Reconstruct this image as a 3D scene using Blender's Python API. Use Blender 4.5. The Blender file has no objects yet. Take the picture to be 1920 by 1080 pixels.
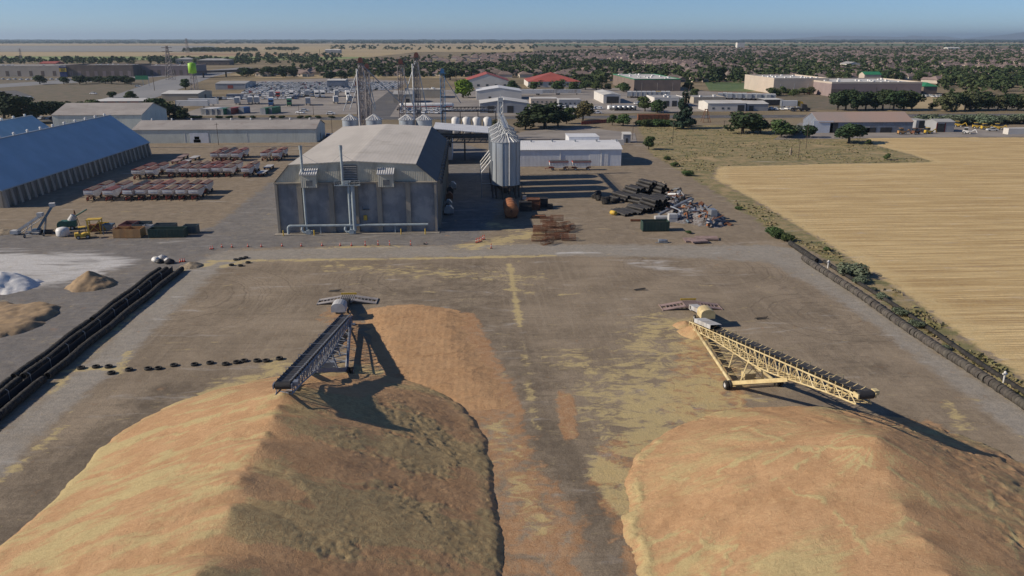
import bpy, bmesh, math, random
import numpy as np
from mathutils import Vector, Matrix
# ------------------------------------------------------------------ camera, sky, sun, exposure
SC = bpy.context.scene
CAM_H = 45.0; FPX = 1493.3; PITCH = math.atan((540-73)/FPX); YAW = math.radians(3.0)
cam_d = bpy.data.cameras.new('camera'); cam = bpy.data.objects.new('camera', cam_d)
SC.collection.objects.link(cam); SC.camera = cam
cam_d.sensor_width = 36.0; cam_d.lens = 36.0*FPX/1920.0; cam_d.clip_start = 0.5; cam_d.clip_end = 120000
cam.location = (0, 0, CAM_H); cam.rotation_euler = (math.pi/2-PITCH, 0, -YAW)
SUN_EL = math.radians(30.0); SUN_AZ = math.radians(5.5)      # light travels along +X, turned this much towards +Y
world = bpy.data.worlds.new('World'); SC.world = world; world.use_nodes = True
wn = world.node_tree; wn.nodes.clear()
sky = wn.nodes.new('ShaderNodeTexSky'); sky.sky_type = 'NISHITA'; sky.sun_disc = False
sky.sun_elevation = SUN_EL; sky.sun_rotation = math.radians(270)-SUN_AZ
sky.altitude = 20; sky.air_density = 0.62; sky.dust_density = 0.06; sky.ozone_density = 6.5
bg = wn.nodes.new('ShaderNodeBackground'); bg.inputs[1].default_value = 0.088
wo = wn.nodes.new('ShaderNodeOutputWorld'); wn.links.new(sky.outputs[0], bg.inputs[0]); wn.links.new(bg.outputs[0], wo.inputs[0])
sun_d = bpy.data.lights.new('sun', 'SUN'); sun_d.energy = 4.7; sun_d.angle = math.radians(0.6); sun_d.color = (1.0, 0.87, 0.70)
sun = bpy.data.objects.new('sun', sun_d); SC.collection.objects.link(sun); sun.location = (-200, 0, 200)
sun.rotation_euler = Vector((math.cos(SUN_EL)*math.cos(SUN_AZ), math.cos(SUN_EL)*math.sin(SUN_AZ), -math.sin(SUN_EL))).to_track_quat('-Z', 'Y').to_euler()
SC.view_settings.view_transform = 'Standard'; SC.view_settings.look = 'None'
SC.view_settings.exposure = 0.1; SC.view_settings.gamma = 1.0
SC.cycles.volume_bounces = 0
# ------------------------------------------------------------------ survey: a point of the photograph -> the plot of land
def G(u, v, z=0.0):
    cx = (u-960)/FPX; cy = -(v-540)/FPX
    dx, dy, dz = cx, math.cos(PITCH)+cy*math.sin(PITCH), -math.sin(PITCH)+cy*math.cos(PITCH)
    t = (z-CAM_H)/dz; x, y = dx*t, dy*t
    c, s = math.cos(YAW), math.sin(YAW)
    return (x*c+y*s, -x*s+y*c)
def hgt(u, v0, v1):
    x, y = G(u, v0); c, s = math.cos(YAW), math.sin(YAW); yc = x*s+y*c
    return CAM_H-yc*math.tan(PITCH+math.atan((v1-540)/FPX))
R = random.Random(7)
C = SC.collection
# ------------------------------------------------------------------ noise for heightfields
_rng = np.random.RandomState(3); _T = _rng.rand(256, 256).astype(np.float32)
def vnoise(x, y):
    xi = np.floor(x).astype(int); yi = np.floor(y).astype(int); fx = x-xi; fy = y-yi
    fx = fx*fx*(3-2*fx); fy = fy*fy*(3-2*fy)
    a = _T[xi & 255, yi & 255]; b = _T[(xi+1) & 255, yi & 255]; c = _T[xi & 255, (yi+1) & 255]; d = _T[(xi+1) & 255, (yi+1) & 255]
    return (a*(1-fx)+b*fx)*(1-fy)+(c*(1-fx)+d*fx)*fy
def fbm(x, y, o=4):
    s = 0; a = .5; t = 0
    for i in range(o):
        s = s+a*vnoise(x*2**i+17.3*i, y*2**i+9.1*i); t += a; a *= .5
    return s/t
def sstep(a, b, x):
    t = np.clip((x-a)/(b-a), 0, 1); return t*t*(3-2*t)
def sd_poly(px, py, poly):                                   # signed distance, positive inside
    d = np.full(px.shape, 1e9); ins = np.zeros(px.shape, bool); n = len(poly)
    for i in range(n):
        x0, y0 = poly[i]; x1, y1 = poly[(i+1) % n]
        ex, ey = x1-x0, y1-y0; L = ex*ex+ey*ey+1e-9
        t = np.clip(((px-x0)*ex+(py-y0)*ey)/L, 0, 1)
        d = np.minimum(d, np.hypot(px-x0-t*ex, py-y0-t*ey))
        if abs(ey) > 1e-9: ins ^= ((y0 > py) != (y1 > py)) & (px < ex*(py-y0)/ey+x0)
    return np.where(ins, d, -d)
def d_line(px, py, pts):
    d = np.full(px.shape, 1e9)
    for (x0, y0), (x1, y1) in zip(pts[:-1], pts[1:]):
        ex, ey = x1-x0, y1-y0; t = np.clip(((px-x0)*ex+(py-y0)*ey)/(ex*ex+ey*ey+1e-9), 0, 1)
        d = np.minimum(d, np.hypot(px-x0-t*ex, py-y0-t*ey))
    return d
# ------------------------------------------------------------------ materials
MATS = {}
class NT:
    def __init__(s, name):
        s.m = bpy.data.materials.new(name); s.m.use_nodes = True; s.t = s.m.node_tree; s.n = s.t.nodes
        s.b = s.n['Principled BSDF']
    def add(s, t, **kw):
        n = s.n.new(t)
        for k, v in kw.items(): setattr(n, k, v)
        return n
    def link(s, a, b): s.t.links.new(a, b)
    def val(s, sock, v):
        if isinstance(v, (int, float, tuple, list)): sock.default_value = v
        else: s.link(v, sock)
    def mix(s, f, a, b):
        n = s.add('ShaderNodeMix', data_type='RGBA')
        s.val(n.inputs[0], f)
        for k, v in ((6, a), (7, b)):
            if isinstance(v, tuple) and len(v) == 3: v = (*v, 1)
            s.val(n.inputs[k], v)
        return n.outputs[2]
    def math(s, op, a, b=0.0, c=None, clamp=False):
        n = s.add('ShaderNodeMath', operation=op, use_clamp=clamp); s.val(n.inputs[0], a); s.val(n.inputs[1], b)
        if c is not None: s.val(n.inputs[2], c)
        return n.outputs[0]
    def coord(s, kind='Object', scale=(1, 1, 1)):
        if kind == 'Position': o = s.add('ShaderNodeNewGeometry').outputs['Position']
        else: o = s.add('ShaderNodeTexCoord').outputs[kind]
        if scale != (1, 1, 1):
            mp = s.add('ShaderNodeVectorMath', operation='MULTIPLY'); s.link(o, mp.inputs[0]); mp.inputs[1].default_value = scale; o = mp.outputs[0]
        return o
    def noise(s, co, sc, det=5, rough=.6, dist=0):
        n = s.add('ShaderNodeTexNoise'); s.link(co, n.inputs['Vector']); n.inputs['Scale'].default_value = sc
        n.inputs['Detail'].default_value = det; n.inputs['Roughness'].default_value = rough; n.inputs['Distortion'].default_value = dist
        return n.outputs[0]
    def ramp(s, f, lo, hi):
        n = s.add('ShaderNodeMapRange', clamp=True); n.interpolation_type = 'SMOOTHSTEP'
        s.val(n.inputs[0], f); s.val(n.inputs[1], lo); s.val(n.inputs[2], hi); return n.outputs[0]
    def attr(s, nm): return s.add('ShaderNodeAttribute', attribute_name=nm).outputs['Fac']
    def bump(s, h, st=.3, dist=.1, prev=None):
        n = s.add('ShaderNodeBump'); n.inputs['Strength'].default_value = st; n.inputs['Distance'].default_value = dist
        s.link(h, n.inputs['Height']);
        if prev is not None: s.link(prev, n.inputs['Normal'])
        return n.outputs[0]
def pm(name, c1, c2=None, sc=.5, rough=.75, metal=0, coord='Object', stretch=(1, 1, 1), lo=.35, hi=.65, bump=0, bsc=None,
       rib=None, ribd=.04, ribaxis='X', rand=0.0, dirt=None, dirtsc=.3, spec=.4):
    """procedural paint: two-tone noise, optional ribs (fine relief), wear and per-object variation"""
    t = NT(name); co = t.coord(coord, stretch); col = (*c1, 1); nrm = None
    if c2 is not None: col = t.mix(t.ramp(t.noise(co, sc), lo, hi), c1, c2)
    if dirt is not None: col = t.mix(t.ramp(t.noise(t.coord(coord, (1, 1, .25)), dirtsc, 8, .7), .5, .78), col, dirt)
    if rand:
        oi = t.add('ShaderNodeObjectInfo').outputs['Random']
        hs = t.add('ShaderNodeHueSaturation'); t.val(hs.inputs['Color'], col); t.link(t.math('MULTIPLY_ADD', oi, rand, 1-rand/2), hs.inputs['Value'])
        t.link(t.math('MULTIPLY_ADD', t.math('FRACT', t.math('MULTIPLY', oi, 7.3)), .04, .48), hs.inputs['Hue']); col = hs.outputs[0]
    t.val(t.b.inputs['Base Color'], col); t.b.inputs['Roughness'].default_value = rough; t.b.inputs['Metallic'].default_value = metal
    t.b.inputs['Specular IOR Level'].default_value = spec
    if rib:
        w = t.add('ShaderNodeTexWave', bands_direction=ribaxis); t.link(t.coord(coord), w.inputs[0]); w.inputs['Scale'].default_value = 1.0/rib*.314
        nrm = t.bump(w.outputs['Fac'], .6, ribd)
    if bump: nrm = t.bump(t.noise(t.coord(coord), bsc or sc*4, 6), .5, bump, nrm)
    if nrm is not None: t.link(nrm, t.b.inputs['Normal'])
    MATS[name] = t.m; return t.m
# ------------------------------------------------------------------ mesh builder
class MB:
    def __init__(s): s.v = []; s.f = []; s.mi = []
    def face(s, pts, m=0):
        b = len(s.v); s.v += [tuple(p) for p in pts]; s.f.append(tuple(range(b, b+len(pts)))); s.mi.append(m); return s
    def add(s, v, f, m=0):
        b = len(s.v); s.v += [tuple(p) for p in v]; s.f += [tuple(i+b for i in q) for q in f]; s.mi += [m]*len(f); return s
    def box(s, x0, x1, y0, y1, z0, z1, m=0):
        v = [(x, y, z) for z in (z0, z1) for y in (y0, y1) for x in (x0, x1)]
        return s.add(v, [(0, 2, 3, 1), (4, 5, 7, 6), (0, 1, 5, 4), (2, 6, 7, 3), (0, 4, 6, 2), (1, 3, 7, 5)], m)
    def obox(s, c, size, rz=0, m=0, rx=0, ry=0):
        M = Matrix.Translation(c) @ Matrix.Rotation(rz, 4, 'Z') @ Matrix.Rotation(ry, 4, 'Y') @ Matrix.Rotation(rx, 4, 'X'); a, b, d = size[0]/2, size[1]/2, size[2]/2
        v = [M @ Vector((x, y, z)) for z in (-d, d) for y in (-b, b) for x in (-a, a)]
        return s.add(v, [(0, 2, 3, 1), (4, 5, 7, 6), (0, 1, 5, 4), (2, 6, 7, 3), (0, 4, 6, 2), (1, 3, 7, 5)], m)
    def tube(s, p, q, r0, r1=None, n=8, caps=True, m=0):
        r1 = r0 if r1 is None else r1; p = Vector(p); q = Vector(q); d = (q-p).normalized()
        a = d.orthogonal().normalized(); b = d.cross(a); v = []
        for c, r in ((p, r0), (q, r1)):
            for i in range(n):
                t = 2*math.pi*(i+.5)/n; v.append(c+a*(r*math.cos(t))+b*(r*math.sin(t)))
        f = [(i, (i+1) % n, n+(i+1) % n, n+i) for i in range(n)]
        if caps: f += [tuple(range(n-1, -1, -1)), tuple(range(n, 2*n))]
        return s.add(v, f, m)
    def bar(s, p, q, w=.1, m=0): return s.tube(p, q, w*.707, None, 4, True, m)
    def beam(s, p, q, w, h, m=0):                            # box beam with upright section
        p = Vector(p); q = Vector(q); d = (q-p).normalized(); a = d.cross(Vector((0, 0, 1)))
        a = Vector((1, 0, 0)) if a.length < 1e-4 else a.normalized(); b = a.cross(d)
        v = [c+a*(i*w/2)+b*(j*h/2) for c in (p, q) for i, j in ((-1, -1), (1, -1), (1, 1), (-1, 1))]
        return s.add(v, [(0, 1, 5, 4), (1, 2, 6, 5), (2, 3, 7, 6), (3, 0, 4, 7), (3, 2, 1, 0), (4, 5, 6, 7)], m)
    def path(s, pts, r, n=8, m=0):
        for p, q in zip(pts[:-1], pts[1:]): s.tube(p, q, r, r, n, True, m)
        return s
    def lathe(s, prof, n=24, c=(0, 0, 0), axis='Z', m=0, cap=True):
        v = []
        for r, z in prof:
            for i in range(n):
                t = 2*math.pi*i/n; x, y = r*math.cos(t), r*math.sin(t)
                p = (x, y, z) if axis == 'Z' else ((z, x, y) if axis == 'X' else (x, z, y))
                v.append((p[0]+c[0], p[1]+c[1], p[2]+c[2]))
        f = []
        for k in range(len(prof)-1):
            for i in range(n):
                j = (i+1) % n; q = (k*n+i, k*n+j, (k+1)*n+j, (k+1)*n+i); f.append(q if axis != 'Y' else q[::-1])
        if cap:
            for k, rev in ((0, True), (len(prof)-1, False)):
                if prof[k][0] > 1e-3:
                    q = tuple(range(k*n, k*n+n)); f.append(q[::-1] if rev != (axis == 'Y') else q)
        return s.add(v, f, m)
    def prism(s, poly, y0, y1, m=0, axis='Y'):               # poly in XZ extruded along Y (or YZ along X)
        def P(a, b, c): return (a, c, b) if axis == 'Y' else (c, a, b)
        n = len(poly); v = [P(a, b, y0) for a, b in poly]+[P(a, b, y1) for a, b in poly]
        f = [(i, (i+1) % n, n+(i+1) % n, n+i) for i in range(n)]+[tuple(range(n-1, -1, -1)), tuple(range(n, 2*n))]
        return s.add(v, f, m)
    def mesh(s, name, mats, smooth=False):
        me = bpy.data.meshes.new(name); me.from_pydata(s.v, [], s.f)
        if not isinstance(mats, (list, tuple)): mats = [mats]
        for k in mats: me.materials.append(MATS[k] if isinstance(k, str) else k)
        if len(mats) > 1: me.polygons.foreach_set('material_index', s.mi)
        bm = bmesh.new(); bm.from_mesh(me); bmesh.ops.recalc_face_normals(bm, faces=bm.faces); bm.to_mesh(me); bm.free()
        if smooth: me.polygons.foreach_set('use_smooth', [True]*len(me.polygons))
        me.update(); return me
    def build(s, name, mats, parent=None, loc=(0, 0, 0), rz=0, smooth=False):
        return link(name, s.mesh(name, mats, smooth), parent, loc, rz)
def link(name, me, parent=None, loc=(0, 0, 0), rz=0):
    o = bpy.data.objects.new(name, me); C.objects.link(o); o.location = loc; o.rotation_euler = (0, 0, rz)
    if parent is not None: o.parent = parent
    return o
def tag(o, label=None, cat=None, group=None, kind=None):
    if label: o['label'] = label
    if cat: o['category'] = cat
    if group: o['group'] = group
    if kind: o['kind'] = kind
    return o
def thing(name, label, cat, loc=(0, 0, 0), rz=0, group=None):
    return tag(link(name, None, None, loc, rz), label, cat, group)
def dup(root, loc, rz=None, label=None, group=None, scale=None):
    r = root.copy(); C.objects.link(r); r.location = loc
    if rz is not None: r.rotation_euler = (0, 0, rz)
    if scale is not None: r.scale = (scale,)*3 if isinstance(scale, (int, float)) else scale
    if label: r['label'] = label
    if group: r['group'] = group
    for ch in root.children:
        c = ch.copy(); C.objects.link(c); c.parent = r
        for g in ch.children:
            d = g.copy(); C.objects.link(d); d.parent = c
    return r
def npmesh(name, co, faces, mats, attrs=None, smooth=True):
    me = bpy.data.meshes.new(name); nf = len(faces); k = faces.shape[1]
    me.vertices.add(len(co)); me.vertices.foreach_set('co', np.ascontiguousarray(co, np.float32).ravel())
    me.loops.add(nf*k); me.loops.foreach_set('vertex_index', np.ascontiguousarray(faces, np.int32).ravel())
    me.polygons.add(nf); me.polygons.foreach_set('loop_start', np.arange(0, nf*k, k, dtype=np.int32))
    try: me.polygons.foreach_set('loop_total', np.full(nf, k, np.int32))
    except Exception: pass
    if smooth: me.polygons.foreach_set('use_smooth', np.ones(nf, bool))
    for q in (mats if isinstance(mats, (list, tuple)) else [mats]): me.materials.append(MATS[q] if isinstance(q, str) else q)
    for a, val in (attrs or {}).items():
        at = me.attributes.new(a, 'FLOAT', 'POINT'); at.data.foreach_set('value', np.ascontiguousarray(val, np.float32).ravel())
    me.update(calc_edges=True); me.validate(); return me
def grid_faces(nx, ny):                                      # vertices indexed j*nx+i
    i, j = np.meshgrid(np.arange(nx-1), np.arange(ny-1)); a = (j*nx+i).ravel()
    return np.stack([a, a+1, a+1+nx, a+nx], 1)
# ------------------------------------------------------------------ ground, roads and fields (one lattice, cut into sheets along the zone borders)
def GP(l): return [G(u, v) for u, v in l]
P_PAVE = GP([(-700, 432), (0, 432), (130, 447), (330, 446), (400, 425), (470, 372), (515, 335), (530, 425), (830, 425), (838, 262), (925, 285), (930, 330), (930, 400), (905, 438),
             (900, 452), (830, 461), (640, 462), (420, 468), (345, 500), (0, 745), (-300, 960), (-900, 960)])
P_GRAV = GP([(345, 500), (400, 472), (640, 463), (1000, 458), (1440, 460), (1490, 466), (1550, 503), (1700, 622), (1920, 765), (2300, 1010), (2300, 1110), (1900, 810), (1786, 721),
             (1707, 661), (1629, 601), (1534, 539), (1440, 492), (1300, 483), (1000, 479), (700, 485), (480, 488), (410, 505), (310, 600), (225, 690), (100, 790), (0, 890), (-300, 1130), (-400, 1130), (0, 810), (150, 690), (240, 600)])
F_EDGE = [(1335, 335), (1400, 368), (1440, 392), (1520, 440), (1600, 490), (1700, 555), (1800, 630), (1920, 715), (2200, 900)]
P_FIELD = GP(F_EDGE+[(3000, 1100), (3000, 258), (1622, 258), (1640, 272), (1700, 288), (1750, 304), (1560, 307), (1345, 312)])
P_WEED = GP([(1195, 236), (1222, 290), (1300, 335), (1380, 385), (1440, 428), (1490, 455), (1560, 492), (1700, 600), (1920, 748), (2200, 935)]+F_EDGE[::-1]+[(1345, 312), (1560, 307), (1750, 304), (1700, 288), (1640, 272), (1622, 258), (1600, 254), (1530, 254), (1470, 233)])
def lines(a, b, step): return list(np.arange(a, b, step))
pos = lines(0, 78, .6)+lines(78, 170, 1.5)+lines(170, 420, 4)
x = 420.0; st = 8.0
while x < 52000: pos.append(x); x += st; st *= 1.22
xs = np.array(sorted([-p for p in pos if p > 0])+pos)
ys = lines(50, 182, .6)+lines(182, 300, 1.2)+lines(300, 480, 3); y = 480.0; st = 6.0
while y < 52000: ys.append(y); y += st; st *= 1.2
ys = np.array([-400., -200, -100, -50, 0, 20, 35, 43, 47]+ys)
X, Y = np.meshgrid(xs, ys); NX, NY = len(xs), len(ys)
near = (np.abs(X) < 400) & (Y < 480)
w1 = (fbm(X*.25, Y*.25)-.5)*3.0
sdp = np.clip(sd_poly(X, Y, P_PAVE), -9, 9); sdg = np.clip(sd_poly(X, Y, P_GRAV), -9, 9)
sdf = np.clip(sd_poly(X, Y, P_FIELD), -9, 9); sdw = np.clip(sd_poly(X, Y, P_WEED), -9, 9)
def blobs(lst):
    o = np.zeros(X.shape)
    for kind, pts, r, s in lst:
        q = GP(pts)
        d = d_line(X, Y, q) if kind == 'l' else np.maximum(0, -sd_poly(X, Y, q))
        o = np.maximum(o, s*np.exp(-(d/r)**2))
    return o
chaff = blobs([('l', [(955, 495), (964, 545), (975, 612)], .75, .85), ('l', [(980, 640), (988, 690), (995, 750), (1002, 800)], .8, .5), ('l', [(395, 490), (480, 488), (700, 486), (1000, 481), (1040, 479)], 1.0, .78),
               ('l', [(600, 464), (720, 462), (760, 463)], 1.4, .55), ('l', [(880, 462), (930, 453), (1000, 440)], 4.0, .66), ('l', [(925, 420), (985, 436)], 3.0, .55),
               ('p', [(1230, 600), (1330, 610), (1350, 700), (1370, 750), (1290, 790), (1190, 840), (1150, 800), (1120, 740), (1190, 680)], 4.5, .47), ('p', [(1190, 730), (1330, 715), (1340, 760), (1270, 790), (1185, 835)], 3.0, .70), ('l', [(1060, 670), (1150, 700)], 4.0, .46),
               ('l', [(230, 690), (150, 692), (118, 696)], .7, .9), ('l', [(240, 660), (225, 700)], .9, .7), ('l', [(380, 745), (460, 712), (540, 690)], 2.4, .62), ('l', [(520, 690), (700, 700)], 3.0, .7), ('l', [(345, 505), (395, 495)], 1.6, .85),
               ('l', [(420, 500), (470, 488)], 1.0, .8), ('l', [(330, 520), (150, 680), (90, 740)], .8, .5), ('l', [(0, 900), (120, 800)], .8, .55), ('l', [(1050, 552), (1085, 550)], .7, .7), ('l', [(960, 540), (1000, 552)], 1.2, .5),
               ('l', [(1290, 600), (1240, 612)], 3, .6), ('p', [(1110, 860), (1160, 880), (1170, 960), (1130, 900)], 1.2, .8), ('l', [(940, 800), (1010, 1000)], 2.0, .5), ('l', [(620, 500), (980, 520)], 5, .40), ('l', [(1780, 760), (1800, 800)], 1.2, .5)])
film = blobs([('p', [(870, 760), (960, 770), (985, 860), (1060, 960), (1070, 1080), (940, 1080), (925, 900)], 1.8, .62), ('p', [(1050, 735), (1065, 740), (1078, 815), (1062, 820)], .7, .95), ('p', [(1150, 830), (1200, 830), (1200, 1080), (1160, 960), (1120, 900)], 1.8, .64),
              ('p', [(1290, 640), (1370, 690), (1380, 760), (1290, 790), (1260, 770)], 2.0, .62), ('l', [(640, 590), (700, 690)], 3.6, .72), ('l', [(1000, 900), (1060, 1080)], 2.4, .62), ('p', [(690, 590), (880, 590), (970, 770), (760, 740)], 1.2, .9), ('l', [(1740, 790), (1770, 815)], 1.0, .7), ('l', [(860, 760), (1000, 930)], 2.5, .7)])
white = blobs([('p', [(-200, 482), (140, 484), (215, 494), (160, 510), (60, 530), (-200, 540)], 4.5, .98), ('l', [(1050, 474), (1120, 474)], 1.0, .9), ('l', [(1190, 492), (1280, 505)], 4.0, .5), ('l', [(350, 448), (395, 450)], .8, .55), ('l', [(300, 455), (360, 450)], .8, .6), ('l', [(0, 470), (60, 468)], 2, .45)])
damp = blobs([('l', [(1000, 800), (1100, 900), (1180, 1060)], 4.5, .8), ('l', [(990, 660), (1010, 860)], 4, .55), ('l', [(0, 1000), (200, 830), (320, 740)], 5.5, .75), ('l', [(860, 520), (900, 620), (1000, 700)], 7, .5), ('l', [(1480, 540), (1620, 640)], 3, .45), ('l', [(1660, 700), (1560, 660)], 4, .45), ('p', [(700, 520), (900, 500), (930, 560), (700, 570)], 5, .42), ('l', [(1700, 790), (1920, 900)], 4, .6)])
gz = np.where(near, (fbm(X*.12, Y*.12, 3)-.5)*.16, 0)+np.where(near & (sdf > 0), np.sin(Y*1.35+fbm(X*.05, Y*.3)*4)*.03, 0)
gz = gz-np.where(Y > 3000, (Y-3000)*1e-5, 0)
t = NT('ground_mix'); co = t.coord('Position')
nA = t.noise(co, .09, 4, .62); nB = t.noise(co, .9, 5, .7); nC = t.noise(co, 6.0, 3, .7); nD = t.noise(co, .33, 6, .68, .6)
st1 = t.noise(t.coord('Position', (.06, 1.1, 1)), 1.0, 5, .6, .4); st2 = t.noise(t.coord('Position', (1.0, .05, 1)), 1.0, 5, .6, .5)
col = t.mix(t.ramp(nA, .35, .68), (.222, .18, .133), (.32, .262, .195))
col = t.mix(t.math('MULTIPLY', t.ramp(st2, .45, .75), .55), col, (.345, .288, .218))
col = t.mix(t.math('MULTIPLY', t.ramp(st1, .5, .72), .4), col, (.15, .122, .092))
yy = t.add('ShaderNodeSeparateXYZ'); t.link(co, yy.inputs[0])
def rings(u, v, r0, r1):
    cx_, cy_ = G(u, v); d = t.add('ShaderNodeVectorMath', operation='DISTANCE'); t.link(co, d.inputs[0]); d.inputs[1].default_value = (cx_, cy_, 0); d = t.math('MULTIPLY_ADD', nA, 5, d.outputs['Value'])
    cv = t.add('ShaderNodeCombineXYZ'); t.link(d, cv.inputs[0]); s_ = t.noise(cv.outputs[0], 1.5, 4, .65); return t.math('MULTIPLY', t.ramp(s_, .5, .66), t.math('MULTIPLY', t.ramp(d, r0, r0+3), t.ramp(d, r1, r1-5)))
for q in ((330, 560, 5, 30), (800, 520, 6, 26), (1320, 500, 5, 24), (1560, 590, 4, 20), (1180, 440, 8, 30)): col = t.mix(t.math('MULTIPLY', rings(*q), .62), col, (.115, .092, .07))
tanm = t.ramp(t.math('ADD', yy.outputs[1], t.math('MULTIPLY', nA, 14)), 184, 190)
tan = t.mix(t.ramp(nD, .3, .7), (.21, .172, .128), (.30, .247, .185)); tan = t.mix(t.math('MULTIPLY', t.ramp(nB, .5, .8), .5), tan, (.16, .128, .097))
col = t.mix(tanm, col, tan)
town = t.ramp(yy.outputs[1], 400, 480); col = t.mix(town, col, t.mix(t.ramp(t.noise(co, .012, 6), .4, .6), (.17, .14, .09), (.26, .21, .135)))
def msk(a, amp, soft, n=None): return t.ramp(t.math('MULTIPLY_ADD', t.math('SUBTRACT', n or nD, .5), amp*1.7, t.attr(a)), -soft, soft)
grav = t.mix(t.ramp(nB, .3, .7), (.285, .268, .24), (.36, .338, .305)); grav = t.mix(t.math('MULTIPLY', t.ramp(nA, .45, .7), .5), grav, (.24, .215, .18))
col = t.mix(t.math('MULTIPLY', msk('grav', 4.0, 1.4), .92), col, grav)
pave = t.mix(t.ramp(nD, .3, .7), (.15, .15, .155), (.215, .21, .21)); pave = t.mix(t.math('MULTIPLY', t.ramp(t.noise(t.coord('Position', (.25, 1, 1)), .5, 6, .65), .52, .75), .6), pave, (.10, .098, .10))
pave = t.mix(t.math('MULTIPLY', t.ramp(nA, .5, .75), .45), pave, (.235, .21, .175))
pavm = t.math('MULTIPLY', msk('pave', 5.5, 1.1), .93); col = t.mix(pavm, col, pave)
# stubble in rows, straw and bare soil
row = t.noise(t.coord('Position', (.018, .55, 1)), 1.0, 6, .62, .15); row2 = t.noise(t.coord('Position', (.05, 2.6, 1)), 1.0, 4, .6)
fld = t.mix(t.ramp(row, .40, .60), (.52, .375, .18), (.74, .57, .30)); fld = t.mix(t.math('MULTIPLY', t.ramp(row2, .46, .60), .8), fld, (.36, .24, .115))
fld = t.mix(t.math('MULTIPLY', t.ramp(nB, .45, .75), .45), fld, (.62, .485, .265)); fld = t.mix(t.math('MULTIPLY', t.ramp(nD, .6, .8), .5), fld, (.32, .245, .145))
edge = t.math('MULTIPLY', t.ramp(t.math('MULTIPLY_ADD', nA, 6, t.attr('field')), 9.5, 5.5), t.ramp(nB, .3, .6)); fld = t.mix(t.math('MULTIPLY', edge, .75), fld, (.64, .50, .26)); col = t.mix(msk('field', 8.0, 1.0), col, fld)
wd = t.mix(t.ramp(nD, .42, .58), (.36, .28, .155), (.215, .20, .095)); wd = t.mix(t.ramp(t.noise(t.coord('Position', (.35, 1, 1)), .22, 6, .7), .5, .68), wd, (.095, .115, .05))
wd = t.mix(t.ramp(t.noise(co, .06, 5), .56, .7), wd, (.44, .33, .185)); wd = t.mix(t.math('MULTIPLY', t.ramp(nC, .5, .8), .5), wd, (.12, .11, .055))
col = t.mix(msk('weed', 5, .9), col, wd)
def thr(a, n, k=.8, soft=.07, cen=.5): return t.ramp(t.math('MULTIPLY_ADD', t.math('SUBTRACT', nC, .5), .55, t.math('MULTIPLY_ADD', t.math('SUBTRACT', n, .5), k*2.1, t.attr(a))), cen-soft, cen+soft)
nE = t.noise(t.coord('Position', (.55, 1.0, 1)), .55, 7, .74, .8); nF = t.noise(co, .42, 7, .66, .4)
col = t.mix(t.math('MULTIPLY', thr('damp', nF, 1.0, .4), .5), col, (.062, .053, .046))
col = t.mix(t.math('MULTIPLY', thr('white', t.noise(t.coord('Position', (.25, 1, 1)), .35, 5, .65, .5), 1.3, .42, .62), .8), col, (.66, .66, .66))
fil = t.mix(t.ramp(nB, .35, .7), (.40, .225, .115), (.50, .30, .16)); fm = thr('film', nF, 1.15, .22); col = t.mix(t.math('MULTIPLY', fm, .8), col, fil)
ch = t.mix(t.ramp(nC, .3, .7), (.52, .415, .20), (.61, .505, .26)); cm = thr('chaff', nE, 1.45, .20); col = t.mix(t.math('MULTIPLY', cm, .8), col, ch)
col = t.mix(t.math('MULTIPLY', t.ramp(nC, .42, .66), .36), col, (.07, .058, .044)); col = t.mix(t.math('MULTIPLY', t.ramp(nB, .42, .7), .22), col, (.36, .30, .22))
t.val(t.b.inputs['Base Color'], col); t.b.inputs['Roughness'].default_value = .95; t.b.inputs['Specular IOR Level'].default_value = .12
hh = t.math('MULTIPLY_ADD', fm, .12, t.math('MULTIPLY_ADD', nC, .25, nB)); hh = t.math('MULTIPLY_ADD', st1, .6, hh)
t.link(t.bump(hh, .5, .22), t.b.inputs['Normal']); MATS['ground_mix'] = t.m
co_all = np.stack([X, Y, gz], -1).reshape(-1, 3); F = grid_faces(NX, NY)
fl = dict(pave=sdp, grav=sdg, field=sdf, weed=sdw, chaff=chaff, film=film, white=white, damp=damp)
fl = {k: v.ravel() for k, v in fl.items()}
def cen(a): return a[F].mean(1)
zone = np.zeros(len(F), int); zone[cen(fl['pave']) > 0] = 1; zone[(cen(fl['grav']) > 0) & (zone == 0)] = 2; zone[cen(fl['field']) > 0] = 3; zone[(cen(fl['weed']) > 0) & (zone == 0)] = 4
for k, nm in enumerate(['ground', 'paved_yard', 'gravel_haul_road', 'stubble_field', 'weedy_ground']):
    fz = F[zone == k]; used, inv = np.unique(fz, return_inverse=True)
    me = npmesh(nm, co_all[used], inv.reshape(-1, 4), 'ground_mix', {a: v[used] for a, v in fl.items()})
    tag(link(nm, me), kind='structure')
def gz_at(x, y): return float(np.interp(x, xs, gz[np.argmin(np.abs(ys-y))]))
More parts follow.
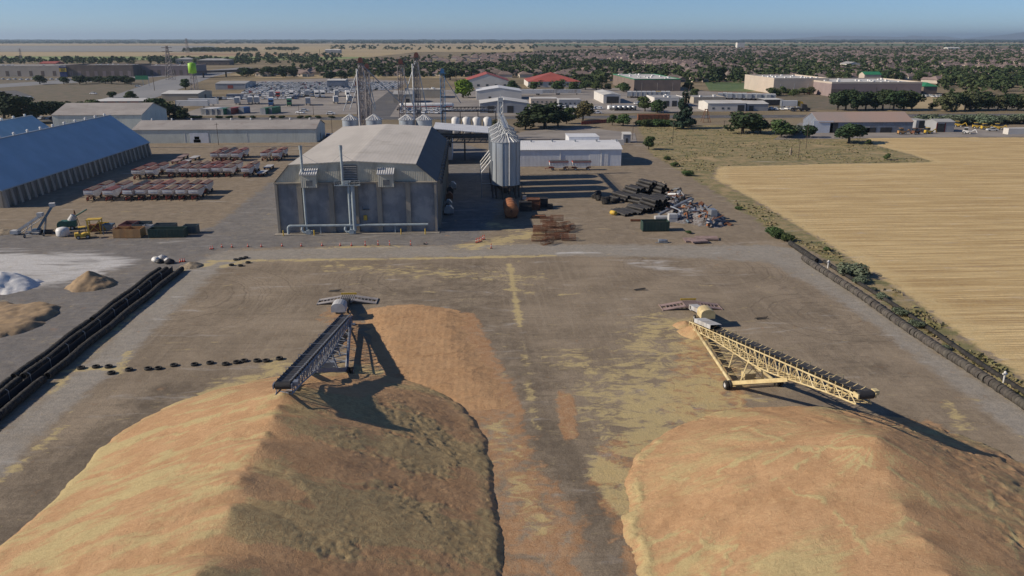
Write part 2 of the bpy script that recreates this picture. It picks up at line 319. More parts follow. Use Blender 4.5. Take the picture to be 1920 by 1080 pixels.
# ------------------------------------------------------------------ grain piles
t = NT('grain'); co = t.coord('Position'); n1 = t.noise(co, .35, 7, .65, .5); n2 = t.noise(co, 1.6, 6, .7, .8); n3 = t.noise(co, 9, 4, .7)
col = t.mix(t.ramp(n1, .3, .7), (.43, .262, .142), (.51, .325, .182)); col = t.mix(t.math('MULTIPLY', t.ramp(n2, .48, .72), .35), col, (.31, .18, .095))
n4 = t.noise(t.coord('Position', (.22, 1.5, .6)), 1.3, 6, .7, .4); ch = t.mix(t.ramp(n3, .3, .7), (.435, .352, .178), (.51, .43, .23))
col = t.mix(t.math('MULTIPLY', t.ramp(t.math('MULTIPLY_ADD', t.math('SUBTRACT', n2, .5), .7, t.math('MULTIPLY_ADD', t.math('SUBTRACT', n4, .5), 1.3, t.attr('chaff'))), .12, .85), .9), col, ch)
col = t.mix(t.math('MULTIPLY', t.ramp(t.math('MULTIPLY_ADD', t.math('SUBTRACT', n2, .5), 1.0, t.attr('crust')), .2, .75), .8), col, t.mix(t.ramp(n2, .4, .6), (.345, .265, .14), (.455, .365, .195)))
nG = t.noise(co, 3.0, 5, .78, .6); nH = t.noise(t.coord('Position', (.5, 2.6, 1)), 1.6, 5, .75, .5)
col = t.mix(t.math('MULTIPLY', t.ramp(nG, .50, .70), .34), col, (.23, .145, .075)); col = t.mix(t.math('MULTIPLY', t.ramp(nG, .48, .32), .30), col, (.62, .50, .28)); col = t.mix(t.math('MULTIPLY', t.ramp(nH, .54, .68), .30), col, (.29, .17, .09))
t.val(t.b.inputs['Base Color'], col); t.b.inputs['Roughness'].default_value = .95; t.b.inputs['Specular IOR Level'].default_value = .1
t.link(t.bump(t.math('MULTIPLY_ADD', n4, .6, t.math('MULTIPLY_ADD', n3, .6, n2)), .75, .16), t.b.inputs['Normal']); MATS['grain'] = t.m
def pile(name, label, x0, x1, y0, y1, step, fn, mat='grain', cat='grain pile', cut=.0):
    gx = np.arange(x0, x1+step, step); gy = np.arange(y0, y1+step, step); PX, PY = np.meshgrid(gx, gy)
    h, at = fn(PX, PY); FF = grid_faces(len(gx), len(gy)); hm = h.ravel()[FF].max(1); FF = FF[hm > cut]
    used, inv = np.unique(FF, return_inverse=True); c = np.stack([PX, PY, np.maximum(h, -.12)], -1).reshape(-1, 3)[used]
    return tag(link(name, npmesh(name, c, inv.reshape(-1, 4), mat, {k: v.ravel()[used] for k, v in at.items()})), label, cat)
def cones(PX, PY, pk, sl, ysq=1.0, soft=False):
    best = np.full(PX.shape, -99.); sm = np.zeros(PX.shape); sec = best.copy()
    for (x, y, z) in pk:
        h = z-sl*np.hypot(PX-x, (PY-y)*np.where(PY > y, ysq, 1.0)); sec = np.maximum(sec, np.minimum(best, h)); best = np.maximum(best, h); sm = sm+np.exp(np.clip(h, -20, 20)*1.6)
    return (np.log(sm)/1.6 if soft else best), best-sec
rr = random.Random(11)
LP = [(*G(u, v, 7.7), z-2.3) for u, v, z in [(533, 735, 10.1), (520, 757, 9.8), (512, 783, 10.2), (494, 806, 9.65), (485, 838, 10.3), (459, 872, 9.7), (446, 903, 10.45), (420, 958, 9.95)]]
LP += [(-20.6+rr.uniform(-.4, .4), y, 7.7+rr.uniform(-.3, .3)) for y in (50, 46.6, 43, 39.5, 36)]
def streaks(PX, PY, lines_, z, w, amp=.8):
    jx = (fbm(PX*.8, PY*.8, 4)-.5)*2.2*amp; jy = (fbm(PX*.8+31, PY*.8, 4)-.5)*2.2*amp; o = np.zeros(PX.shape)
    for l in lines_: o = np.maximum(o, np.exp(-(d_line(PX+jx, PY+jy, [G(u, v, z_) for (u, v), z_ in zip(l, z)])/w)**2))
    return o*sstep(.30, .52, fbm(PX*.5+3, PY*.5, 4))
def left_pile(PX, PY):
    wob = (fbm(PX*.16, PY*.16)-.5)*2.2
    h, seam = cones(PX+wob*.5, PY+wob, LP, .345, .98)
    right = sstep(-.6, 1.6, PX+20.9); lump = fbm(PX*1.3, PY*1.5, 5); wx = fbm(PX*.22+4, PY*.22, 3)*3.2; rid = 1-np.abs(2*fbm(PX*.34+wx, PY*1.15+wx*.8, 5)-1); rid2 = 1-np.abs(2*fbm(PX*1.4+wx*2, PY*1.9, 4)-1)
    flow = fbm(PX*.10, PY*.75+fbm(PX*.2, PY*.2)*2.5, 5); big = fbm(PX*.11+8, PY*.13, 3)
    low = sstep(7.6, 4.2, h)
    rough = right*low*sstep(.1, 1.6, h)*sstep(.36, .56, big+.12*np.clip((PX+8)/10, 0, 1)); fine = fbm(PX*2.6+wx*2, PY*3.4, 3); rough = rough*(.35+.65*sstep(.42, .54, fbm(PX*.13+5, PY*.24, 4))); h = h+rough*((rid-.74)*.24+(rid2-.74)*.13+(fine-.5)*.10)+right*low*(fine-.5)*.06+(flow-.5)*.26*(1-.3*right)
    bx, by = G(505, 925, 6.3); bowl = np.exp(-(((PX-bx)/3.0)**2+((PY-by)/1.7)**2)**1.5); ring = np.exp(-((np.sqrt(((PX-bx)/3.0)**2+((PY-by)/1.7)**2)-1.25)/.22)**2); h = h-bowl*.32+ring*.05*sstep(.4, .6, lump)
    sk = streaks(PX, PY, [[(528, 740), (430, 775), (330, 800)], [(515, 772), (400, 820), (285, 850)], [(500, 805), (370, 862), (235, 895)], [(482, 838), (340, 905), (170, 960)], [(463, 873), (330, 940), (120, 1010)], [(443, 903), (320, 985), (90, 1075)], [(425, 955), (330, 1030), (230, 1080)], [(520, 752), (420, 800), (300, 826)], [(492, 820), (360, 880), (200, 925)], [(472, 856), (350, 915), (140, 990)]], (7.7, 4, 1), .34)
    pt = fbm(PX*.13+5, PY*.24, 4)
    lip = np.exp(-((h-.45)/.35)**2); h = h+lip*(.07*right*sstep(.35, .65, lump)+.03)
    h = np.where(h < .3, h*1.5-.16, h)
    chf = np.clip((flow-.44)*2.4+np.exp(-(seam/.25)**2)*.22+(fbm(PX*.16, PY*.26, 5)-.5)*3.0-.06, 0, 1)*(1-right*.85)+lip*.4+sk*.75*(1-right)
    redpatch = np.clip(np.exp(-(((PX+6.5)/7.5)**2+((PY-91)/4.2)**2)*1.2)*1.4, 0, 1)
    crust = right*np.clip((rid-.66)*1.2+(pt-.46)*6.0+ring*.5+lip*.5, 0, 1)*(1-redpatch)*(1-bowl)
    return h, dict(chaff=chf, crust=crust)
pile('grain_pile', 'long orange and yellow grain ridge under the blue grey stacking conveyor', -46, 5.5, 30, 103.5, .17, left_pile)
ax, ay = G(1641, 823, 7.7)
RP = [(ax, ay, 7.8), (ax-1.4, ay-5, 6.7), (ax-2.6, ay-10, 6.6), (ax-3.6, ay-15, 6.7), (ax-4.6, ay-20, 6.9), (ax-5.5, ay-26, 7.0)]
def GPz(l, z): return [G(u, v, z) for u, v in l]
def right_pile(PX, PY):
    wob = (fbm(PX*.14+5, PY*.14)-.5)*2.4
    h, seam = cones(PX+wob, PY+wob*.6, RP, .330, 1.0, True)
    lump = fbm(PX*.9+9, PY*.9, 5); wx = fbm(PX*.2, PY*.2+3, 3)*3; rid = 1-np.abs(2*fbm(PX*.5+wx, PY*.9+wx, 5)-1); an = np.arctan2(PY-ay, PX-ax); ra = np.hypot(PX-ax, PY-ay); swirl = fbm(an*5.5+fbm(PX*.12, PY*.12)*2.5, ra*.10, 5)
    right = sstep(1, 6, PX-ax-.5); low = sstep(7.4, 3.4, h); mid = np.exp(-((h-3.4)/1.4)**2)
    h = h+(swirl-.5)*.40*low+right*low*((rid-.74)*.30+(lump-.5)*.12)+mid*.3*(1-right)+(rid-.74)*.10*low
    sk = streaks(PX, PY, [[(1640, 828), (1480, 905), (1330, 935), (1190, 968)], [(1190, 968), (1250, 955), (1300, 960), (1330, 985)], [(1290, 1005), (1350, 985), (1378, 1010), (1350, 1060)], [(1225, 1045), (1290, 1022), (1320, 1035), (1335, 1080)], [(1440, 880), (1500, 865), (1560, 885), (1620, 900)], [(1600, 905), (1660, 930), (1730, 965), (1785, 1020)], [(1570, 1015), (1640, 1030), (1700, 1022), (1760, 1040)], [(1400, 790), (1470, 850), (1520, 880), (1600, 870)], [(1240, 850), (1330, 880), (1420, 860), (1480, 830)], [(1560, 850), (1640, 880), (1700, 900), (1760, 930)], [(1840, 900), (1860, 960), (1890, 1010), (1900, 1060)], [(1480, 930), (1530, 960), (1580, 1010), (1620, 1070)], [(1300, 800), (1400, 790), (1500, 800), (1640, 822)]], (4, 4, 4, 4), .22)
    blot = np.exp(-(d_line(PX+(lump-.5)*3, PY+(swirl-.5)*4, GPz([(1590, 900), (1680, 905)], 4.5))/1.6)**2)+np.exp(-(d_line(PX+(lump-.5)*3, PY+(swirl-.5)*4, GPz([(1230, 1060), (1310, 1040)], 2))/1.8)**2)
    h = h+sk*.05
    lip = np.exp(-((h-.42)/.2)**2)*(1-right); h = h+lip*.2*sstep(.36, .66, lump)*sstep(.35, .5, fbm(PX*.25, PY*.25, 2))
    h = np.where(h < .3, h*1.5-.16, h)
    fan = fbm(an*16+fbm(PX*.3, PY*.3)*2, ra*.16, 5); wv = fbm(PX*.5+2, PY*.5, 4)*1.3; iso = np.abs((fbm(PX*.09+wv*.25+3, PY*.13+wv*.25, 3)*6) % 1-.5); vein = np.clip((fan-.52)*2.0, 0, 1)*low*.8+np.exp(-(iso/.035)**2)*sstep(.42, .6, fbm(PX*.3+7, PY*.3, 3))*low*1.0
    top = sstep(ay+2, ay+20, PY)*.4; cr = np.exp(-(np.abs(an+2.72+.06*np.sin(ra*.5))*ra/1.1)**2)*low; h = h-cr*.25
    chf = np.clip(lip*.6*sstep(.3, .6, lump)+vein*.5+sk*.9+blot*.8*sstep(.35, .6, fan)+(swirl-.5)*2.4*(.35+top)+(fbm(PX*.15, PY*.2, 4)-.5)*1.2+top*.3+.10+np.exp(-(((PX-26)/4)**2+((PY-53)/3)**2))*.5, 0, 1)
    return h, dict(chaff=chf, crust=right*np.clip((rid-.66)*1.6+(lump-.5), 0, 1)*.8)
pile('grain_pile', 'broad orange cone of grain under the head of the yellow stacking conveyor', 10, 66, 30, 96, .17, right_pile)
TH = GP([(672, 592), (690, 577), (715, 571), (770, 569), (812, 569), (868, 581), (885, 625), (908, 662), (938, 702), (962, 735), (974, 765), (968, 778), (880, 775), (770, 745), (710, 715), (690, 640)])
def thin_pile(PX, PY):
    n = fbm(PX*.7, PY*.7, 4); e = sd_poly(PX, PY, TH)+(fbm(PX*.35, PY*.35)-.5)*2.2+(vnoise(PX*.1, PY*1.1)-.5)*1.6
    yy = PY-.14*PX+fbm(PX*.12, PY*.1)*3; ph = yy*.34; rdg = np.exp(-(np.abs((ph+vnoise(ph*0, np.floor(ph))*.6) % 1-.5)/.07)**2)
    fade = sstep(90, 104, PY)
    h = sstep(-.2, 4.5, e)*(.10+.34*fade)+sstep(.5, 2.5, e)*(rdg*.16*sstep(.38, .6, fbm(PX*.2, PY*.2))*sstep(.5, 3.5, e)+(n-.5)*.12+np.sin(PX*6+n*5)*.012)
    return np.where(e < -.1, -.2, h-.04), dict(chaff=rdg*.35*sstep(.8, 2, e)-.25, crust=n*0)
pile('grain_spread', 'flat orange sheet of spread grain with wheel ridges beside the ridge pile', -30, 8, 86, 142, .22, thin_pile)
def mound(name, label, u, v, h, r, sl, mat, cat, flat=None, seed=0, sy=1.0):
    cx, cy = G(u, v)
    def fn(PX, PY):
        n = fbm(PX*.8+seed, PY*.8, 4); d = np.hypot(PX-cx, (PY-cy)/sy)+(fbm(PX*.3+seed, PY*.3)-.5)*r*.5
        hh = h-sl*d; hh = np.minimum(hh, flat+(n-.5)*.4) if flat else hh
        hh = hh+(n-.5)*.22; hh = np.where(hh < .2, hh*1.2-.1, hh)
        return hh, dict(chaff=np.clip(n*.6, 0, 1), crust=n*0)
    return pile(name, label, cx-r*1.6, cx+r*1.6, cy-r*1.6*sy, cy+r*1.6*sy, max(.2, r*.05), fn, mat, cat)
pm('white_powder', (.72, .72, .71), (.6, .6, .6), 1.2, .95, coord='Position', bump=.05)
pm('tan_meal', (.36, .255, .15), (.23, .17, .11), .6, .95, coord='Position', bump=.08)
pm('rubble', (.36, .29, .2), (.2, .17, .13), 1.5, .95, coord='Position', bump=.2)
mound('powder_pile', 'white powder cone on the pale dusted pavement', 6, 537, 3.4, 6.5, .55, 'white_powder', 'powder pile')
mound('meal_pile', 'brown meal heap on pavement beside the black tyre rows', 170, 533, 2.6, 4.6, .55, 'tan_meal', 'meal pile', seed=4)
mound('meal_pile', 'low flat tan meal bed on the grey pavement', -10, 601, 4.5, 9.0, .5, 'tan_meal', 'meal pile', flat=.9, seed=8)
mound('grain_mound', 'orange grain mound spilled under the yellow conveyor tail', 1308, 625, 1.7, 3.2, .55, 'grain', 'grain mound', seed=3)
mound('grain_mound', 'smaller orange grain mound beside the yellow conveyor hopper wheels', 1284, 612, 1.1, 2.0, .55, 'grain', 'grain mound', seed=5)
mound('rubble_heap', 'tan rubble heap at the end of the tyre rows', 358, 500, 1.2, 2.6, .45, 'rubble', 'rubble heap', seed=2)
mound('dirt_berm', 'low brown dirt heap at the weedy end of the scrap conveyors', 8, 437, 1.0, 4, .28, 'rubble', 'dirt heap', seed=6)
# ------------------------------------------------------------------ shared paints
pm('cream_steel', (.62, .52, .29), (.50, .40, .21), .8, .5, bump=.01, dirt=(.30, .2, .11), dirtsc=.8)
pm('bluegrey_steel', (.20, .235, .30), (.15, .17, .21), .8, .5, dirt=(.2, .13, .08), dirtsc=.8)
pm('belt_rubber', (.022, .022, .026), (.035, .034, .035), 2, .7)
pm('galvanised', (.40, .43, .46), (.30, .32, .35), .6, .38, .55, stretch=(1, 1, .3))
pm('grey_hood', (.48, .49, .50), (.40, .40, .40), .7, .6, dirt=(.3, .24, .17))
pm('ramp_steel', (.33, .24, .22), (.24, .175, .16), .9, .7, dirt=(.13, .1, .09))
pm('grey_ramp_steel', (.36, .34, .33), (.27, .25, .24), .9, .7)
pm('rust', (.20, .085, .045), (.11, .05, .03), 1.2, .85, bump=.02)
pm('rust_orange', (.36, .15, .065), (.24, .095, .045), .8, .8, dirt=(.15, .07, .04))
pm('tyre_rubber', (.026, .025, .024), (.05, .047, .043), 1.5, .85, rand=.5, bump=.02)
pm('tyre_rubber_dusty', (.06, .055, .05), (.10, .09, .078), 1.2, .9, rand=.5, bump=.02)
pm('wheel_rim', (.5, .5, .5), None, rough=.5)
pm('black_steel', (.03, .03, .032), (.05, .047, .045), 1, .6)
pm('dark_cloth', (.022, .022, .028), (.032, .03, .036), .5, .8)
pm('red_plastic', (.62, .08, .035), (.5, .06, .03), 1, .6)
pm('white_paint', (.72, .72, .71), (.62, .62, .61), .6, .5, dirt=(.45, .42, .37))
pm('yellow_paint', (.62, .43, .06), (.5, .33, .05), 1, .55, dirt=(.25, .16, .06))
pm('dark_red_paint', (.20, .03, .025), (.14, .025, .02), 1, .55)
def W(mb, name, mat, parent, smooth=False): return mb.build(name, mat, parent, tuple(-c for c in parent.location) if parent.parent is None else (0, 0, 0), 0, smooth)
def S(mb, name, mat, part, smooth=False):                    # sub-part of a part that was placed with W
    return mb.build(name, mat, part, (0, 0, 0), 0, smooth)
# ------------------------------------------------------------------ stacking conveyors
def wheel_mesh(r, w, axis='X', rim=True):
    m = MB(); p = [(r*.55, -w/2), (r*.9, -w/2), (r, -w*.3), (r, w*.3), (r*.9, w/2), (r*.55, w/2)]
    m.lathe(p, 20, axis=axis, m=0, cap=False)
    if rim: m.lathe([(r*.08, -w*.1), (r*.3, -w*.3), (r*.56, -w*.42), (r*.56, w*.42), (r*.3, w*.3), (r*.08, w*.1)], 20, axis=axis, m=1)
    return m
def stacker(label, head, tail, zt, zh, yax, half, paint, hoods):
    dx_, dy_ = tail[0]-head[0], tail[1]-head[1]; f_ = (yax-head[1])/dy_; X = head[0]+dx_*f_; LL = math.hypot(dx_, dy_); yh = yax-LL*f_; yt = yh+LL
    root = thing('stacking_conveyor', label, 'conveyor', (X, yax, 0), -math.atan2(dx_, dy_)); wd = .85; N = 34
    L = yt-yh
    def ctr(s): return (yt-L*s, zt+(zh-zt)*s)
    def dep(s): return 1.0+1.1*math.exp(-((s-.55)/.26)**2)
    tr = MB()
    for k in range(N):
        s0, s1 = k/N, (k+1)/N; (y0, z0), (y1, z1) = ctr(s0), ctr(s1); d0, d1 = dep(s0), dep(s1)
        for sx in (-wd, wd):
            tr.bar((X+sx, y0, z0), (X+sx, y1, z1), .16); tr.bar((X+sx, y0, z0-d0), (X+sx, y1, z1-d1), .15); tr.bar((X+sx, y0, z0), (X+sx, y0, z0-d0), .085)
            a, b = ((z0, z1-d1) if k % 2 else (z0-d0, z1)); tr.bar((X+sx, y0, a), (X+sx, y1, b), .08)
        tr.bar((X-wd, y0, z0-d0), (X+wd, y0, z0-d0), .08); tr.bar((X-wd, y0, z0-d0), (X+wd, y1, z1-d1), .06)
    W(tr, 'truss', paint, root)
    be = MB()
    for k in range(N):
        (y0, z0), (y1, z1) = ctr(k/N), ctr((k+1)/N)
        sec = [(-.80, .42), (-.38, .20), (.38, .20), (.80, .42)]
        for (a, b), (c, d) in zip(sec[:-1], sec[1:]):
            be.face([(X+a, y0, z0+b), (X+c, y0, z0+d), (X+c, y1, z1+d), (X+a, y1, z1+b)]); be.face([(X+a, y0, z0+b-.03), (X+a, y1, z1+b-.03), (X+c, y1, z1+d-.03), (X+c, y0, z0+d-.03)])
        be.face([(X-.6, y0, z0-.25), (X+.6, y0, z0-.25), (X+.6, y1, z1-.25), (X-.6, y1, z1-.25)])
    W(be, 'belt', 'belt_rubber', root)
    idl = MB()
    for k in range(1, N):
        y, z = ctr(k/N)
        for sx in (-1, 1): idl.beam((X+sx*wd, y, z), (X+sx*wd, y, z+.5), .08, .08); idl.tube((X+sx*.8, y, z+.38), (X+sx*.36, y, z+.14), .07, n=6)
        idl.tube((X-.36, y, z+.14), (X+.36, y, z+.14), .07, n=6)
        if k % 5 == 0: idl.path([(X-wd, y, z+.4), (X-wd, y, z+.8), (X+wd, y, z+.8), (X+wd, y, z+.4)], .035, 5)
    W(idl, 'idler_rollers', paint, root)['kind'] = 'stuff'
    y, z = ctr(1.0); W(MB().lathe([(.42, -.8), (.42, .8)], 18, (X, y-.05, z-.02), 'X'), 'head_pulley', 'belt_rubber', root, False)
    W(MB().obox((X-wd-.12, y, z), (.14, .9, .5)), 'head_bearing', paint, root); W(MB().obox((X+wd+.12, y, z), (.14, .9, .5)), 'head_bearing', paint, root); W(MB().obox((X+wd+.45, y+.3, z+.1), (.5, .7, .5)), 'drive_motor', paint, root)
    # undercarriage: two splayed tube legs, lattice between them, raker beams and axle
    sa = (yt-(yax+19))/L; ya, za = ctr(sa); za -= dep(sa)
    for sx in (-1, 1): W(MB().tube((X+sx*.8, ya, za+.1), (X+sx*half, yax, .75), .24, .24, 12), 'leg', paint, root, True)
    la = MB(); q = 6
    def leg(sx, t): return Vector((X+sx*(.8+(half-.8)*t), ya+(yax-ya)*t, za+.1+(.75-za-.1)*t))
    for k in range(q+1):
        t0 = .12+.86*k/q; la.bar(leg(-1, t0), leg(1, t0), .1)
        if k < q: t1 = .12+.86*(k+1)/q; la.bar(leg(-1, t0), leg(1, t1), .08); la.bar(leg(1, t0), leg(-1, t1), .08)
    W(la, 'lattice_brace', paint, root)
    sb = (yt-(yax-10.5))/L; yb, zb = ctr(sb); zb -= dep(sb)
    for sx in (-1, 1): W(MB().beam((X+sx*half, yax, .85), (X+sx*.85, yb, zb), .34, .5), 'raker_beam', paint, root)
    W(MB().beam((X-half-.3, yax, .7), (X+half+.3, yax, .7), .4, .35), 'axle_beam', paint, root)
    for yy in (yax+.4, yax+5):
        po = MB()
        s = (yt-yy)/L; py, pz = ctr(s); pz -= dep(s); zz = .8+(za-.8)*max(0, (yy-yax))/19
        hw = half-(half-.8)*(yy-yax)/19
        for sx in (-1, 1): po.bar((X+sx*wd, py, pz), (X+sx*hw*.55, yy, zz), .16); po.bar((X+sx*wd, py, pz), (X-sx*hw*.55, yy, zz), .08)
        W(po, 'lift_frame', paint, root)
    wm = wheel_mesh(.62, .42).mesh('wheel', ['tyre_rubber', 'wheel_rim'])
    for sx in (-1, 1):
        for off in (.25, .78): link('wheel', wm, root, (sx*(half+off), 0, .62))
    W(MB().obox((X+.2, yax+2.0, .95), (1.6, 1.2, .9)), 'power_unit', paint, root)
    # covered hood sections over the lower belt
    for k in range(hoods):
        s = .045+.035*k; y0, z0 = ctr(s); y1, z1 = ctr(s+.033)
        h = MB()
        for a, b in (((-.9, .3), (-.9, .95)), ((-.9, .95), (.9, .95)), ((.9, .95), (.9, .3))):
            h.face([(X+a[0], y0, z0+a[1]), (X+b[0], y0, z0+b[1]), (X+b[0], y1, z1+b[1]), (X+a[0], y1, z1+a[1])]); h.face([(X+a[0]*.97, y0, z0+a[1]-.02), (X+a[0]*.97, y1, z1+a[1]-.02), (X+b[0]*.97, y1, z1+b[1]-.03), (X+b[0]*.97, y0, z0+b[1]-.03)])
        W(h, 'belt_hood', 'grey_hood', root)
    tl = MB()
    for sx in (-1, 1): tl.beam((X+sx*.8, yt, zt-.2), (X+sx*.9, yt-.4, .1), .14, .14)
    tl.obox((X, yt, .12), (2.6, .8, .14)); W(tl, 'tail_stand', paint, root)
    return root
def feeder(label, X, Y, paint, plate, hood, hoodlen):
    """drive-over unloading hopper: two ramps, centre pit, short feed conveyor and hood that empties on the stacker tail"""
    r = thing('drive_over_hopper', label, 'hopper', (X, Y, 0))
    for sx in (-1, 1):
        for dy in (-1.05, 1.05):
            m = MB(); m.prism([(X+sx*1.3, .62), (X+sx*1.3, .78), (X+sx*5.2, .14), (X+sx*5.2, .03)], Y+dy-.5, Y+dy+.5); W(m, 'ramp', plate, r)
        g = MB()
        for k in range(5):
            xx = X+sx*(1.8+.62*k); g.obox((xx, Y, .62-.1*k), (.12, 1.1, .08))
        W(g, 'ramp_rung', plate, r)
        W(MB().beam((X+sx*5.2, Y-1.7, .06), (X+sx*5.2, Y+1.7, .06), .12, .25), 'ramp_toe', plate, r)
    W(MB().prism([(X-1.3, .8), (X+1.3, .8), (X+1.3, .62), (X+.5, .15), (X-.5, .15), (X-1.3, .62)], Y-1.6, Y+1.6), 'hopper_pit', plate, r)
    gr = MB()
    for k in range(7): gr.obox((X-1.05+.35*k, Y, .83), (.07, 2.9, .05))
    W(gr, 'grate_bar', 'black_steel', r)
    rl = MB(); rl.beam((X-1.4, Y+1.75, 1.0), (X+1.4, Y+1.75, 1.0), .12, .3); rl.beam((X-1.2, Y+1.75, .1), (X-1.2, Y+1.75, 1.0), .1, .1); rl.beam((X+1.2, Y+1.75, .1), (X+1.2, Y+1.75, 1.0), .1, .1); W(rl, 'wheel_stop', 'yellow_paint', r)
    e = Y-1.6-hoodlen
    W(MB().prism([(X-.75, .4), (X+.75, .4), (X+.75, 1.2), (X-.75, 1.2)], Y-1.6, Y-2.8), 'transfer_box', hood, r)
    cv = MB(); cv.beam((X, Y-2.2, .9), (X, e, 2.2), 1.5, .7); W(cv, 'feed_conveyor', hood, r)
    hd = MB(); pts = [(X-1.15, 1.6), (X-1.15, 2.4)]+[(X+1.15*math.cos(a), 2.4+.75*math.sin(a)) for a in [math.pi*(1-i/8) for i in range(9)]]+[(X+1.15, 1.6)]
    hd.prism(pts, e-1.2, e+1.3); W(hd, 'discharge_hood', paint, r)
    for sx in (-1, 1): link('wheel', wheel_mesh(.45, .3).mesh('wheel', ['tyre_rubber', 'wheel_rim']), r, (sx*1.0, -1.6-hoodlen*.62, .45))
    W(MB().beam((X-1, Y-1.6-hoodlen*.62, .45), (X+1, Y-1.6-hoodlen*.62, .45), .14, .14).beam((X, Y-1.6-hoodlen*.62, .45), (X, Y-1.6-hoodlen*.62, 1.6), .3, .3), 'axle', paint, r)
    return r
stacker('cream yellow truss conveyor reaching over the broad orange cone', G(1622, 740, 10.2), G(1302, 603, 1.6), 1.6, 10.2, 97.0, 3.1, 'cream_steel', 4)
fx, fy = G(1285, 577); feeder('brown plated hopper ramps feeding the cream yellow conveyor', fx+.9, fy, 'cream_steel', 'ramp_steel', 'grey_hood', 7.6)
stacker('blue grey truss conveyor reaching over the long grain ridge', G(531, 722, 9.6), G(650, 592, 1.6), 1.6, 9.6, 104.0, 2.8, 'bluegrey_steel', 0)
fx2, fy2 = G(652, 566); feeder('pale grey hopper ramps feeding the blue grey conveyor', fx2, fy2, 'grey_hood', 'grey_ramp_steel', 'black_steel', 7.6)
# ------------------------------------------------------------------ tyres
def tyre_mesh(r, w, axis, n=20, mat='tyre_rubber'):
    return MB().lathe([(r*.60, -w*.40), (r*.86, -w*.5), (r*.97, -w*.33), (r, 0), (r*.97, w*.33), (r*.86, w*.5), (r*.60, w*.40), (r*.60, -w*.40)], n, axis=axis, cap=False).mesh('tyre', mat)
tl = tyre_mesh(.53, .33, 'Y'); tr_ = tyre_mesh(.66, .58, 'Y', 22, 'tyre_rubber_dusty'); tf = tyre_mesh(.55, .32, 'Z', 22)
rows = [(-63.2, 'outer row of stacked tyres beside the grey pavement'), (-61.95, 'middle row of stacked tyres behind the mesh fence'), (-58.8, 'inner row of stacked tyres beside the gravel lane')]
far = ([], []); TW = [[], [], []]
for k, (x, lab) in enumerate(rows):
    y = 84.0; i = 0
    while y < 158.5:
        y += .36; i += 1
        if (103.6 < y < 104.6) or (k == 0 and 127 < y < 128): continue
        xx = x+math.sin(y*.4+k)*.12+R.uniform(-.05, .05)
        if y < 111 and k == 2 or y < 108 and k < 2:
            o = tag(link('tyre', tl, None, (xx, y, .53)), 'black tyre in the '+lab, 'tyre', lab); o.rotation_euler = (R.uniform(-.1, .1), R.uniform(0, 6), R.uniform(-.12, .12))
        else: TW[k].append((xx, y, R.uniform(-.12, .12)))
for k in range(3):
    m = MB()
    for xx, y, a in TW[k]:
        b = len(m.v); r, w = .53*R.uniform(.94, 1.04), .33; m.lathe([(r*.6, -w*.4), (r*.93, -w*.5), (r, 0), (r*.93, w*.5), (r*.6, w*.4)], 12, (0, 0, 0), 'Y', cap=False)
        ca, sa_ = math.cos(a), math.sin(a)
        for q in range(b, len(m.v)): px, py, pz = m.v[q]; m.v[q] = (xx+px*ca-py*sa_, y+px*sa_+py*ca, pz+.53)
    tag(m.build('tyre_row', 'tyre_rubber'), 'far stretch of the '+rows[k][1], 'tyre row', kind='stuff')
y = 86.0
while y < 159.5:
    y += .6; o = tag(link('tyre', tr_, None, (70.0+.012*(y-110)+math.sin(y*.15)*.2+R.uniform(-.06, .06), y, .64)), 'dusty tractor tyre stood on edge in the row along the field side', 'tyre', 'tractor tyres along the field side')
    o.rotation_euler = (R.uniform(-.14, .14), R.uniform(0, 6), R.uniform(-.15, .15)); k_ = R.uniform(.9, 1.06); o.scale = (k_, 1, k_)
y = 157.5
while y < 173:
    y += .42; o = tag(link('tyre', tl, None, (72.4+R.uniform(-.05, .05)+.02*(y-160), y, .55)), 'black tyre in the short curved row beyond the tractor tyres', 'tyre', 'short tyre row by the lane bend'); o.rotation_euler = (0, R.uniform(0, 6), R.uniform(-.1, .1)+.1); o.scale = (1.1, 1.1, 1.1)
for u, v in [(152, 691), (180, 689), (204, 689), (209, 701), (242, 695), (278, 693), (297, 692), (326, 686), (365, 685), (394, 682), (423, 684), (444, 681), (458, 678), (482, 678), (499, 678), (524, 674)]:
    x, y = G(u, v); tag(link('tyre', tf, None, (x, y, .16+gz_at(x, y)), R.uniform(0, 6)), 'black tyre lying flat in the line across the dirt', 'tyre', 'flat tyres in a line').scale = (1, 1, R.uniform(.9, 1.2))
for u, v in [(434, 498), (451, 499), (442, 488), (452, 486), (461, 484), (465, 493)]:
    x, y = G(u, v); tag(link('tyre', tf, None, (x, y, .18+gz_at(x, y)), R.uniform(0, 6)), 'black tyre lying flat by the strip of yellow chaff', 'tyre', 'flat tyres by the chaff strip')
fe = thing('mesh_fence', 'low dark mesh fence on bent posts between two tyre rows', 'fence', (-60.3, 120, 0))
W(MB().box(-60.33, -60.29, 84, 158, .05, 1.25), 'mesh_panel', 'dark_cloth', fe)
W(MB().box(-61.1, -59.6, 84, 158, .02, .06), 'ground_cloth', 'dark_cloth', fe)
pmh = MB().tube((0, 0, 0), (0, 0, 1.5), .045, n=6).tube((0, 0, 1.5), (-.35, 0, 1.75), .04, n=6).mesh('post', 'galvanised')
for k in range(14): link('post', pmh, fe, (.06, -33+5.4*k, 0))
dp = MB(); pts = [(73.6+.02*(yy-120)+math.sin(yy*.11)*.3, yy, .34) for yy in np.arange(86, 160, 4)]
dp.path(pts, .36, 10); tag(dp.build('drain_pipe', 'tyre_rubber', smooth=True), 'long black plastic pipe lying along the weeds behind the tractor tyres', 'pipe')
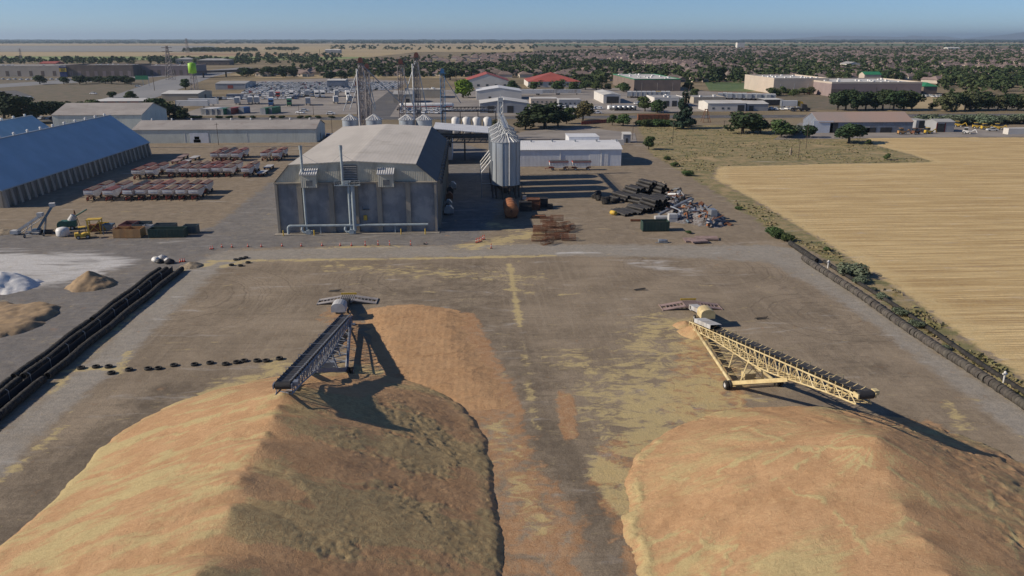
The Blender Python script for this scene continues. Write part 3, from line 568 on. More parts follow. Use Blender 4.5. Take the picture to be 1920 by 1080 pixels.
for u, v, lab in [(1552, 503, 'white standpipe valve at the bend of the tyre row'), (1881, 718, 'white standpipe valve beside the long black pipe')]:
    x, y = G(u, v); r = thing('standpipe', lab, 'standpipe', (x, y, 0)); W(MB().tube((x, y, 0), (x, y, 1.5), .12, n=10), 'riser', 'white_paint', r); W(MB().tube((x-.3, y, 1.35), (x+.3, y, 1.35), .13, n=10).tube((x, y, 1.5), (x, y, 1.75), .2, .1, 10), 'valve_head', 'white_paint', r)
# cones and delineators
def cone_thing(u, v, tall, label, group, lean=0, flat=False):
    x, y = G(u, v); r = thing('traffic_post' if tall else 'traffic_cone', label, 'traffic cone', (x, y, gz_at(x, y)+.02), R.uniform(0, 6), group)
    h = 1.15 if tall else .75
    a = link('base', MESH['cb'], r); b = link('body', MESH['ct' if tall else 'cc'], r); c = link('band', MESH['cw'], r, (0, 0, h*.55))
    if lean: r.rotation_euler = (lean, 0, r.rotation_euler[2]); r.location.z += .12*(abs(lean) > 1)
    return r
MESH = {'cb': MB().obox((0, 0, .03), (.5, .5, .06)).mesh('base', 'black_steel'), 'cc': MB().tube((0, 0, .06), (0, 0, .75), .2, .04, 10).mesh('body', 'red_plastic'),
        'ct': MB().tube((0, 0, .06), (0, 0, 1.15), .1, .07, 8).mesh('body', 'red_plastic'), 'cw': MB().tube((0, 0, -.06), (0, 0, .06), .135, .12, 10).mesh('band', 'white_paint')}
for u, v in [(395, 468), (399, 467), (416, 464), (435, 464), (465, 463), (490, 463), (529, 462), (565, 462), (604, 461), (638, 461), (659, 461)]: cone_thing(u, v, False, 'red traffic cone in the row along the pavement before the concrete warehouse', 'cones along the pavement edge')
for u, v, l in [(685, 461, 0), (709, 460, 0), (731, 460, .2), (770, 460, 0), (796, 459, 1.5), (921, 466, 0)]: cone_thing(u, v, True, 'thin red marker post along the pavement before the concrete warehouse', 'marker posts along the pavement edge', l)
for u, v in [(893, 456), (896, 455), (899, 454), (902, 453), (905, 450), (908, 449)]: cone_thing(u, v, True, 'thin red marker post in the cluster on spilled chaff', 'marker post cluster')
for u, v in [(338, 492), (342, 491), (346, 491)]: cone_thing(u, v, False, 'red traffic cone on the rubble at the end of the tyre rows', 'cones on the rubble')
# bagged junk beside the rubble
for k, (u, v, c, s) in enumerate([(293, 490, 'white_paint', 1.3), (305, 488, 'grey_hood', 1.5), (314, 491, 'white_paint', 1.1), (318, 494, 'dark_cloth', 1.4), (300, 493, 'black_steel', 1.1)]):
    x, y = G(u, v); g = MB(); pr = [(s*.5, 0), (s*.75, s*.2), (s*.62, s*.5), (s*.25, s*.75), (s*.03, s*.8)]; g.lathe(pr, 9, (0, 0, 0))
    g.v = [(p[0]*R.uniform(.8, 1.3), p[1]*R.uniform(.8, 1.2), p[2]*R.uniform(.85, 1.1)) for p in g.v]
    tag(g.build('bulk_bag', c, None, (x, y, 0), smooth=True), ['slumped white bulk bag', 'grey bulk bag', 'small white bulk bag', 'dark cloth bundle', 'black bundle'][k]+' beside the rubble at the tyre rows', 'bag')
# small litter of black poles on the dirt pad
for u, v, lab in [(1428, 598, 'bundle of dark rods lying on the dirt by the cream conveyor'), (628, 546, 'dark bent strap lying on the dirt beyond the grey hopper'), (1200, 544, 'thin dark bar lying on the open dirt pad')]:
    x, y = G(u, v); g = MB()
    for k in range(4): g.bar((-1+R.uniform(-.2, .2), -.3+.2*k, .06), (1+R.uniform(-.2, .2), -.3+.2*k+R.uniform(-.3, .3), .1+R.uniform(0, .25)), .09)
    tag(g.build('scrap_rods', 'black_steel', None, (x, y, 0)), lab, 'scrap')
# ------------------------------------------------------------------ the concrete flat-storage warehouse
pm('concrete_blue', (.20, .215, .24), (.30, .31, .325), .22, .9, coord='Position', lo=.4, hi=.62, bump=.02, bsc=3, dirt=(.12, .125, .14), dirtsc=.25)
pm('concrete_tan', (.33, .295, .245), (.26, .235, .20), .5, .9, coord='Position', stretch=(1, 1, .25), dirt=(.16, .145, .13), dirtsc=.4)
pm('ribbed_cladding', (.50, .485, .41), (.43, .415, .35), .35, .55, coord='Position', rib=.42, ribd=.05, dirt=(.25, .235, .2))
pm('flat_roof_tan', (.55, .515, .465), (.48, .45, .405), .10, .75, coord='Position', stretch=(1, .25, 1), lo=.42, hi=.58, dirt=(.36, .33, .28), dirtsc=.12, rib=.9, ribd=.02)
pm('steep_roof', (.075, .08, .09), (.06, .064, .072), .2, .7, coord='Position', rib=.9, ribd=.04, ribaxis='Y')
pm('grey_duct', (.35, .41, .44), (.28, .33, .36), .8, .5, dirt=(.2, .19, .17))
pm('louvre', (.11, .12, .13), (.15, .155, .16), 1, .6)
wx0, wx1, wy0, wy1 = -46.6, -8.2, 191.4, 276.6; ze, zb, zr = 12.1, 16.6, 17.4; bl, br, mid = -43.0, -12.9, -28.0
wh = thing('warehouse', 'big concrete grain warehouse with tan metal roof and exhaust stacks', 'warehouse', (mid, wy0, 0))
fr = [wx0, -40.9, -33.4, -27.6, -22.0, -15.1, wx1]
for a, b in zip(fr[:-1], fr[1:]): W(MB().box(a+.02, b-.02, wy0, wy0+.4, 0, ze-.02), 'wall_panel', 'concrete_blue', wh)
for k, a in enumerate(fr):
    w = .55; W(MB().box(a-(w if k else 0), a+(w if k < 6 else 0), wy0-.75, wy0-.003, 0, ze-.05), 'pilaster', 'concrete_tan', wh)
W(MB().box(wx0-.2, wx1+.2, wy0-.85, wy0+.4, ze-.0, ze+.25), 'ledge', 'concrete_tan', wh)
W(MB().prism([(wx0+.02, ze+.25), (wx1-.02, ze+.25), (br, zb-.06), (mid, zr-.06), (bl, zb-.06)], wy0+.02, wy0+.3), 'gable_cladding', 'ribbed_cladding', wh)
W(MB().prism([(wx0+.02, ze+.02), (wx1-.02, ze+.02), (br, zb-.06), (mid, zr-.06), (bl, zb-.06)], wy1-.3, wy1-.02), 'gable_cladding', 'ribbed_cladding', wh)
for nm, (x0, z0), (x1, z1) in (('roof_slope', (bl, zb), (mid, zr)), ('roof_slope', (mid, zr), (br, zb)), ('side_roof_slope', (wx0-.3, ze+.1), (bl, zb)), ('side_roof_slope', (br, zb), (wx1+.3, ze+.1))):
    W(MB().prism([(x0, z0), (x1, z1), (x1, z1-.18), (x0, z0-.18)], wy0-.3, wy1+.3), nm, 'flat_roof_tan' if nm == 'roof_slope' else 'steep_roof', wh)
for x in (wx0, wx1-.4): W(MB().box(x, x+.4, wy0+.42, wy1, 0, ze), 'side_wall', 'concrete_blue', wh)
W(MB().box(wx0+.4, wx1-.4, wy1-.4, wy1, 0, ze), 'rear_wall', 'concrete_blue', wh)
pil = MB().box(0, .7, -.3, .3, 0, ze-.2).mesh('pilaster', 'concrete_tan'); fan = MB().box(0, 1.0, -.55, .55, 0, 1.1).lathe([(.4, 1.0), (.4, 1.25)], 12, (0, 0, .55), 'X', m=1).mesh('side_vent', ['louvre', 'black_steel'])
for k in range(16):
    y = wy0+4+5.3*k; link('pilaster', pil, wh, (wx1+.003-mid, y-wy0, 0)); link('side_vent', fan, wh, (wx1+.004-mid, y+2.6-wy0, ze-1.6))
for x in (-38.2, -20.1):                                      # two roofed penthouse boxes hung on the gable
    p = W(MB().box(x-1.85, x+1.85, wy0-2.2, wy0+.015, 11.4, 14.6), 'penthouse', 'ribbed_cladding', wh)
    rf = S(MB().prism([(wy0-2.6, 14.55), (wy0+.01, 15.6), (wy0+.01, 15.4), (wy0-2.6, 14.35)], x-2.0, x+2.0, axis='X'), 'penthouse_roof', 'grey_hood', p)
    rb = MB()
    for k in range(8): rb.beam((x-1.9+.54*k, wy0-2.62, 14.62), (x-1.9+.54*k, wy0, 15.67), .22, .09)
    S(rb, 'roof_rib', 'white_paint', p); S(MB().box(x-.6, x+.9, wy0-2.26, wy0-2.203, 11.8, 13.1), 'window', 'louvre', p)
lv = MB(); lv.box(-30.9, -27.0, wy0-.15, wy0-.003+.02, 12.6, 16.4)
p = W(lv, 'louvre_panel', 'louvre', wh)
for k in range(9): S(MB().box(-30.85, -27.05, wy0-.34, wy0-.152, 12.75+.4*k, 12.83+.4*k), 'slat', 'grey_hood', p)
pf = W(MB().box(-32.3, -26.2, wy0-2.3, wy0-.86, 11.75, 11.92), 'platform', 'grey_duct', wh)
ra = MB()
for x in np.linspace(-32.2, -26.3, 6): ra.bar((x, wy0-2.25, 11.9), (x, wy0-2.25, 13.0), .06)
for z in (12.45, 13.0): ra.bar((-32.2, wy0-2.25, z), (-26.3, wy0-2.25, z), .06); ra.bar((-32.2, wy0-2.25, z), (-32.2, wy0-.9, z), .06); ra.bar((-26.3, wy0-2.25, z), (-26.3, wy0-.9, z), .06)
S(ra, 'railing', 'galvanised', pf); S(MB().obox((-29.6, wy0-1.6, 12.4), (1.2, .9, .9)).tube((-29.6, wy0-1.6, 12.4), (-28.4, wy0-1.6, 12.7), .3), 'fan_unit', 'grey_duct', pf)
for x, zt_, zbm in ((-39.6, 21.2, .8), (-30.3, 21.2, 11.9)):
    m = MB().tube((x, wy0-1.5, zbm), (x, wy0-1.5, zt_), .30, .30, 14).tube((x, wy0-1.5, zt_-.9), (x, wy0-1.5, zt_), .40, .40, 14); st_ = W(m, 'exhaust_stack', 'grey_duct', wh, False)
    g = MB()
    for dx in (-3, 3): g.tube((x, wy0-1.5, zt_-2), (x+dx, wy0+2, zb-.0), .03, n=4)
    S(g, 'guy_wire', 'galvanised', st_)
for x, r in ((-29.0, .34), (-28.1, .5)): W(MB().tube((x, wy0-1.6, .9), (x, wy0-1.6, 11.75), r, r, 14), 'riser_duct', 'grey_duct', wh)
dz = 2.1; d = MB(); d.tube((-43.6, wy0-1.7, dz), (-10.4, wy0-1.7, dz), .3, .3, 12).path([(-43.4, wy0-1.7, dz), (-43.8, wy0-1.7, dz-.15), (-44.0, wy0-1.7, dz-.5), (-44.0, wy0-1.7, .1)], .3, 12)
W(d, 'main_duct', 'grey_duct', wh)
for x in (-40.6, -30.3): W(MB().path([(x, wy0-1.7, dz-.3), (x-.1, wy0-1.9, 1.0), (x+.4, wy0-2.0, .55), (x+1.2, wy0-2.0, .5)], .3, 10), 'elbow_duct', 'grey_duct', wh); W(MB().obox((x+1.7, wy0-2.0, .55), (1.5, .9, .9)).tube((x+1.5, wy0-2.6, .6), (x+1.5, wy0-1.5, .6), .6, .6, 14), 'blower', 'grey_duct', wh)
for x in (-36.3, -18.4): W(MB().beam((x, wy0-1.7, 0), (x, wy0-1.7, dz-.2), .2, .2).obox((x, wy0-1.7, .05), (.8, .5, .1)), 'duct_support', 'grey_duct', wh)
W(MB().box(-26.0, -25.2, wy0-.5, wy0-.002, 3.0, 4.2), 'electrical_box', 'yellow_paint', wh); W(MB().box(-26.2, -24.6, wy0-1.1, wy0-.003, 5.6, 5.75).box(-26.1, -26.0, wy0-1.1, wy0-1.0, 5.75, 6.6).box(-24.8, -24.7, wy0-1.1, wy0-1.0, 5.75, 6.6), 'wall_bracket', 'louvre', wh)
W(MB().box(wx0-.6, wx1+.5, wy0-2.7, wy0-.76, -.05, .13), 'kerb_slab', 'concrete_tan', wh)
for k, x in enumerate((-44.9, -37.6, -16.9, -11.1)):
    tag(MB().tube((x, wy0-3.1, 0), (x, wy0-3.1, 1.3), .13, .13, 10).tube((x, wy0-3.1, 1.3), (x, wy0-3.1, 1.38), .13, .05, 10).build('bollard', 'yellow_paint'), 'yellow bollard guarding the ducts at the foot of the concrete warehouse', 'bollard', 'bollards before the concrete warehouse')
# boxes parked along its shaded side
for k, (u, v, c, w) in enumerate([(837, 390, 'galvanised', 2.0), (838, 397, 'black_steel', 1.8), (849, 355, 'galvanised', 2.2), (840, 364, 'black_steel', 2.0), (841, 375, 'rust', 2.0), (830, 402, 'grey_hood', 2.0), (843, 402, 'galvanised', 2.2)]):
    x, y = G(u, v); x = max(x, wx1+2); t_ = thing('equipment_bin', ['small galvanised hopper bin', 'black steel bin', 'tall galvanised hopper bin', 'dark steel cart', 'rusty steel cart', 'pale grey box bin', 'grey hopper bin'][k]+' beside the shaded side of the concrete warehouse', 'bin', (x, y, 0))
    W(MB().box(x-w/2, x+w/2, y-w/2, y+w/2, .5, 1.6), 'tub', c, t_); W(MB().prism([(x-w/2, 1.6), (x+w/2, 1.6), (x+.3, 2.4), (x-.3, 2.4)], y-w/2, y+w/2), 'lid', c, t_)
    for sx in (-1, 1):
        for sy in (-1, 1): W(MB().beam((x+sx*w*.4, y+sy*w*.4, 0), (x+sx*w*.4, y+sy*w*.4, .5), .12, .12), 'leg', 'black_steel', t_)
# ------------------------------------------------------------------ hopper silos with catwalk
pm('silo_steel', (.40, .45, .50), (.32, .36, .41), .25, .4, .35, stretch=(1, 1, .15), rib=.3, ribd=.02, ribaxis='Z', dirt=(.28, .30, .32))
pm('silo_roof', (.46, .48, .49), (.44, .45, .46), .5, .4, .35)
pm('silo_leg', (.10, .085, .075), (.16, .11, .08), .8, .8)
sx0 = sum(G(u, 372)[0] for u in (922, 976))/2
def silo(x, y, lab):
    r = 4.2; s = thing('silo', lab, 'silo', (x, y, 0), 0, None); zb_, zt_, za = 4.0, 16.6, 18.7
    link('shell', MESH['shell'], s); rf = link('roof', MESH['sroof'], s); link('roof_rib', MESH['sribs'], rf)
    for k in range(12):
        a = 2*math.pi*(k+.5)/12; link('stiffener', MESH['stiff'], s, (math.cos(a)*r, math.sin(a)*r, 0), a)
        link('leg', MESH['sleg'], s, (math.cos(a)*(r-.15), math.sin(a)*(r-.15), 0), a)
    link('hopper_cone', MESH['scone'], s); link('filler_cap', MESH['scap'], s)
    return s
MESH['shell'] = MB().lathe([(4.2, 4.0), (4.2, 16.6)], 36, cap=False).mesh('shell', 'silo_steel', True)
MESH['sroof'] = MB().lathe([(4.4, 16.5), (4.4, 16.6), (.55, 18.7), (.5, 18.9)], 36).mesh('roof', 'silo_roof')
m = MB()
for k in range(24): a = 2*math.pi*k/24; m.bar((4.4*math.cos(a), 4.4*math.sin(a), 16.68), (.6*math.cos(a), .6*math.sin(a), 18.78), .12)
MESH['sribs'] = m.mesh('roof_rib', 'silo_roof'); MESH['stiff'] = MB().box(-.02, .14, -.1, .1, 4.0, 16.55).mesh('stiffener', 'galvanised')
MESH['sleg'] = MB().box(-.15, .15, -.15, .15, 0, 4.0).mesh('leg', 'silo_leg'); MESH['scone'] = MB().lathe([(.4, 1.2), (4.15, 4.1)], 30).mesh('hopper_cone', 'silo_leg', True)
MESH['scap'] = MB().tube((0, 0, 18.8), (0, 0, 19.5), .5, .5, 12).mesh('filler_cap', 'silo_roof')
SY = [234.6, 245.6, 256.6, 267.8]
for y, l in zip(SY, ['first galvanised hopper silo of the row, beside the rusty tank', 'second galvanised hopper silo from the rusty tank', 'third galvanised hopper silo from the rusty tank', 'last galvanised hopper silo of the row, by the white shed']): silo(sx0, y, l)
cw = thing('silo_catwalk', 'galvanised catwalk and spout line over the four silo roofs', 'catwalk', (sx0, SY[0], 0))
m = MB(); m.box(sx0-.6, sx0+.6, SY[0]-1, SY[3]+5, 20.4, 20.5); W(m, 'walkway', 'galvanised', cw)
W(MB().beam((sx0, SY[0]-1, 20.05), (sx0, SY[3]+5, 20.05), .55, .6), 'drag_conveyor', 'silo_roof', cw)
m = MB()
for sxx in (-.6, .6):
    for z in (21.0, 21.55): m.bar((sx0+sxx, SY[0]-1, z), (sx0+sxx, SY[3]+5, z), .06)
    for y in np.arange(SY[0]-1, SY[3]+5.1, 2.2): m.bar((sx0+sxx, y, 20.4), (sx0+sxx, y, 21.55), .06)
W(m, 'handrail', 'galvanised', cw)
for y in SY:
    for d_ in (-2.6, 2.6): W(MB().bar((sx0-.6, y+d_*.6, 20.0), (sx0-1.4, y+d_, 18.0), .1).bar((sx0+.6, y+d_*.6, 20.0), (sx0+1.4, y+d_, 18.0), .1), 'trestle', 'galvanised', cw)
yy = SY[3]+5; m = MB()
for a in (-.8, .8):
    for b in (-.8, .8): m.bar((sx0+a, yy+b, 0), (sx0+a, yy+b, 25.0), .14)
for k in range(12):
    z = 2*k
    for (a, b), (c, d_) in (((-.8, -.8), (.8, -.8)), ((.8, -.8), (.8, .8)), ((.8, .8), (-.8, .8)), ((-.8, .8), (-.8, -.8))): m.bar((sx0+a, yy+b, z), (sx0+c, yy+d_, z+2), .08); m.bar((sx0+a, yy+b, z), (sx0+c, yy+d_, z), .08)
W(m, 'leg_tower', 'silo_roof', cw); W(MB().obox((sx0, yy, 25.6), (1.6, 1.2, 1.4)).tube((sx0, yy, 26), (sx0, yy, 27.6), .12, n=6), 'tower_head', 'silo_roof', cw)
W(MB().beam((sx0, yy-.4, 20.5), (sx0, yy, 25.2), .5, .5), 'spout', 'silo_roof', cw)
W(MB().tube((sx0+.9, SY[0]-4.35, 4.2), (sx0+.9, SY[0]-4.35, 16.6), .13, n=8).tube((sx0+.9, SY[0]-4.35, 16.6), (sx0+.3, SY[0]-.6, 18.9), .13, n=8), 'vent_pipe', 'white_paint', cw)
# stair rack of loading spouts on the shaded side
sp = thing('loading_spouts', 'row of white sloping loading spouts on the silo flank', 'spouts', (sx0-5.5, SY[0], 0))
for k, y in enumerate([SY[0]-1.5, SY[0]+6, SY[0]+13, SY[0]+20]): W(MB().tube((sx0-4.3, y, 11.2), (sx0-7.2, y, 7.6), .2, n=8), 'spout', 'white_paint', sp); W(MB().bar((sx0-7.2, y, 7.6), (sx0-7.2, y, 3.2 if k else 0), .2), 'post', 'galvanised', sp)
W(MB().bar((sx0-7.2, SY[0]-1.5, 7.6), (sx0-7.2, SY[0]+20, 7.6), .14).bar((sx0-7.2, SY[0]-1.5, 3.2), (sx0-7.2, SY[0]+20, 3.2), .12).bar((sx0-7.2, SY[0]-1.5, 4.4), (sx0-4.3, SY[0]-1.5, 4.4), .1), 'rail', 'galvanised', sp)
# rusty tank and clutter by the silos
tx, ty = G(959, 411); tk = thing('rusty_tank', 'big rusty cylindrical tank lying on cradles before the silos', 'tank', (tx, ty+4, 0))
W(MB().lathe([(.05, -.35), (1.2, -.25), (1.85, 0), (1.85, 9.0), (1.2, 9.25), (.05, 9.3)], 30, (tx, ty, 2.2), 'Y'), 'shell', 'rust_orange', tk, True)
for dy in (1.5, 7.5): W(MB().prism([(tx-1.6, 0), (tx+1.6, 0), (tx+1.6, 1.2), (tx+.9, .62), (tx-.9, .62), (tx-1.6, 1.2)], ty+dy-.2, ty+dy+.2), 'cradle', 'rust', tk)
for dy in (.3, 3, 6, 8.8): W(MB().lathe([(1.87, -.05), (1.9, 0), (1.87, .05)], 30, (tx, ty+dy, 2.2), 'Y', cap=False), 'weld_band', 'rust', tk)
W(MB().tube((tx, ty-.36, 2.2), (tx, ty-.5, 2.2), .35, n=12), 'end_port', 'rust', tk)
def cage(m, L, r):
    n = 12
    for k in range(n):
        a = 2*math.pi*k/n; m.bar((-L/2, r*math.cos(a), r+r*math.sin(a)), (L/2, r*math.cos(a), r+r*math.sin(a)), .05)
    for q in range(int(L/.32)+1):
        x = -L/2+q*.32
        for k in range(n): a, b = 2*math.pi*k/n, 2*math.pi*(k+1)/n; m.bar((x, r*math.cos(a), r+r*math.sin(a)), (x, r*math.cos(b), r+r*math.sin(b)), .05)
    return m
cgm = cage(MB(), 3.2, .75).mesh('cage_wire', 'rust')
for k, (u, v, a, z) in enumerate([(1012, 433, 0, 0), (1035, 428, .1, 0), (1044, 424, -.1, 1.4), (1025, 427, .05, 1.4), (1012, 441, 0, 0), (1033, 440, .2, 0), (1055, 436, .1, 0), (1010, 452, .05, 0), (1036, 449, 0, 0), (1053, 447, .05, 0), (1066, 451, -.1, 0), (1068, 432, .9, 0), (1058, 429, .7, .3), (1014, 444, 0, 1.4), (1030, 436, -.2, 1.4), (1026, 458, .8, 0)]):
    x, y = G(u, v); o = thing('wire_cage', 'rusty wire cage roll '+('stacked on top of the heap' if z > 1 else 'lying on the dirt in the heap')+' by the rusty tank', 'cage', (x, y, z), a, 'rusty wire cages on top' if z > 1 else 'rusty wire cages on the ground'); link('cage_wire', cgm, o)
for k, (u, v, w, d_, h, c, lab) in enumerate([(985, 395, 3.2, 2.4, 2.6, 'black_steel', 'dark steel machine box beside the rusty tank'), (1000, 392, 3.4, 3, 3.0, 'rust', 'rusty mesh crate behind the wire cages'), (1016, 388, 3, 2.4, 2.6, 'black_steel', 'black crate at the end of the silo shadow'), (983, 374, 1.4, 1.2, 1.2, 'white_paint', 'small white box on the ground by the silo legs'), (1031, 391, 1.4, 1.2, 1.3, 'black_steel', 'small black bin on the open dirt by the crates'), (1010, 409, 3.6, 1.6, .8, 'rust_orange', 'low rusty trough before the crates')]):
    x, y = G(u, v); o = thing('crate', lab, 'crate', (x, y, 0)); W(MB().box(x-w/2+.06, x+w/2-.06, y-d_/2+.06, y+d_/2-.06, .1, h-.12), 'body', c, o); fm_ = MB()
    for sx in (-1, 1):
        for sy in (-1, 1): fm_.beam((x+sx*w/2, y+sy*d_/2, 0), (x+sx*w/2, y+sy*d_/2, h), .14, .14)
    for z in (.1, h*.5, h-.05):
        for sy in (-1, 1): fm_.bar((x-w/2, y+sy*d_/2, z), (x+w/2, y+sy*d_/2, z), .1)
        for sx in (-1, 1): fm_.bar((x+sx*w/2, y-d_/2, z), (x+sx*w/2, y+d_/2, z), .1)
    W(fm_, 'frame', 'rust' if c == 'rust' else 'black_steel', o)
# ------------------------------------------------------------------ white shed
pm('white_cladding', (.68, .71, .76), (.62, .65, .70), .3, .5, coord='Position', rib=.5, ribd=.03, dirt=(.52, .54, .57))
pm('white_roof', (.70, .71, .72), (.63, .64, .66), .2, .5, coord='Position', rib=.8, ribd=.02, dirt=(.56, .56, .55), dirtsc=.2)
bx1, by0 = G(1165, 311); bx0 = bx1-46; ws = thing('white_shed', 'long white metal shed with low curved roof behind the silos', 'shed', ((bx0+bx1)/2, by0, 0)); D = 22; ev = 6.1
pr = [(0, ev), (3, 7.05), (7, 7.7), (D/2, 8.0), (D-7, 7.7), (D-3, 7.05), (D, ev)]
W(MB().prism([(by0+.15, 0)]+[(by0+.15+a*(D-.3)/D, b-.1) for a, b in pr]+[(by0+D-.15, 0)], bx0+.1, bx1-.1, axis='X'), 'wall', 'white_cladding', ws)
W(MB().prism([(by0-.2+a*(D+.4)/D, b+.06) for a, b in pr]+[(by0-.2+a*(D+.4)/D, b-.06) for a, b in pr[::-1]], bx0-.2, bx1+.2, axis='X'), 'roof', 'white_roof', ws)
for u in (985, 1021, 1060, 1097, 1131): x = G(u, 285)[0]; W(MB().tube((x, by0+9, 7.8), (x, by0+9, 8.5), .35, n=10).tube((x, by0+9, 8.5), (x, by0+9, 8.75), .55, .1, 10), 'roof_vent', 'galvanised', ws)
for u in (1050, 1127): x = G(u, 311)[0]; W(MB().box(x-.08, x+.08, by0-.02, by0+.13, .1, ev-.3), 'downpipe', 'white_paint', ws)
W(MB().box(bx0+34, bx0+41, by0+.08, by0+.147, .05, 4.5), 'roller_door', 'white_roof', ws)
W(MB().box(bx1-17, bx1-5, by0+D+.1, by0+D+12, 0, 8.0), 'rear_annex', 'white_cladding', ws); W(MB().box(bx1-17.2, bx1-4.8, by0+D+.05, by0+D+12.2, 8.01, 8.2), 'annex_roof', 'white_roof', ws)
# ------------------------------------------------------------------ dark-roofed storage halls
pm('blue_roof', (.38, .51, .61), (.33, .45, .54), .12, .6, coord='Position', rib=.9, ribd=.05, ribaxis='Y', dirt=(.37, .46, .54), dirtsc=.2)
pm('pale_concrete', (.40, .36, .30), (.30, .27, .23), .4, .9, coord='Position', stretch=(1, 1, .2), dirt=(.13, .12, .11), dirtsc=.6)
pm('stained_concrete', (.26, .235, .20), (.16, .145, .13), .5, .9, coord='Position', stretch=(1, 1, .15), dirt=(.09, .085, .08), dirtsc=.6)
pm('pale_green_cladding', (.58, .62, .575), (.52, .555, .52), .2, .6, coord='Position', rib=.7, ribd=.03, dirt=(.38, .40, .37))
pm('weathered_roof', (.36, .335, .315), (.29, .27, .255), .15, .7, coord='Position', stretch=(.5, 1, 1), rib=.8, ribd=.02, dirt=(.24, .2, .18))
def hall(label, dx):
    x1 = -130.0+dx; xr = x1-13.8; x0 = xr-13.8; y0, y1 = 225.7, 333.0; ze_, zr_ = 5.2, 15.9
    h = thing('storage_hall', label, 'hall', (xr, y0, 0))
    W(MB().prism([(x0-.4, ze_-.2), (xr, zr_), (xr, zr_-.25), (x0-.4, ze_-.45)], y0-.4, y1+.4), 'roof_slope', 'blue_roof', h)
    W(MB().prism([(xr, zr_), (x1+.4, ze_-.2), (x1+.4, ze_-.45), (xr, zr_-.25)], y0-.4, y1+.4), 'roof_slope', 'blue_roof', h)
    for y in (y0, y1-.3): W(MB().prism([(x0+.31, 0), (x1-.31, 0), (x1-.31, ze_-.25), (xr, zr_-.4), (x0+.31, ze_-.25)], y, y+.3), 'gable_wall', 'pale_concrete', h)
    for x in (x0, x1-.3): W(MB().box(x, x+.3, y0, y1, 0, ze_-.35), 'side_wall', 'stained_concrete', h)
    ml = MB().prism([(0, 0), (1.0, 0), (.35, ze_-.5), (0, ze_-.5)], -.62, .62).mesh('buttress', 'pale_concrete')
    if dx == 0:
        for k in range(29): link('buttress', ml, h, (13.8+.003, .8+3.75*k, 0))
    W(MB().beam((xr, y0-.4, zr_+.05), (xr, y1+.4, zr_+.05), .7, .18), 'ridge_cap', 'galvanised', h)
    vm = MB().tube((0, 0, 0), (0, 0, .7), .4, .4, 10).tube((0, 0, .7), (0, 0, 1.05), .6, .15, 10).mesh('ridge_vent', 'white_paint')
    for k in range(13): link('ridge_vent', vm, h, (0, 4+8.2*k, zr_))
    W(MB().beam((x1+.45, y0, ze_-.25), (x1+.45, y1, ze_-.25), .14, .14), 'gutter', 'galvanised', h)
hall('long storage hall with dark blue roof and leaning concrete buttresses', 0)
hall('second dark blue roofed hall behind the buttressed one', -30.5)
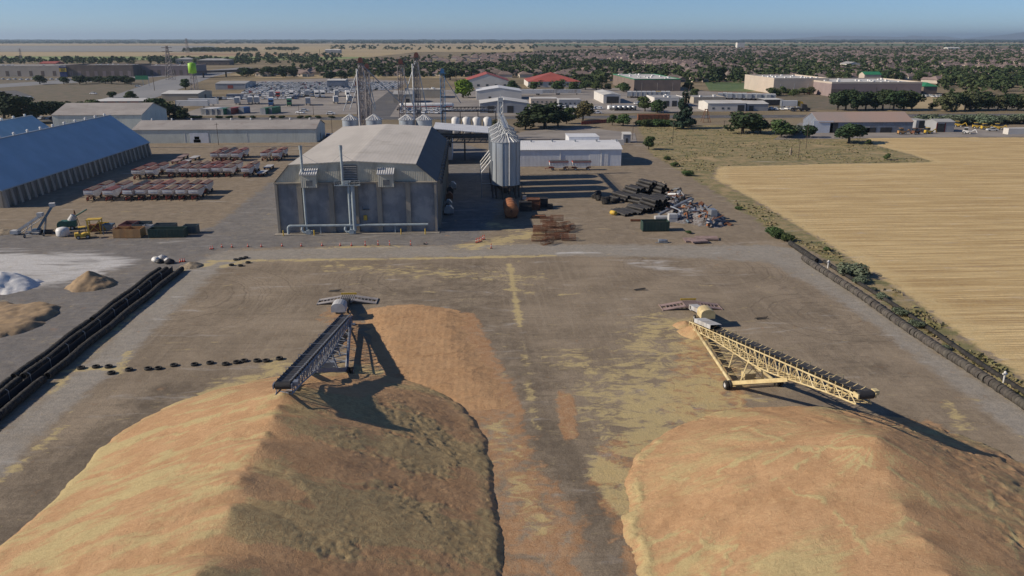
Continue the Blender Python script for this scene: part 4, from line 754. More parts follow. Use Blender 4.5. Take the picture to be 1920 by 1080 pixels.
def bldg(name, label, cat, u0, u1, v, ve, depth, roof, rise, wm, rm, extras=(), over=.3, parapet=0, base=None, rz=0.0, ht=None):
    """a building whose front stands on the ground at survey points; depth, rise in metres; local x along the front"""
    a, b = G(u0, v), G(u1, v); w = b[0]-a[0]; cx = (a[0]+b[0])/2; cy = (a[1]+b[1])/2; h = ht or hgt((u0+u1)/2, v, ve)
    r = thing(name, label, cat, (cx, cy, 0), rz); x0, x1, d = -w/2, w/2, depth
    if roof == 'gx':
        MB().prism([(0, 0), (0, h), (d/2, h+rise), (d, h), (d, 0)], x0, x1, axis='X').build('wall', wm, r)
        for s_, nm in ((0, 'roof'), (1, 'roof')):
            p = [(-over, h-over*rise/d*2+.02), (d/2, h+rise+.02), (d/2, h+rise+.2), (-over, h-over*rise/d*2+.2)]
            if s_: p = [(d-q, z) for q, z in p]
            MB().prism(p, x0-over, x1+over, axis='X').build(nm, rm, r)
    elif roof == 'gy':
        MB().prism([(x0, 0), (x0, h), (0, h+rise), (x1, h), (x1, 0)], 0, d).build('wall', wm, r)
        for s_ in (-1, 1): MB().prism([(s_*(w/2+over), h-over*rise/w*2+.02), (0, h+rise+.02), (0, h+rise+.2), (s_*(w/2+over), h-over*rise/w*2+.2)], -over, d+over).build('roof', rm, r)
    elif roof == 'hip':
        MB().box(x0, x1, 0, d, 0, h).build('wall', wm, r); o = .6; q = min(w, d)/2
        e = [(x0-o, -o, h+.02), (x1+o, -o, h+.02), (x1+o, d+o, h+.02), (x0-o, d+o, h+.02)]
        rr_ = [(x0+q, d/2, h+rise), (x1-q, d/2, h+rise)] if w >= d else [(0, q, h+rise), (0, d-q, h+rise)]
        m = MB(); fs = [(0, 1, 5, 4), (1, 2, 5), (2, 3, 4, 5), (3, 0, 4)] if w >= d else [(0, 1, 4), (1, 2, 5, 4), (2, 3, 5), (3, 0, 4, 5)]
        m.add(e+rr_, fs+[(3, 2, 1, 0)]); m.build('roof', rm, r)
    else:
        MB().box(x0, x1, 0, d, 0, h).build('wall', wm, r); MB().box(x0+.02, x1-.02, .02, d-.02, h+.02, h+.12).build('roof', rm, r)
        if parapet:
            pm_ = MB(); t_ = .35
            for q in ((x0-.05, x1+.05, -.05, t_), (x0-.05, x1+.05, d-t_, d+.05), (x0-.05, x0+t_, t_+.01, d-t_-.01), (x1-t_, x1+.05, t_+.01, d-t_-.01)): pm_.box(*q, h-parapet*.35, h+parapet)
            pm_.build('parapet', base or wm, r)
            vt = MB().box(-.9, .9, -.9, .9, 0, 1.1).mesh('rooftop_unit', 'white_paint')
            for k in range(int(w*d/260)+2): link('rooftop_unit', vt, r, (R.uniform(x0+3, x1-3), R.uniform(3, d-3), h+.12), R.choice((0, .2)))
    for kind, fx_, ww, hh_, z, m in extras:                  # fraction along the front, or (side, fraction)
        if isinstance(fx_, tuple): sgn, fy_ = fx_; xx = (x1 if sgn > 0 else x0); MB().box(xx-.12 if sgn > 0 else xx-.06, xx+.06 if sgn > 0 else xx+.12, fy_*d-ww/2, fy_*d+ww/2, z, z+hh_).build(kind, m, r)
        else: xx = x0+fx_*w; MB().box(xx-ww/2, xx+ww/2, -.06, .12, z, z+hh_).build(kind, m, r)
    return r
pm('door_dark', (.03, .032, .036), (.05, .05, .05), .5, .6); pm('window_glass', (.05, .07, .09), (.09, .11, .13), .6, .15)
ls = bldg('long_shed', 'long pale green shed with weathered brown roof beyond the trailers', 'shed', 255, 592, 268, 243, 24, 'gx', 3.0, 'pale_green_cladding', 'weathered_roof',
     [('roller_door', .36, 8.5, 4.6, 0, 'white_cladding'), ('loading_dock', .345, 3.2, 1.4, .2, 'white_paint'), ('dock_door', .345, 2.2, 1.3, 1.65, 'door_dark'), ('door', (1, .45), 1.4, 3, .1, 'door_dark')]+[('downpipe', f, .18, 5.4, .1, 'white_paint') for f in (.28, .41, .62)])
vm = MB().tube((0, 0, 0), (0, 0, .7), .35, .35, 8).tube((0, 0, .7), (0, 0, 1.0), .55, .1, 8).mesh('ridge_vent', 'white_paint')
for k in range(9): link('ridge_vent', vm, ls, (-36+9*k, 12, 9.0))
bldg('grain_shed', 'pale shed with grey sloping roof behind the dark blue halls', 'shed', 105, 268, 252, 216, 34, 'gx', 4.5, 'pale_green_cladding', 'weathered_roof', [('door', (1, .4), 3, 4, 0, 'white_cladding')])
kb = MB(); a = G(283, 277); b = G(600, 275)
tag(MB().beam((a[0], a[1], .12), (b[0], b[1], .12), .35, .3).build('kerb_rail', 'pale_concrete'), 'low pale kerb rail before the long green shed', 'kerb')
# ------------------------------------------------------------------ grain hopper trailers
pm('trailer_white', (.68, .68, .68), (.60, .59, .58), .7, .5, dirt=(.48, .44, .40), dirtsc=.6, rand=.12)
pm('tarp_red', (.30, .135, .11), (.23, .10, .085), .5, .85, rand=.35, dirt=(.33, .21, .16), dirtsc=.5); pm('tarp_brown', (.30, .22, .165), (.23, .165, .125), .5, .85, rand=.3); pm('tarp_dark', (.06, .07, .085), (.09, .095, .105), .5, .8)
pm('trailer_red', (.30, .05, .04), (.2, .04, .03), .8, .6)
L_, Wt = 6.6, 2.5
TM = {}
TM['body'] = MB().prism([(-L_/2, 2.0), (-L_/2, 3.15), (L_/2, 3.15), (L_/2, 2.0), (1.1, .95), (-1.1, .95)], -Wt/2, Wt/2, axis='X').mesh('body', 'trailer_white')
m = MB()
for k in range(7):
    y = -L_/2+.05+k*(L_-.1)/6
    for s_ in (-1, 1): m.box(s_*(Wt/2+.04)-.04, s_*(Wt/2+.04)+.04, y-.05, y+.05, 2.0, 3.15)
for s_ in (-1, 1): m.box(-1.2, 1.2, s_*(L_/2+.04)-.04, s_*(L_/2+.04)+.04, 2.55, 2.63)
TM['stake'] = m.mesh('stake_ribs', 'trailer_white')
m = MB()
for s_ in (-1, 1): m.prism([(s_*(Wt/2+.06), 3.17), (0, 3.62), (0, 3.66), (s_*(Wt/2+.06), 3.22)], -L_/2-.03, L_/2+.03)
TM['tarp'] = m
m = MB()
for s_ in (-1, 1): m.beam((s_*(Wt/2+.09), -L_/2, 3.15), (s_*(Wt/2+.09), L_/2, 3.15), .12, .2); m.prism([(-Wt/2, 3.16), (Wt/2, 3.16), (0, 3.6)], s_*(L_/2+.02)-.02, s_*(L_/2+.02)+.02)
TM['rail'] = m.mesh('top_rail', 'dark_red_paint')
m = MB()
for s_ in (-.5, .5): m.beam((s_, -L_/2-.2, 1.05), (s_, L_/2+.1, 1.05), .14, .26)
m.beam((-.9, L_/2-1, .55), (.9, L_/2-1, .55), .12, .12).beam((-.9, -L_/2+1.1, .55), (.9, -L_/2+1.1, .55), .12, .12); TM['frame'] = m.mesh('frame', 'trailer_red')
TM['drawbar'] = MB().beam((-.5, -L_/2+.4, .8), (0, -L_/2-1.7, .7), .12, .14).beam((.5, -L_/2+.4, .8), (0, -L_/2-1.7, .7), .12, .14).beam((0, -L_/2-1.4, .1), (0, -L_/2-1.4, .8), .1, .1).mesh('drawbar', 'trailer_red')
TM['wheel'] = wheel_mesh(.5, .5).mesh('wheel', ['tyre_rubber', 'wheel_rim'])
tarps = {c: TM['tarp'].mesh('tarp', 'tarp_'+c) for c in ('red', 'brown', 'dark')}
def trailer(x, y, rz, c, label, group):
    r = thing('grain_trailer', label, 'trailer', (x, y, 0), rz, group)
    link('body', TM['body'], r); link('stake_ribs', TM['stake'], r); link('tarp', tarps[c], r); link('top_rail', TM['rail'], r); link('frame', TM['frame'], r); link('drawbar', TM['drawbar'], r)
    for s_ in (-1, 1): link('wheel', TM['wheel'], r, (s_*.98, L_/2-1, .5)); link('wheel', TM['wheel'], r, (s_*.98, -L_/2+1.1, .5))
    return r
rowsT = [('row by the paved yard', 228.0, [(164, 379, 'brown'), (200, 379, 'red'), (237, 378, 'dark'), (261, 377, 'brown'), (286, 377, 'red'), (312, 377, 'brown'), (337, 377, 'brown'), (361, 377, 'brown')]),
         ('middle row', 265.0, [(253, 338, 'red'), (279, 337, 'red'), (318, 334, 'dark'), (342, 334, 'brown'), (361, 334, 'brown'), (382, 334, 'red'), (403, 333, 'red'), (425, 333, 'brown'), (459, 334, 'red')]),
         ('row by the green shed', 304.0, [(400, 304, 'red'), (418, 304, 'dark'), (440, 304, 'red'), (494, 303, 'red'), (516, 303, 'red')])]
cn = {'red': 'faded red', 'brown': 'brown', 'dark': 'dark blue'}
for rn, yy0, lst in rowsT:
    for u, v, c in lst:
        x, y = G(u, v); y += L_/2+1.2; a_ = R.uniform(-.015, .015)
        trailer(x, y, a_, c, f'white grain trailer with {cn[c]} tarp, front of its pair, {rn}', f'{c} front trailers {rn}'); c2 = c if R.random() < .7 else R.choice(('red', 'brown'))
        trailer(x+R.uniform(-.2, .2), y+9.0, a_, c2, f'white grain trailer with {cn[c2]} tarp, rear of its pair, {rn}', f'{c2} rear trailers {rn}')
for u, v, lab, q in [(1048, 320, 'open red and white grain trailer before the white shed, by the silos', 0), (1091, 320, 'open red and white grain trailer before the white shed, coupled behind', 0)]:
    x, y = G(u, v); r = thing('grain_trailer', lab, 'trailer', (x, y+1.3, 0), -math.pi/2)
    for nm in ('body', 'stake', 'frame', 'drawbar', 'rail'): link({'stake': 'stake_ribs', 'rail': 'top_rail'}.get(nm, nm), TM[nm], r)
    MB().box(-1.35, 1.35, -3.4, 3.4, 2.95, 3.25).build('red_band', 'red_plastic', r); link('tarp', tarps['dark'], r)
    for s_ in (-1, 1): link('wheel', TM['wheel'], r, (s_*.98, L_/2-1, .5)); link('wheel', TM['wheel'], r, (s_*.98, -L_/2+1.1, .5))
fb_deck = MB().box(-1.25, 1.25, -3.5, 3.5, 1.0, 1.18).box(-1.2, 1.2, 3.35, 3.5, 1.18, 1.5).mesh('deck', 'ramp_steel'); fb2 = MB().box(-1.25, 1.25, -3.5, 3.5, 1.0, 1.18).mesh('deck', 'grey_hood')
for k, (u, v, lab) in enumerate([(326, 308, 'brown flatbed trailer in the shade by the buttressed hall, front one'), (338, 300, 'brown flatbed trailer in the shade by the buttressed hall, rear one'), (343, 310, 'grey flatbed trailer beside the shaded brown flatbeds, front one'), (360, 302, 'grey flatbed trailer beside the shaded brown flatbeds, rear one'), (488, 331, 'low flatbed trailer beside the middle trailer row, front one'), (500, 320, 'low flatbed trailer beside the middle trailer row, rear one')]):
    x, y = G(u, v); r = thing('flatbed_trailer', lab, 'trailer', (x, y+3.5, 0)); link('deck', fb_deck if k in (0, 1) else fb2, r); link('frame', TM['frame'], r, (0, 0, -.2)); link('drawbar', TM['drawbar'], r, (0, 0, 0))
    for s_ in (-1, 1): link('wheel', TM['wheel'], r, (s_*.98, 2.3, .5)); link('wheel', TM['wheel'], r, (s_*.98, -2.2, .5))
# ------------------------------------------------------------------ bins and machines along the paved yard
pm('orange_bin', (.42, .24, .10), (.34, .19, .08), .6, .6, dirt=(.22, .14, .08)); pm('green_bin', (.03, .062, .052), (.022, .05, .042), .6, .55, dirt=(.06, .08, .06)); pm('teal_bin', (.07, .10, .115), (.05, .075, .09), .6, .6); pm('red_bin', (.30, .12, .11), (.24, .1, .09), .7, .7)
pm('blue_machine', (.10, .17, .24), (.08, .13, .19), .7, .5, dirt=(.12, .13, .13)); pm('green_machine', (.03, .11, .08), (.05, .14, .11), .9, .5)
def open_bin(u, v, w, d, h, mat, label, name='open_bin', rz=0, rib=True, cat='bin', fill=None):
    x, y = G(u, v); r = thing(name, label, cat, (x, y+d/2, 0), rz); t_ = .1
    MB().box(-w/2, w/2, -d/2, d/2, .12, .22).build('floor', mat, r)
    for q in ((-w/2, w/2, -d/2, -d/2+t_), (-w/2, w/2, d/2-t_, d/2), (-w/2, -w/2+t_, -d/2+t_+.002, d/2-t_-.002), (w/2-t_, w/2, -d/2+t_+.002, d/2-t_-.002)): MB().box(*q, .223, h).build('side', mat, r)
    if rib:
        m = MB()
        for k in range(max(3, int(w/.7))):
            xx = -w/2+.2+k*(w-.4)/(max(3, int(w/.7))-1); m.box(xx-.06, xx+.06, -d/2-.09, -d/2-.002, .2, h-.1); m.box(xx-.06, xx+.06, d/2+.002, d/2+.09, .2, h-.1)
        m.box(-w/2-.07, w/2+.07, -d/2-.1, -d/2-.002, h-.1+.002, h+.02); m.box(-w/2-.07, w/2+.07, d/2+.002, d/2+.1, h-.098, h+.02); m.build('rim_ribs', mat, r)['kind'] = 'stuff'
    MB().box(-w/2, -w/2+.3, -d/2, d/2, 0, .118).build('skid', 'black_steel', r); MB().box(w/2-.3, w/2, -d/2, d/2, 0, .118).build('skid', 'black_steel', r)
    if fill: MB().box(-w/2+t_+.01, w/2-t_-.01, -d/2+t_+.01, d/2-t_-.01, .23, h*.75).build('contents', fill, r)
    return r
open_bin(225, 447, 3.0, 3.2, 2.2, 'orange_bin', 'tan open box bin beside the blue hopper', rib=False); open_bin(250, 447, 3.5, 3.4, 2.2, 'orange_bin', 'tan open box bin beside the long green skip', rib=False)
open_bin(312, 446, 8.4, 2.8, 2.1, 'green_bin', 'long dark green skip on the paved yard edge', 'skip', cat='skip'); open_bin(356, 439, 3.3, 2.4, 2.0, 'teal_bin', 'dark grey skip at the end of the bin row', 'skip', cat='skip')
open_bin(237, 436, 3.4, 5, 1.9, 'red_bin', 'faded red bin behind the tan box bins', rib=False); open_bin(262, 436, 3.4, 4.2, 2.0, 'teal_bin', 'dark grey bin behind the tan box bins', rib=False); open_bin(276, 439, 2.0, 2.0, 2.0, 'grey_hood', 'small pale bin between the tan bins and the green skip', rib=False)
open_bin(308, 434, 5.0, 2.4, 1.7, 'teal_bin', 'dark bin with raised lids behind the long green skip', rib=False); open_bin(1230, 434, 6.6, 2.9, 2.4, 'green_bin', 'ribbed dark green skip before the scrap heap', 'skip', cat='skip', fill='rust')
open_bin(191, 432, 2.2, 2.0, 1.7, 'yellow_paint', 'small yellow bin beside the blue hopper', rib=False)
x, y = G(203, 441); r = thing('seed_hopper', 'dark blue hopper on a frame between yellow and tan bins', 'hopper', (x, y+1, 0)); MB().add([(-1.2, -1, 2.6), (1.2, -1, 2.6), (1.2, 1, 2.6), (-1.2, 1, 2.6), (-.3, -.3, 1.1), (.3, -.3, 1.1), (.3, .3, 1.1), (-.3, .3, 1.1)], [(0, 1, 5, 4), (1, 2, 6, 5), (2, 3, 7, 6), (3, 0, 4, 7), (4, 5, 6, 7)]).build('funnel', 'blue_machine', r)
for a_ in (-1, 1):
    for b_ in (-1, 1): MB().beam((a_*1.1, b_*.9, 0), (a_*1.1, b_*.9, 2.6), .12, .12).build('leg', 'blue_machine', r)
x, y = G(115, 444); tag(MB().lathe([(1.3, 0), (1.5, .3), (1.5, 1.4), (1.2, 1.9), (.5, 2.1), (.02, 2.12)], 20).build('poly_tank', 'white_paint', None, (x, y+1, 0), smooth=True), 'squat white plastic tank beside the yellow forklift', 'tank')
x, y = G(152, 449); r = thing('forklift', 'yellow forklift parked on the edge of the paved yard', 'forklift', (x, y+1.2, 0), .5)
MB().prism([(-1.6, .4), (1.2, .4), (1.2, 1.3), (.4, 1.35), (-.4, 1.1), (-.9, 1.5), (-1.6, 1.3)], -.8, .8).build('chassis', 'yellow_paint', r); MB().obox((-1.35, 0, 1.0), (.7, 1.7, .9)).build('counterweight', 'yellow_paint', r)
for a_ in (-.7, .75):
    for b_ in (-.7, .7): MB().beam((a_, b_, 1.2), (a_*.8, b_, 2.7), .1, .1).build('cab_post', 'black_steel', r)
MB().box(-.75, .8, -.8, .8, 2.7, 2.8).build('roof', 'yellow_paint', r)
for b_ in (-.45, .45): MB().beam((1.45, b_, .2), (1.35, b_, 4.2), .18, .16).build('mast', 'yellow_paint', r); MB().box(1.55, 2.9, b_-.08, b_+.08, .15, .22).build('fork', 'black_steel', r)
for a_ in (-1.1, .9):
    for b_ in (-.75, .75): link('wheel', wheel_mesh(.45, .3, 'Y').mesh('wheel', ['tyre_rubber', 'wheel_rim']), r, (a_, b_, .45))
x, y = G(175, 440); r = thing('loader_frame', 'rusty yellow lifting frame behind the forklift', 'machine', (x, y+1.5, 0), .15)
for a_ in (-1.4, 1.4):
    for b_ in (-1, 1): MB().beam((a_, b_, 0), (a_, b_, 3.4), .2, .2).build('post', 'yellow_paint', r)
MB().box(-1.6, 1.6, -1.1, 1.1, 3.4, 3.6).build('top_deck', 'yellow_paint', r); MB().box(-1.2, 1.2, -.8, .8, .5, 2.2).build('engine', 'rust', r); MB().bar((-1.4, -1, .3), (1.4, -1, 3.2), .12).bar((1.4, -1, .3), (-1.4, -1, 3.2), .12).build('cross_brace', 'yellow_paint', r)
x, y = G(127, 432); r = thing('grain_vacuum', 'green and white grain machine with slanting auger', 'machine', (x, y+1.5, 0), .3)
MB().box(-1.8, 1.6, -1.1, 1.1, .7, 2.2).build('body', 'green_machine', r); MB().tube((.4, 0, 2.0), (1.2, 0, 3.4), .9, .7, 14).build('drum', 'grey_hood', r); MB().lathe([(1.1, -.15), (1.1, .15)], 16, (-1.6, -1.2, 1.3), 'Y').build('fan_housing', 'green_machine', r); MB().tube((-1.5, .3, 1.5), (4.2, .3, 4.6), .18, n=8).build('auger', 'green_machine', r)
for b_ in (-1, 1): link('wheel', wheel_mesh(.5, .35, 'Y').mesh('wheel', ['tyre_rubber', 'wheel_rim']), r, (.6, b_*1.2, .5))
def belt_leg(u0, v0, u1, v1, z1, w, mat, label, truss):
    a = Vector((*G(u0, v0), .6)); b = Vector((*G(u1, v1, z1), z1)); r = thing('field_conveyor', label, 'conveyor', (a.x, a.y, 0)); d = (b-a)
    W(MB().beam(a, b, w, .55), 'trough', mat, r); n = d.cross(Vector((0, 0, 1))).normalized()
    if truss:
        m = MB(); N = 14
        for k in range(N):
            p, q = a+d*(k/N), a+d*((k+1)/N)
            for s_ in (-1, 1): o = n*(s_*w*.5); m.bar(p+o-Vector((0, 0, .9)), q+o-Vector((0, 0, .9)), .08); m.bar(p+o, q+o-Vector((0, 0, .9)), .06)
        W(m, 'truss', mat, r)
    mid_ = a+d*.6
    for s_ in (-1, 1): W(MB().bar(mid_+n*(s_*.6), Vector((mid_.x+n.x*s_*1.6, mid_.y+n.y*s_*1.6-2, .4)), .14), 'leg', mat, r); link('wheel', wheel_mesh(.42, .25).mesh('wheel', ['tyre_rubber', 'wheel_rim']), r, (mid_.x+n.x*s_*1.7-a.x, mid_.y+n.y*s_*1.7-2-a.y, .42))
    W(MB().obox(b+Vector((0, 0, .25)), (w*1.3, 1.2, .9), math.atan2(d.y, d.x)-math.pi/2), 'head_box', 'grey_hood', r); W(MB().obox(a+Vector((0, 0, .1)), (w*1.8, 1.8, .8), math.atan2(d.y, d.x)-math.pi/2), 'tail_hopper', mat, r)
belt_leg(70, 438, 98, 386, 6.5, 1.3, 'blue_machine', 'blue inclined conveyor beside the dark blue hall', False)
belt_leg(30, 440, 76, 404, 4.6, 1.0, 'grey_hood', 'pale grey truss conveyor lying beside the blue one', True)
for k, (u, v, lab) in enumerate([(62, 440, 'plank stack on the ground between the two idle conveyors'), (88, 438, 'black pallet of parts behind the blue conveyor foot'), (144, 426, 'thin steel tripod frame behind the forklift'), (220, 432, 'pile of loose boards behind the tan bins')]):
    x, y = G(u, v); g = MB()
    if k == 2:
        for a_ in range(3): g.bar((math.cos(a_*2.1)*.9, math.sin(a_*2.1)*.9, 0), (0, 0, 4.4), .12)
        g.bar((-.5, 0, 2), (.5, 0, 2), .1)
    else:
        for q in range(6): g.obox((R.uniform(-.4, .4), R.uniform(-.6, .6), .1+.16*q), (2.8, .5, .14), R.uniform(-.3, .3))
    tag(g.build('tripod' if k == 2 else 'board_stack', ['grey_hood', 'black_steel', 'rust', 'ramp_steel'][k], None, (x, y, 0)), lab, 'frame' if k == 2 else 'boards')
# ------------------------------------------------------------------ black corrugated pipes, coils and the scrap heap
pm('black_plastic', (.022, .022, .024), (.045, .043, .042), .8, .5, rib=.22, ribd=.04, ribaxis='X', rand=.4)
def pipe_mesh(L, r, n=16, rings=0):
    m = MB(); pr = [(r*.88, -L/2), (r, -L/2)]
    k = int(L/.32)
    for i in range(k): x = -L/2+L*(i+.25)/k; pr += [(r, x), (r*.94, x+L/k*.5)]
    pr += [(r, L/2), (r*.88, L/2), (r*.88, -L/2)]; return m.lathe(pr, n, axis='X', cap=False).mesh('corrugated_pipe', 'black_plastic')
pp = {q: pipe_mesh(7.2, q) for q in (.42, .55)}
def pipes(u, v, n, layers, ang, r, label, grp, z0=0):
    x, y = G(u, v); d = Vector((math.cos(ang), math.sin(ang), 0)); s_ = Vector((-d.y, d.x, 0))
    for l in range(layers):
        for k in range(n-l):
            p = s_*((k+l*.5-(n-1)/2)*2.04*r)+Vector((x, y, r+l*1.76*r+z0)); o = tag(link('corrugated_pipe', pp[r], None, p+d*R.uniform(-.6, .6)), label, 'pipe', grp); o.rotation_euler = (R.uniform(0, 6), R.uniform(-.03, .03), ang+R.uniform(-.05, .05))
for u, v, n, l, an_, r_, lab, grp in [(1172, 400, 6, 1, -1.22, .42, 'black corrugated pipe in the low stack beside the yellow drum', 'low pipe stack'), (1200, 396, 6, 2, -1.15, .42, 'slim black corrugated pipe in the front double stack', 'slim front pipes'),
    (1226, 390, 6, 3, -1.2, .55, 'black corrugated pipe in the steep front stack', 'steep front stack'), (1170, 375, 4, 2, -1.1, .55, 'black corrugated pipe at the coil end of the heap', 'pipes by the hose coils'), (1190, 368, 5, 3, -1.2, .55, 'black corrugated pipe on the side of the heap towards the silos', 'pipe heap by the silos'),
    (1212, 362, 5, 4, -1.15, .55, 'black corrugated pipe on the tall back pile', 'tall back pipe pile'), (1234, 366, 4, 4, -1.25, .55, 'black corrugated pipe on the highest stack of the heap', 'highest pipe stack'), (1245, 380, 4, 2, -1.1, .55, 'black corrugated pipe between the tall pile and the scrap', 'pipes next to the scrap'), (1206, 380, 6, 2, -1.0, .55, 'black corrugated pipe on the broad middle of the heap', 'middle pipes')]: pipes(u, v, n, l, an_, r_, lab, grp)
cm_ = MB()
for k in range(5):
    for q in range(3): rr_ = .55+.13*q; z = .14+.26*k; pts = [(rr_*1.2*math.cos(a_*.5236), rr_*1.2*math.sin(a_*.5236), z) for a_ in range(13)]; cm_.path(pts, .1, 5)
cm_ = cm_.mesh('pipe_coil', 'black_steel')
for u, v in [(1117, 372), (1124, 376), (1132, 380), (1141, 378), (1150, 381), (1160, 379), (1122, 368), (1168, 376), (1136, 383)]:
    x, y = G(u, v); o = tag(link('pipe_coil', cm_, None, (x, y, R.uniform(.0, .3))), 'coil of thin black hose beside the corrugated pipes', 'hose coil', 'black hose coils'); o.rotation_euler = (R.uniform(-.5, .5), R.uniform(-.5, .5), R.uniform(0, 6))
x, y = G(1150, 403); o = tag(MB().lathe([(.02, -.9), (.55, -.9), (.6, 0), (.55, .9), (.02, .9)], 16, (0, 0, .6), 'X').build('drum', 'yellow_paint', None, (x, y, 0), -1.0, smooth=True), 'yellow drum lying on the dirt by the low pipe stack', 'drum')
# scrap heap
sh = R; base_pts = [(1262, 372), (1272, 380), (1285, 388), (1300, 396), (1315, 402), (1330, 408), (1290, 402), (1305, 412), (1320, 418), (1270, 398), (1258, 388), (1335, 420), (1278, 412)]
def heap(PX, PY):
    h = np.full(PX.shape, -1.)
    for k, (u, v) in enumerate(base_pts): x, y = G(u, v); h = np.maximum(h, 2.0-.55*np.hypot(PX-x, (PY-y)*.8))
    return h+(fbm(PX*1.5, PY*1.5, 3)-.5)*1.4, {}
pm('tower_grey2', (.24, .24, .25), (.17, .17, .18), 1, .6)
pm('scrap_mix', (.12, .10, .09), (.24, .24, .25), 1.6, .7, coord='Position', dirt=(.15, .07, .04), dirtsc=1.2)
hx0, hy0 = G(1295, 400); o = pile('scrap_heap', 'mixed metal scrap heap beside the black pipes', hx0-22, hx0+22, hy0-26, hy0+30, .5, heap, 'scrap_mix', 'scrap heap'); o['kind'] = 'stuff'
kinds = [('steel_beam', 'galvanised', 'grey steel beam'), ('steel_beam', 'rust', 'rusty steel beam'), ('sheet_panel', 'tower_grey2', 'bent grey sheet'), ('sheet_panel', 'rust', 'bent rusty sheet'), ('scrap_tube', 'galvanised', 'dented metal tube'), ('scrap_drum', 'rust_orange', 'rusty drum'), ('scrap_drum', 'blue_machine', 'blue drum'), ('scrap_box', 'rust', 'rusty steel box'), ('scrap_box', 'bluegrey_steel', 'blue grey steel box'), ('scrap_tube', 'tower_grey2', 'dull grey tube'), ('scrap_box', 'black_steel', 'black metal box'), ('steel_beam', 'bluegrey_steel', 'blue grey truss bar')]
for k in range(190):
    u, v = sh.choice(base_pts); x, y = G(u+sh.uniform(-12, 12), v+sh.uniform(-7, 7)); z = max(.2, 2.2-sh.uniform(0, 2.2)); nm, mt, ds = kinds[k % len(kinds)]; dsp = ds+('es' if ds.endswith('x') else 's'); g = MB()
    if nm == 'steel_beam': g.obox((0, 0, 0), (sh.uniform(2, 4.5), .18, .24)); g.obox((0, 0, .13), (sh.uniform(1.5, 2), .3, .04))
    elif nm == 'sheet_panel': L2 = sh.uniform(.8, 1.8); g.face([(-L2, -.6, 0), (0, -.6, .3), (0, .6, .3), (-L2, .6, 0)]); g.face([(0, -.6, .3), (L2, -.6, .05), (L2, .6, .2), (0, .6, .3)]); g.face([(-L2, -.6, -.03), (-L2, .6, -.03), (0, .6, .27), (0, -.6, .27)])
    elif nm == 'scrap_tube': L2 = sh.uniform(.8, 2.2); g.lathe([(.2, -L2), (.24, -L2), (.24, L2), (.2, L2)], 10, axis='X', cap=False)
    elif nm == 'scrap_drum': g.lathe([(.02, -.45), (.3, -.45), (.32, -.15), (.3, 0), (.32, .15), (.3, .45), (.02, .45)], 12, axis='X')
    else: g.obox((0, 0, 0), (1.3, .9, .8)); g.obox((.1, 0, .43), (1.0, 1.0, .08)); g.obox((-.5, 0, .6), (.2, .5, .4))
    o = tag(g.build(nm, mt, None, (x, y, z)), ds+' thrown on the scrap heap', 'scrap', dsp+' on the scrap heap'); o.rotation_euler = (sh.uniform(-.5, .5), sh.uniform(-.5, .5), sh.uniform(0, 6))
for u0, v0, u1, v1, z0, z1, c, lab in [(1235, 408, 1295, 392, .8, 3.0, 'galvanised', 'long grey duct slanting across the scrap heap'), (1312, 404, 1335, 424, 2.6, .6, 'galvanised', 'long grey beam propped on the field side of the scrap heap'), (1320, 402, 1345, 420, 2.4, .6, 'galvanised', 'second long beam propped beside the first on the scrap heap'), (1182, 415, 1205, 415, .25, .25, 'rust', 'rusty pipe lying beside the green skip')]:
    a = Vector((*G(u0, v0), z0)); b = Vector((*G(u1, v1), z1)); tag(MB().beam(a, b, .7 if 'duct' in lab else .4, .5 if 'duct' in lab else .4).beam(a+Vector((0, 0, .27)), b+Vector((0, 0, .27)), .25, .06).build('long_beam', c), lab, 'beam')
for u, v, w, d_, h, c, lab in [(1262, 417, 2.2, 1.8, 2.0, 'grey_hood', 'pale metal cabinet between green skip and scrap heap'), (1338, 418, 1.6, 3, 3.2, 'galvanised', 'tall grey panel rack at the field side of the scrap heap'), (1245, 412, 4.5, 1.8, .7, 'grey_hood', 'low pale trough behind the green skip')]:
    x, y = G(u, v); tag(MB().box(-w/2, w/2, 0, d_, 0, h).box(-w/2-.05, w/2+.05, -.05, d_+.05, h*.6, h*.6+.1).box(-w/2+.1, w/2-.1, .1, d_-.1, h+.002, h+.12).build('cabinet', c, None, (x, y, 0)), lab, 'cabinet')
for k, (u, v, rz_, tl_) in enumerate([(1303, 452, .05, .18), (1325, 449, -.1, .1), (1310, 455, .1, .02)]):
    x, y = G(u, v); g = MB(); g.obox((0, 0, .3+.1*k), (5.2 if k < 2 else 4, 2.6, .1), 0, 0, tl_); g.obox((0, -1.28, .28+.1*k), (5.2 if k < 2 else 4, .12, .35)); g.obox((1.4, .2, .12), (.3, 2, .2)); g.obox((-1.4, .2, .12), (.3, 2, .2))
    tag(g.build('steel_plate', 'ramp_steel', None, (x, y, 0), rz_), ['tilted rusty road plate on the dirt below the scrap heap', 'flat rusty road plate lapping the tilted one', 'narrow rusty plate in front of the road plates'][k], 'plate')
x, y = G(1240, 455); g = MB(); g.lathe([(.02, -.7), (.4, -.7), (.45, 0), (.4, .7), (.02, .7)], 12, (0, 0, .45), 'X'); g.obox((.9, .1, .35), (.9, .8, .6), .4); g.bar((-1.5, -.2, .1), (1.3, -.5, .1), .1); tag(g.build('scrap_motor', 'galvanised', None, (x, y, 0)), 'small grey motor lying alone on the dirt below the green skip', 'motor')
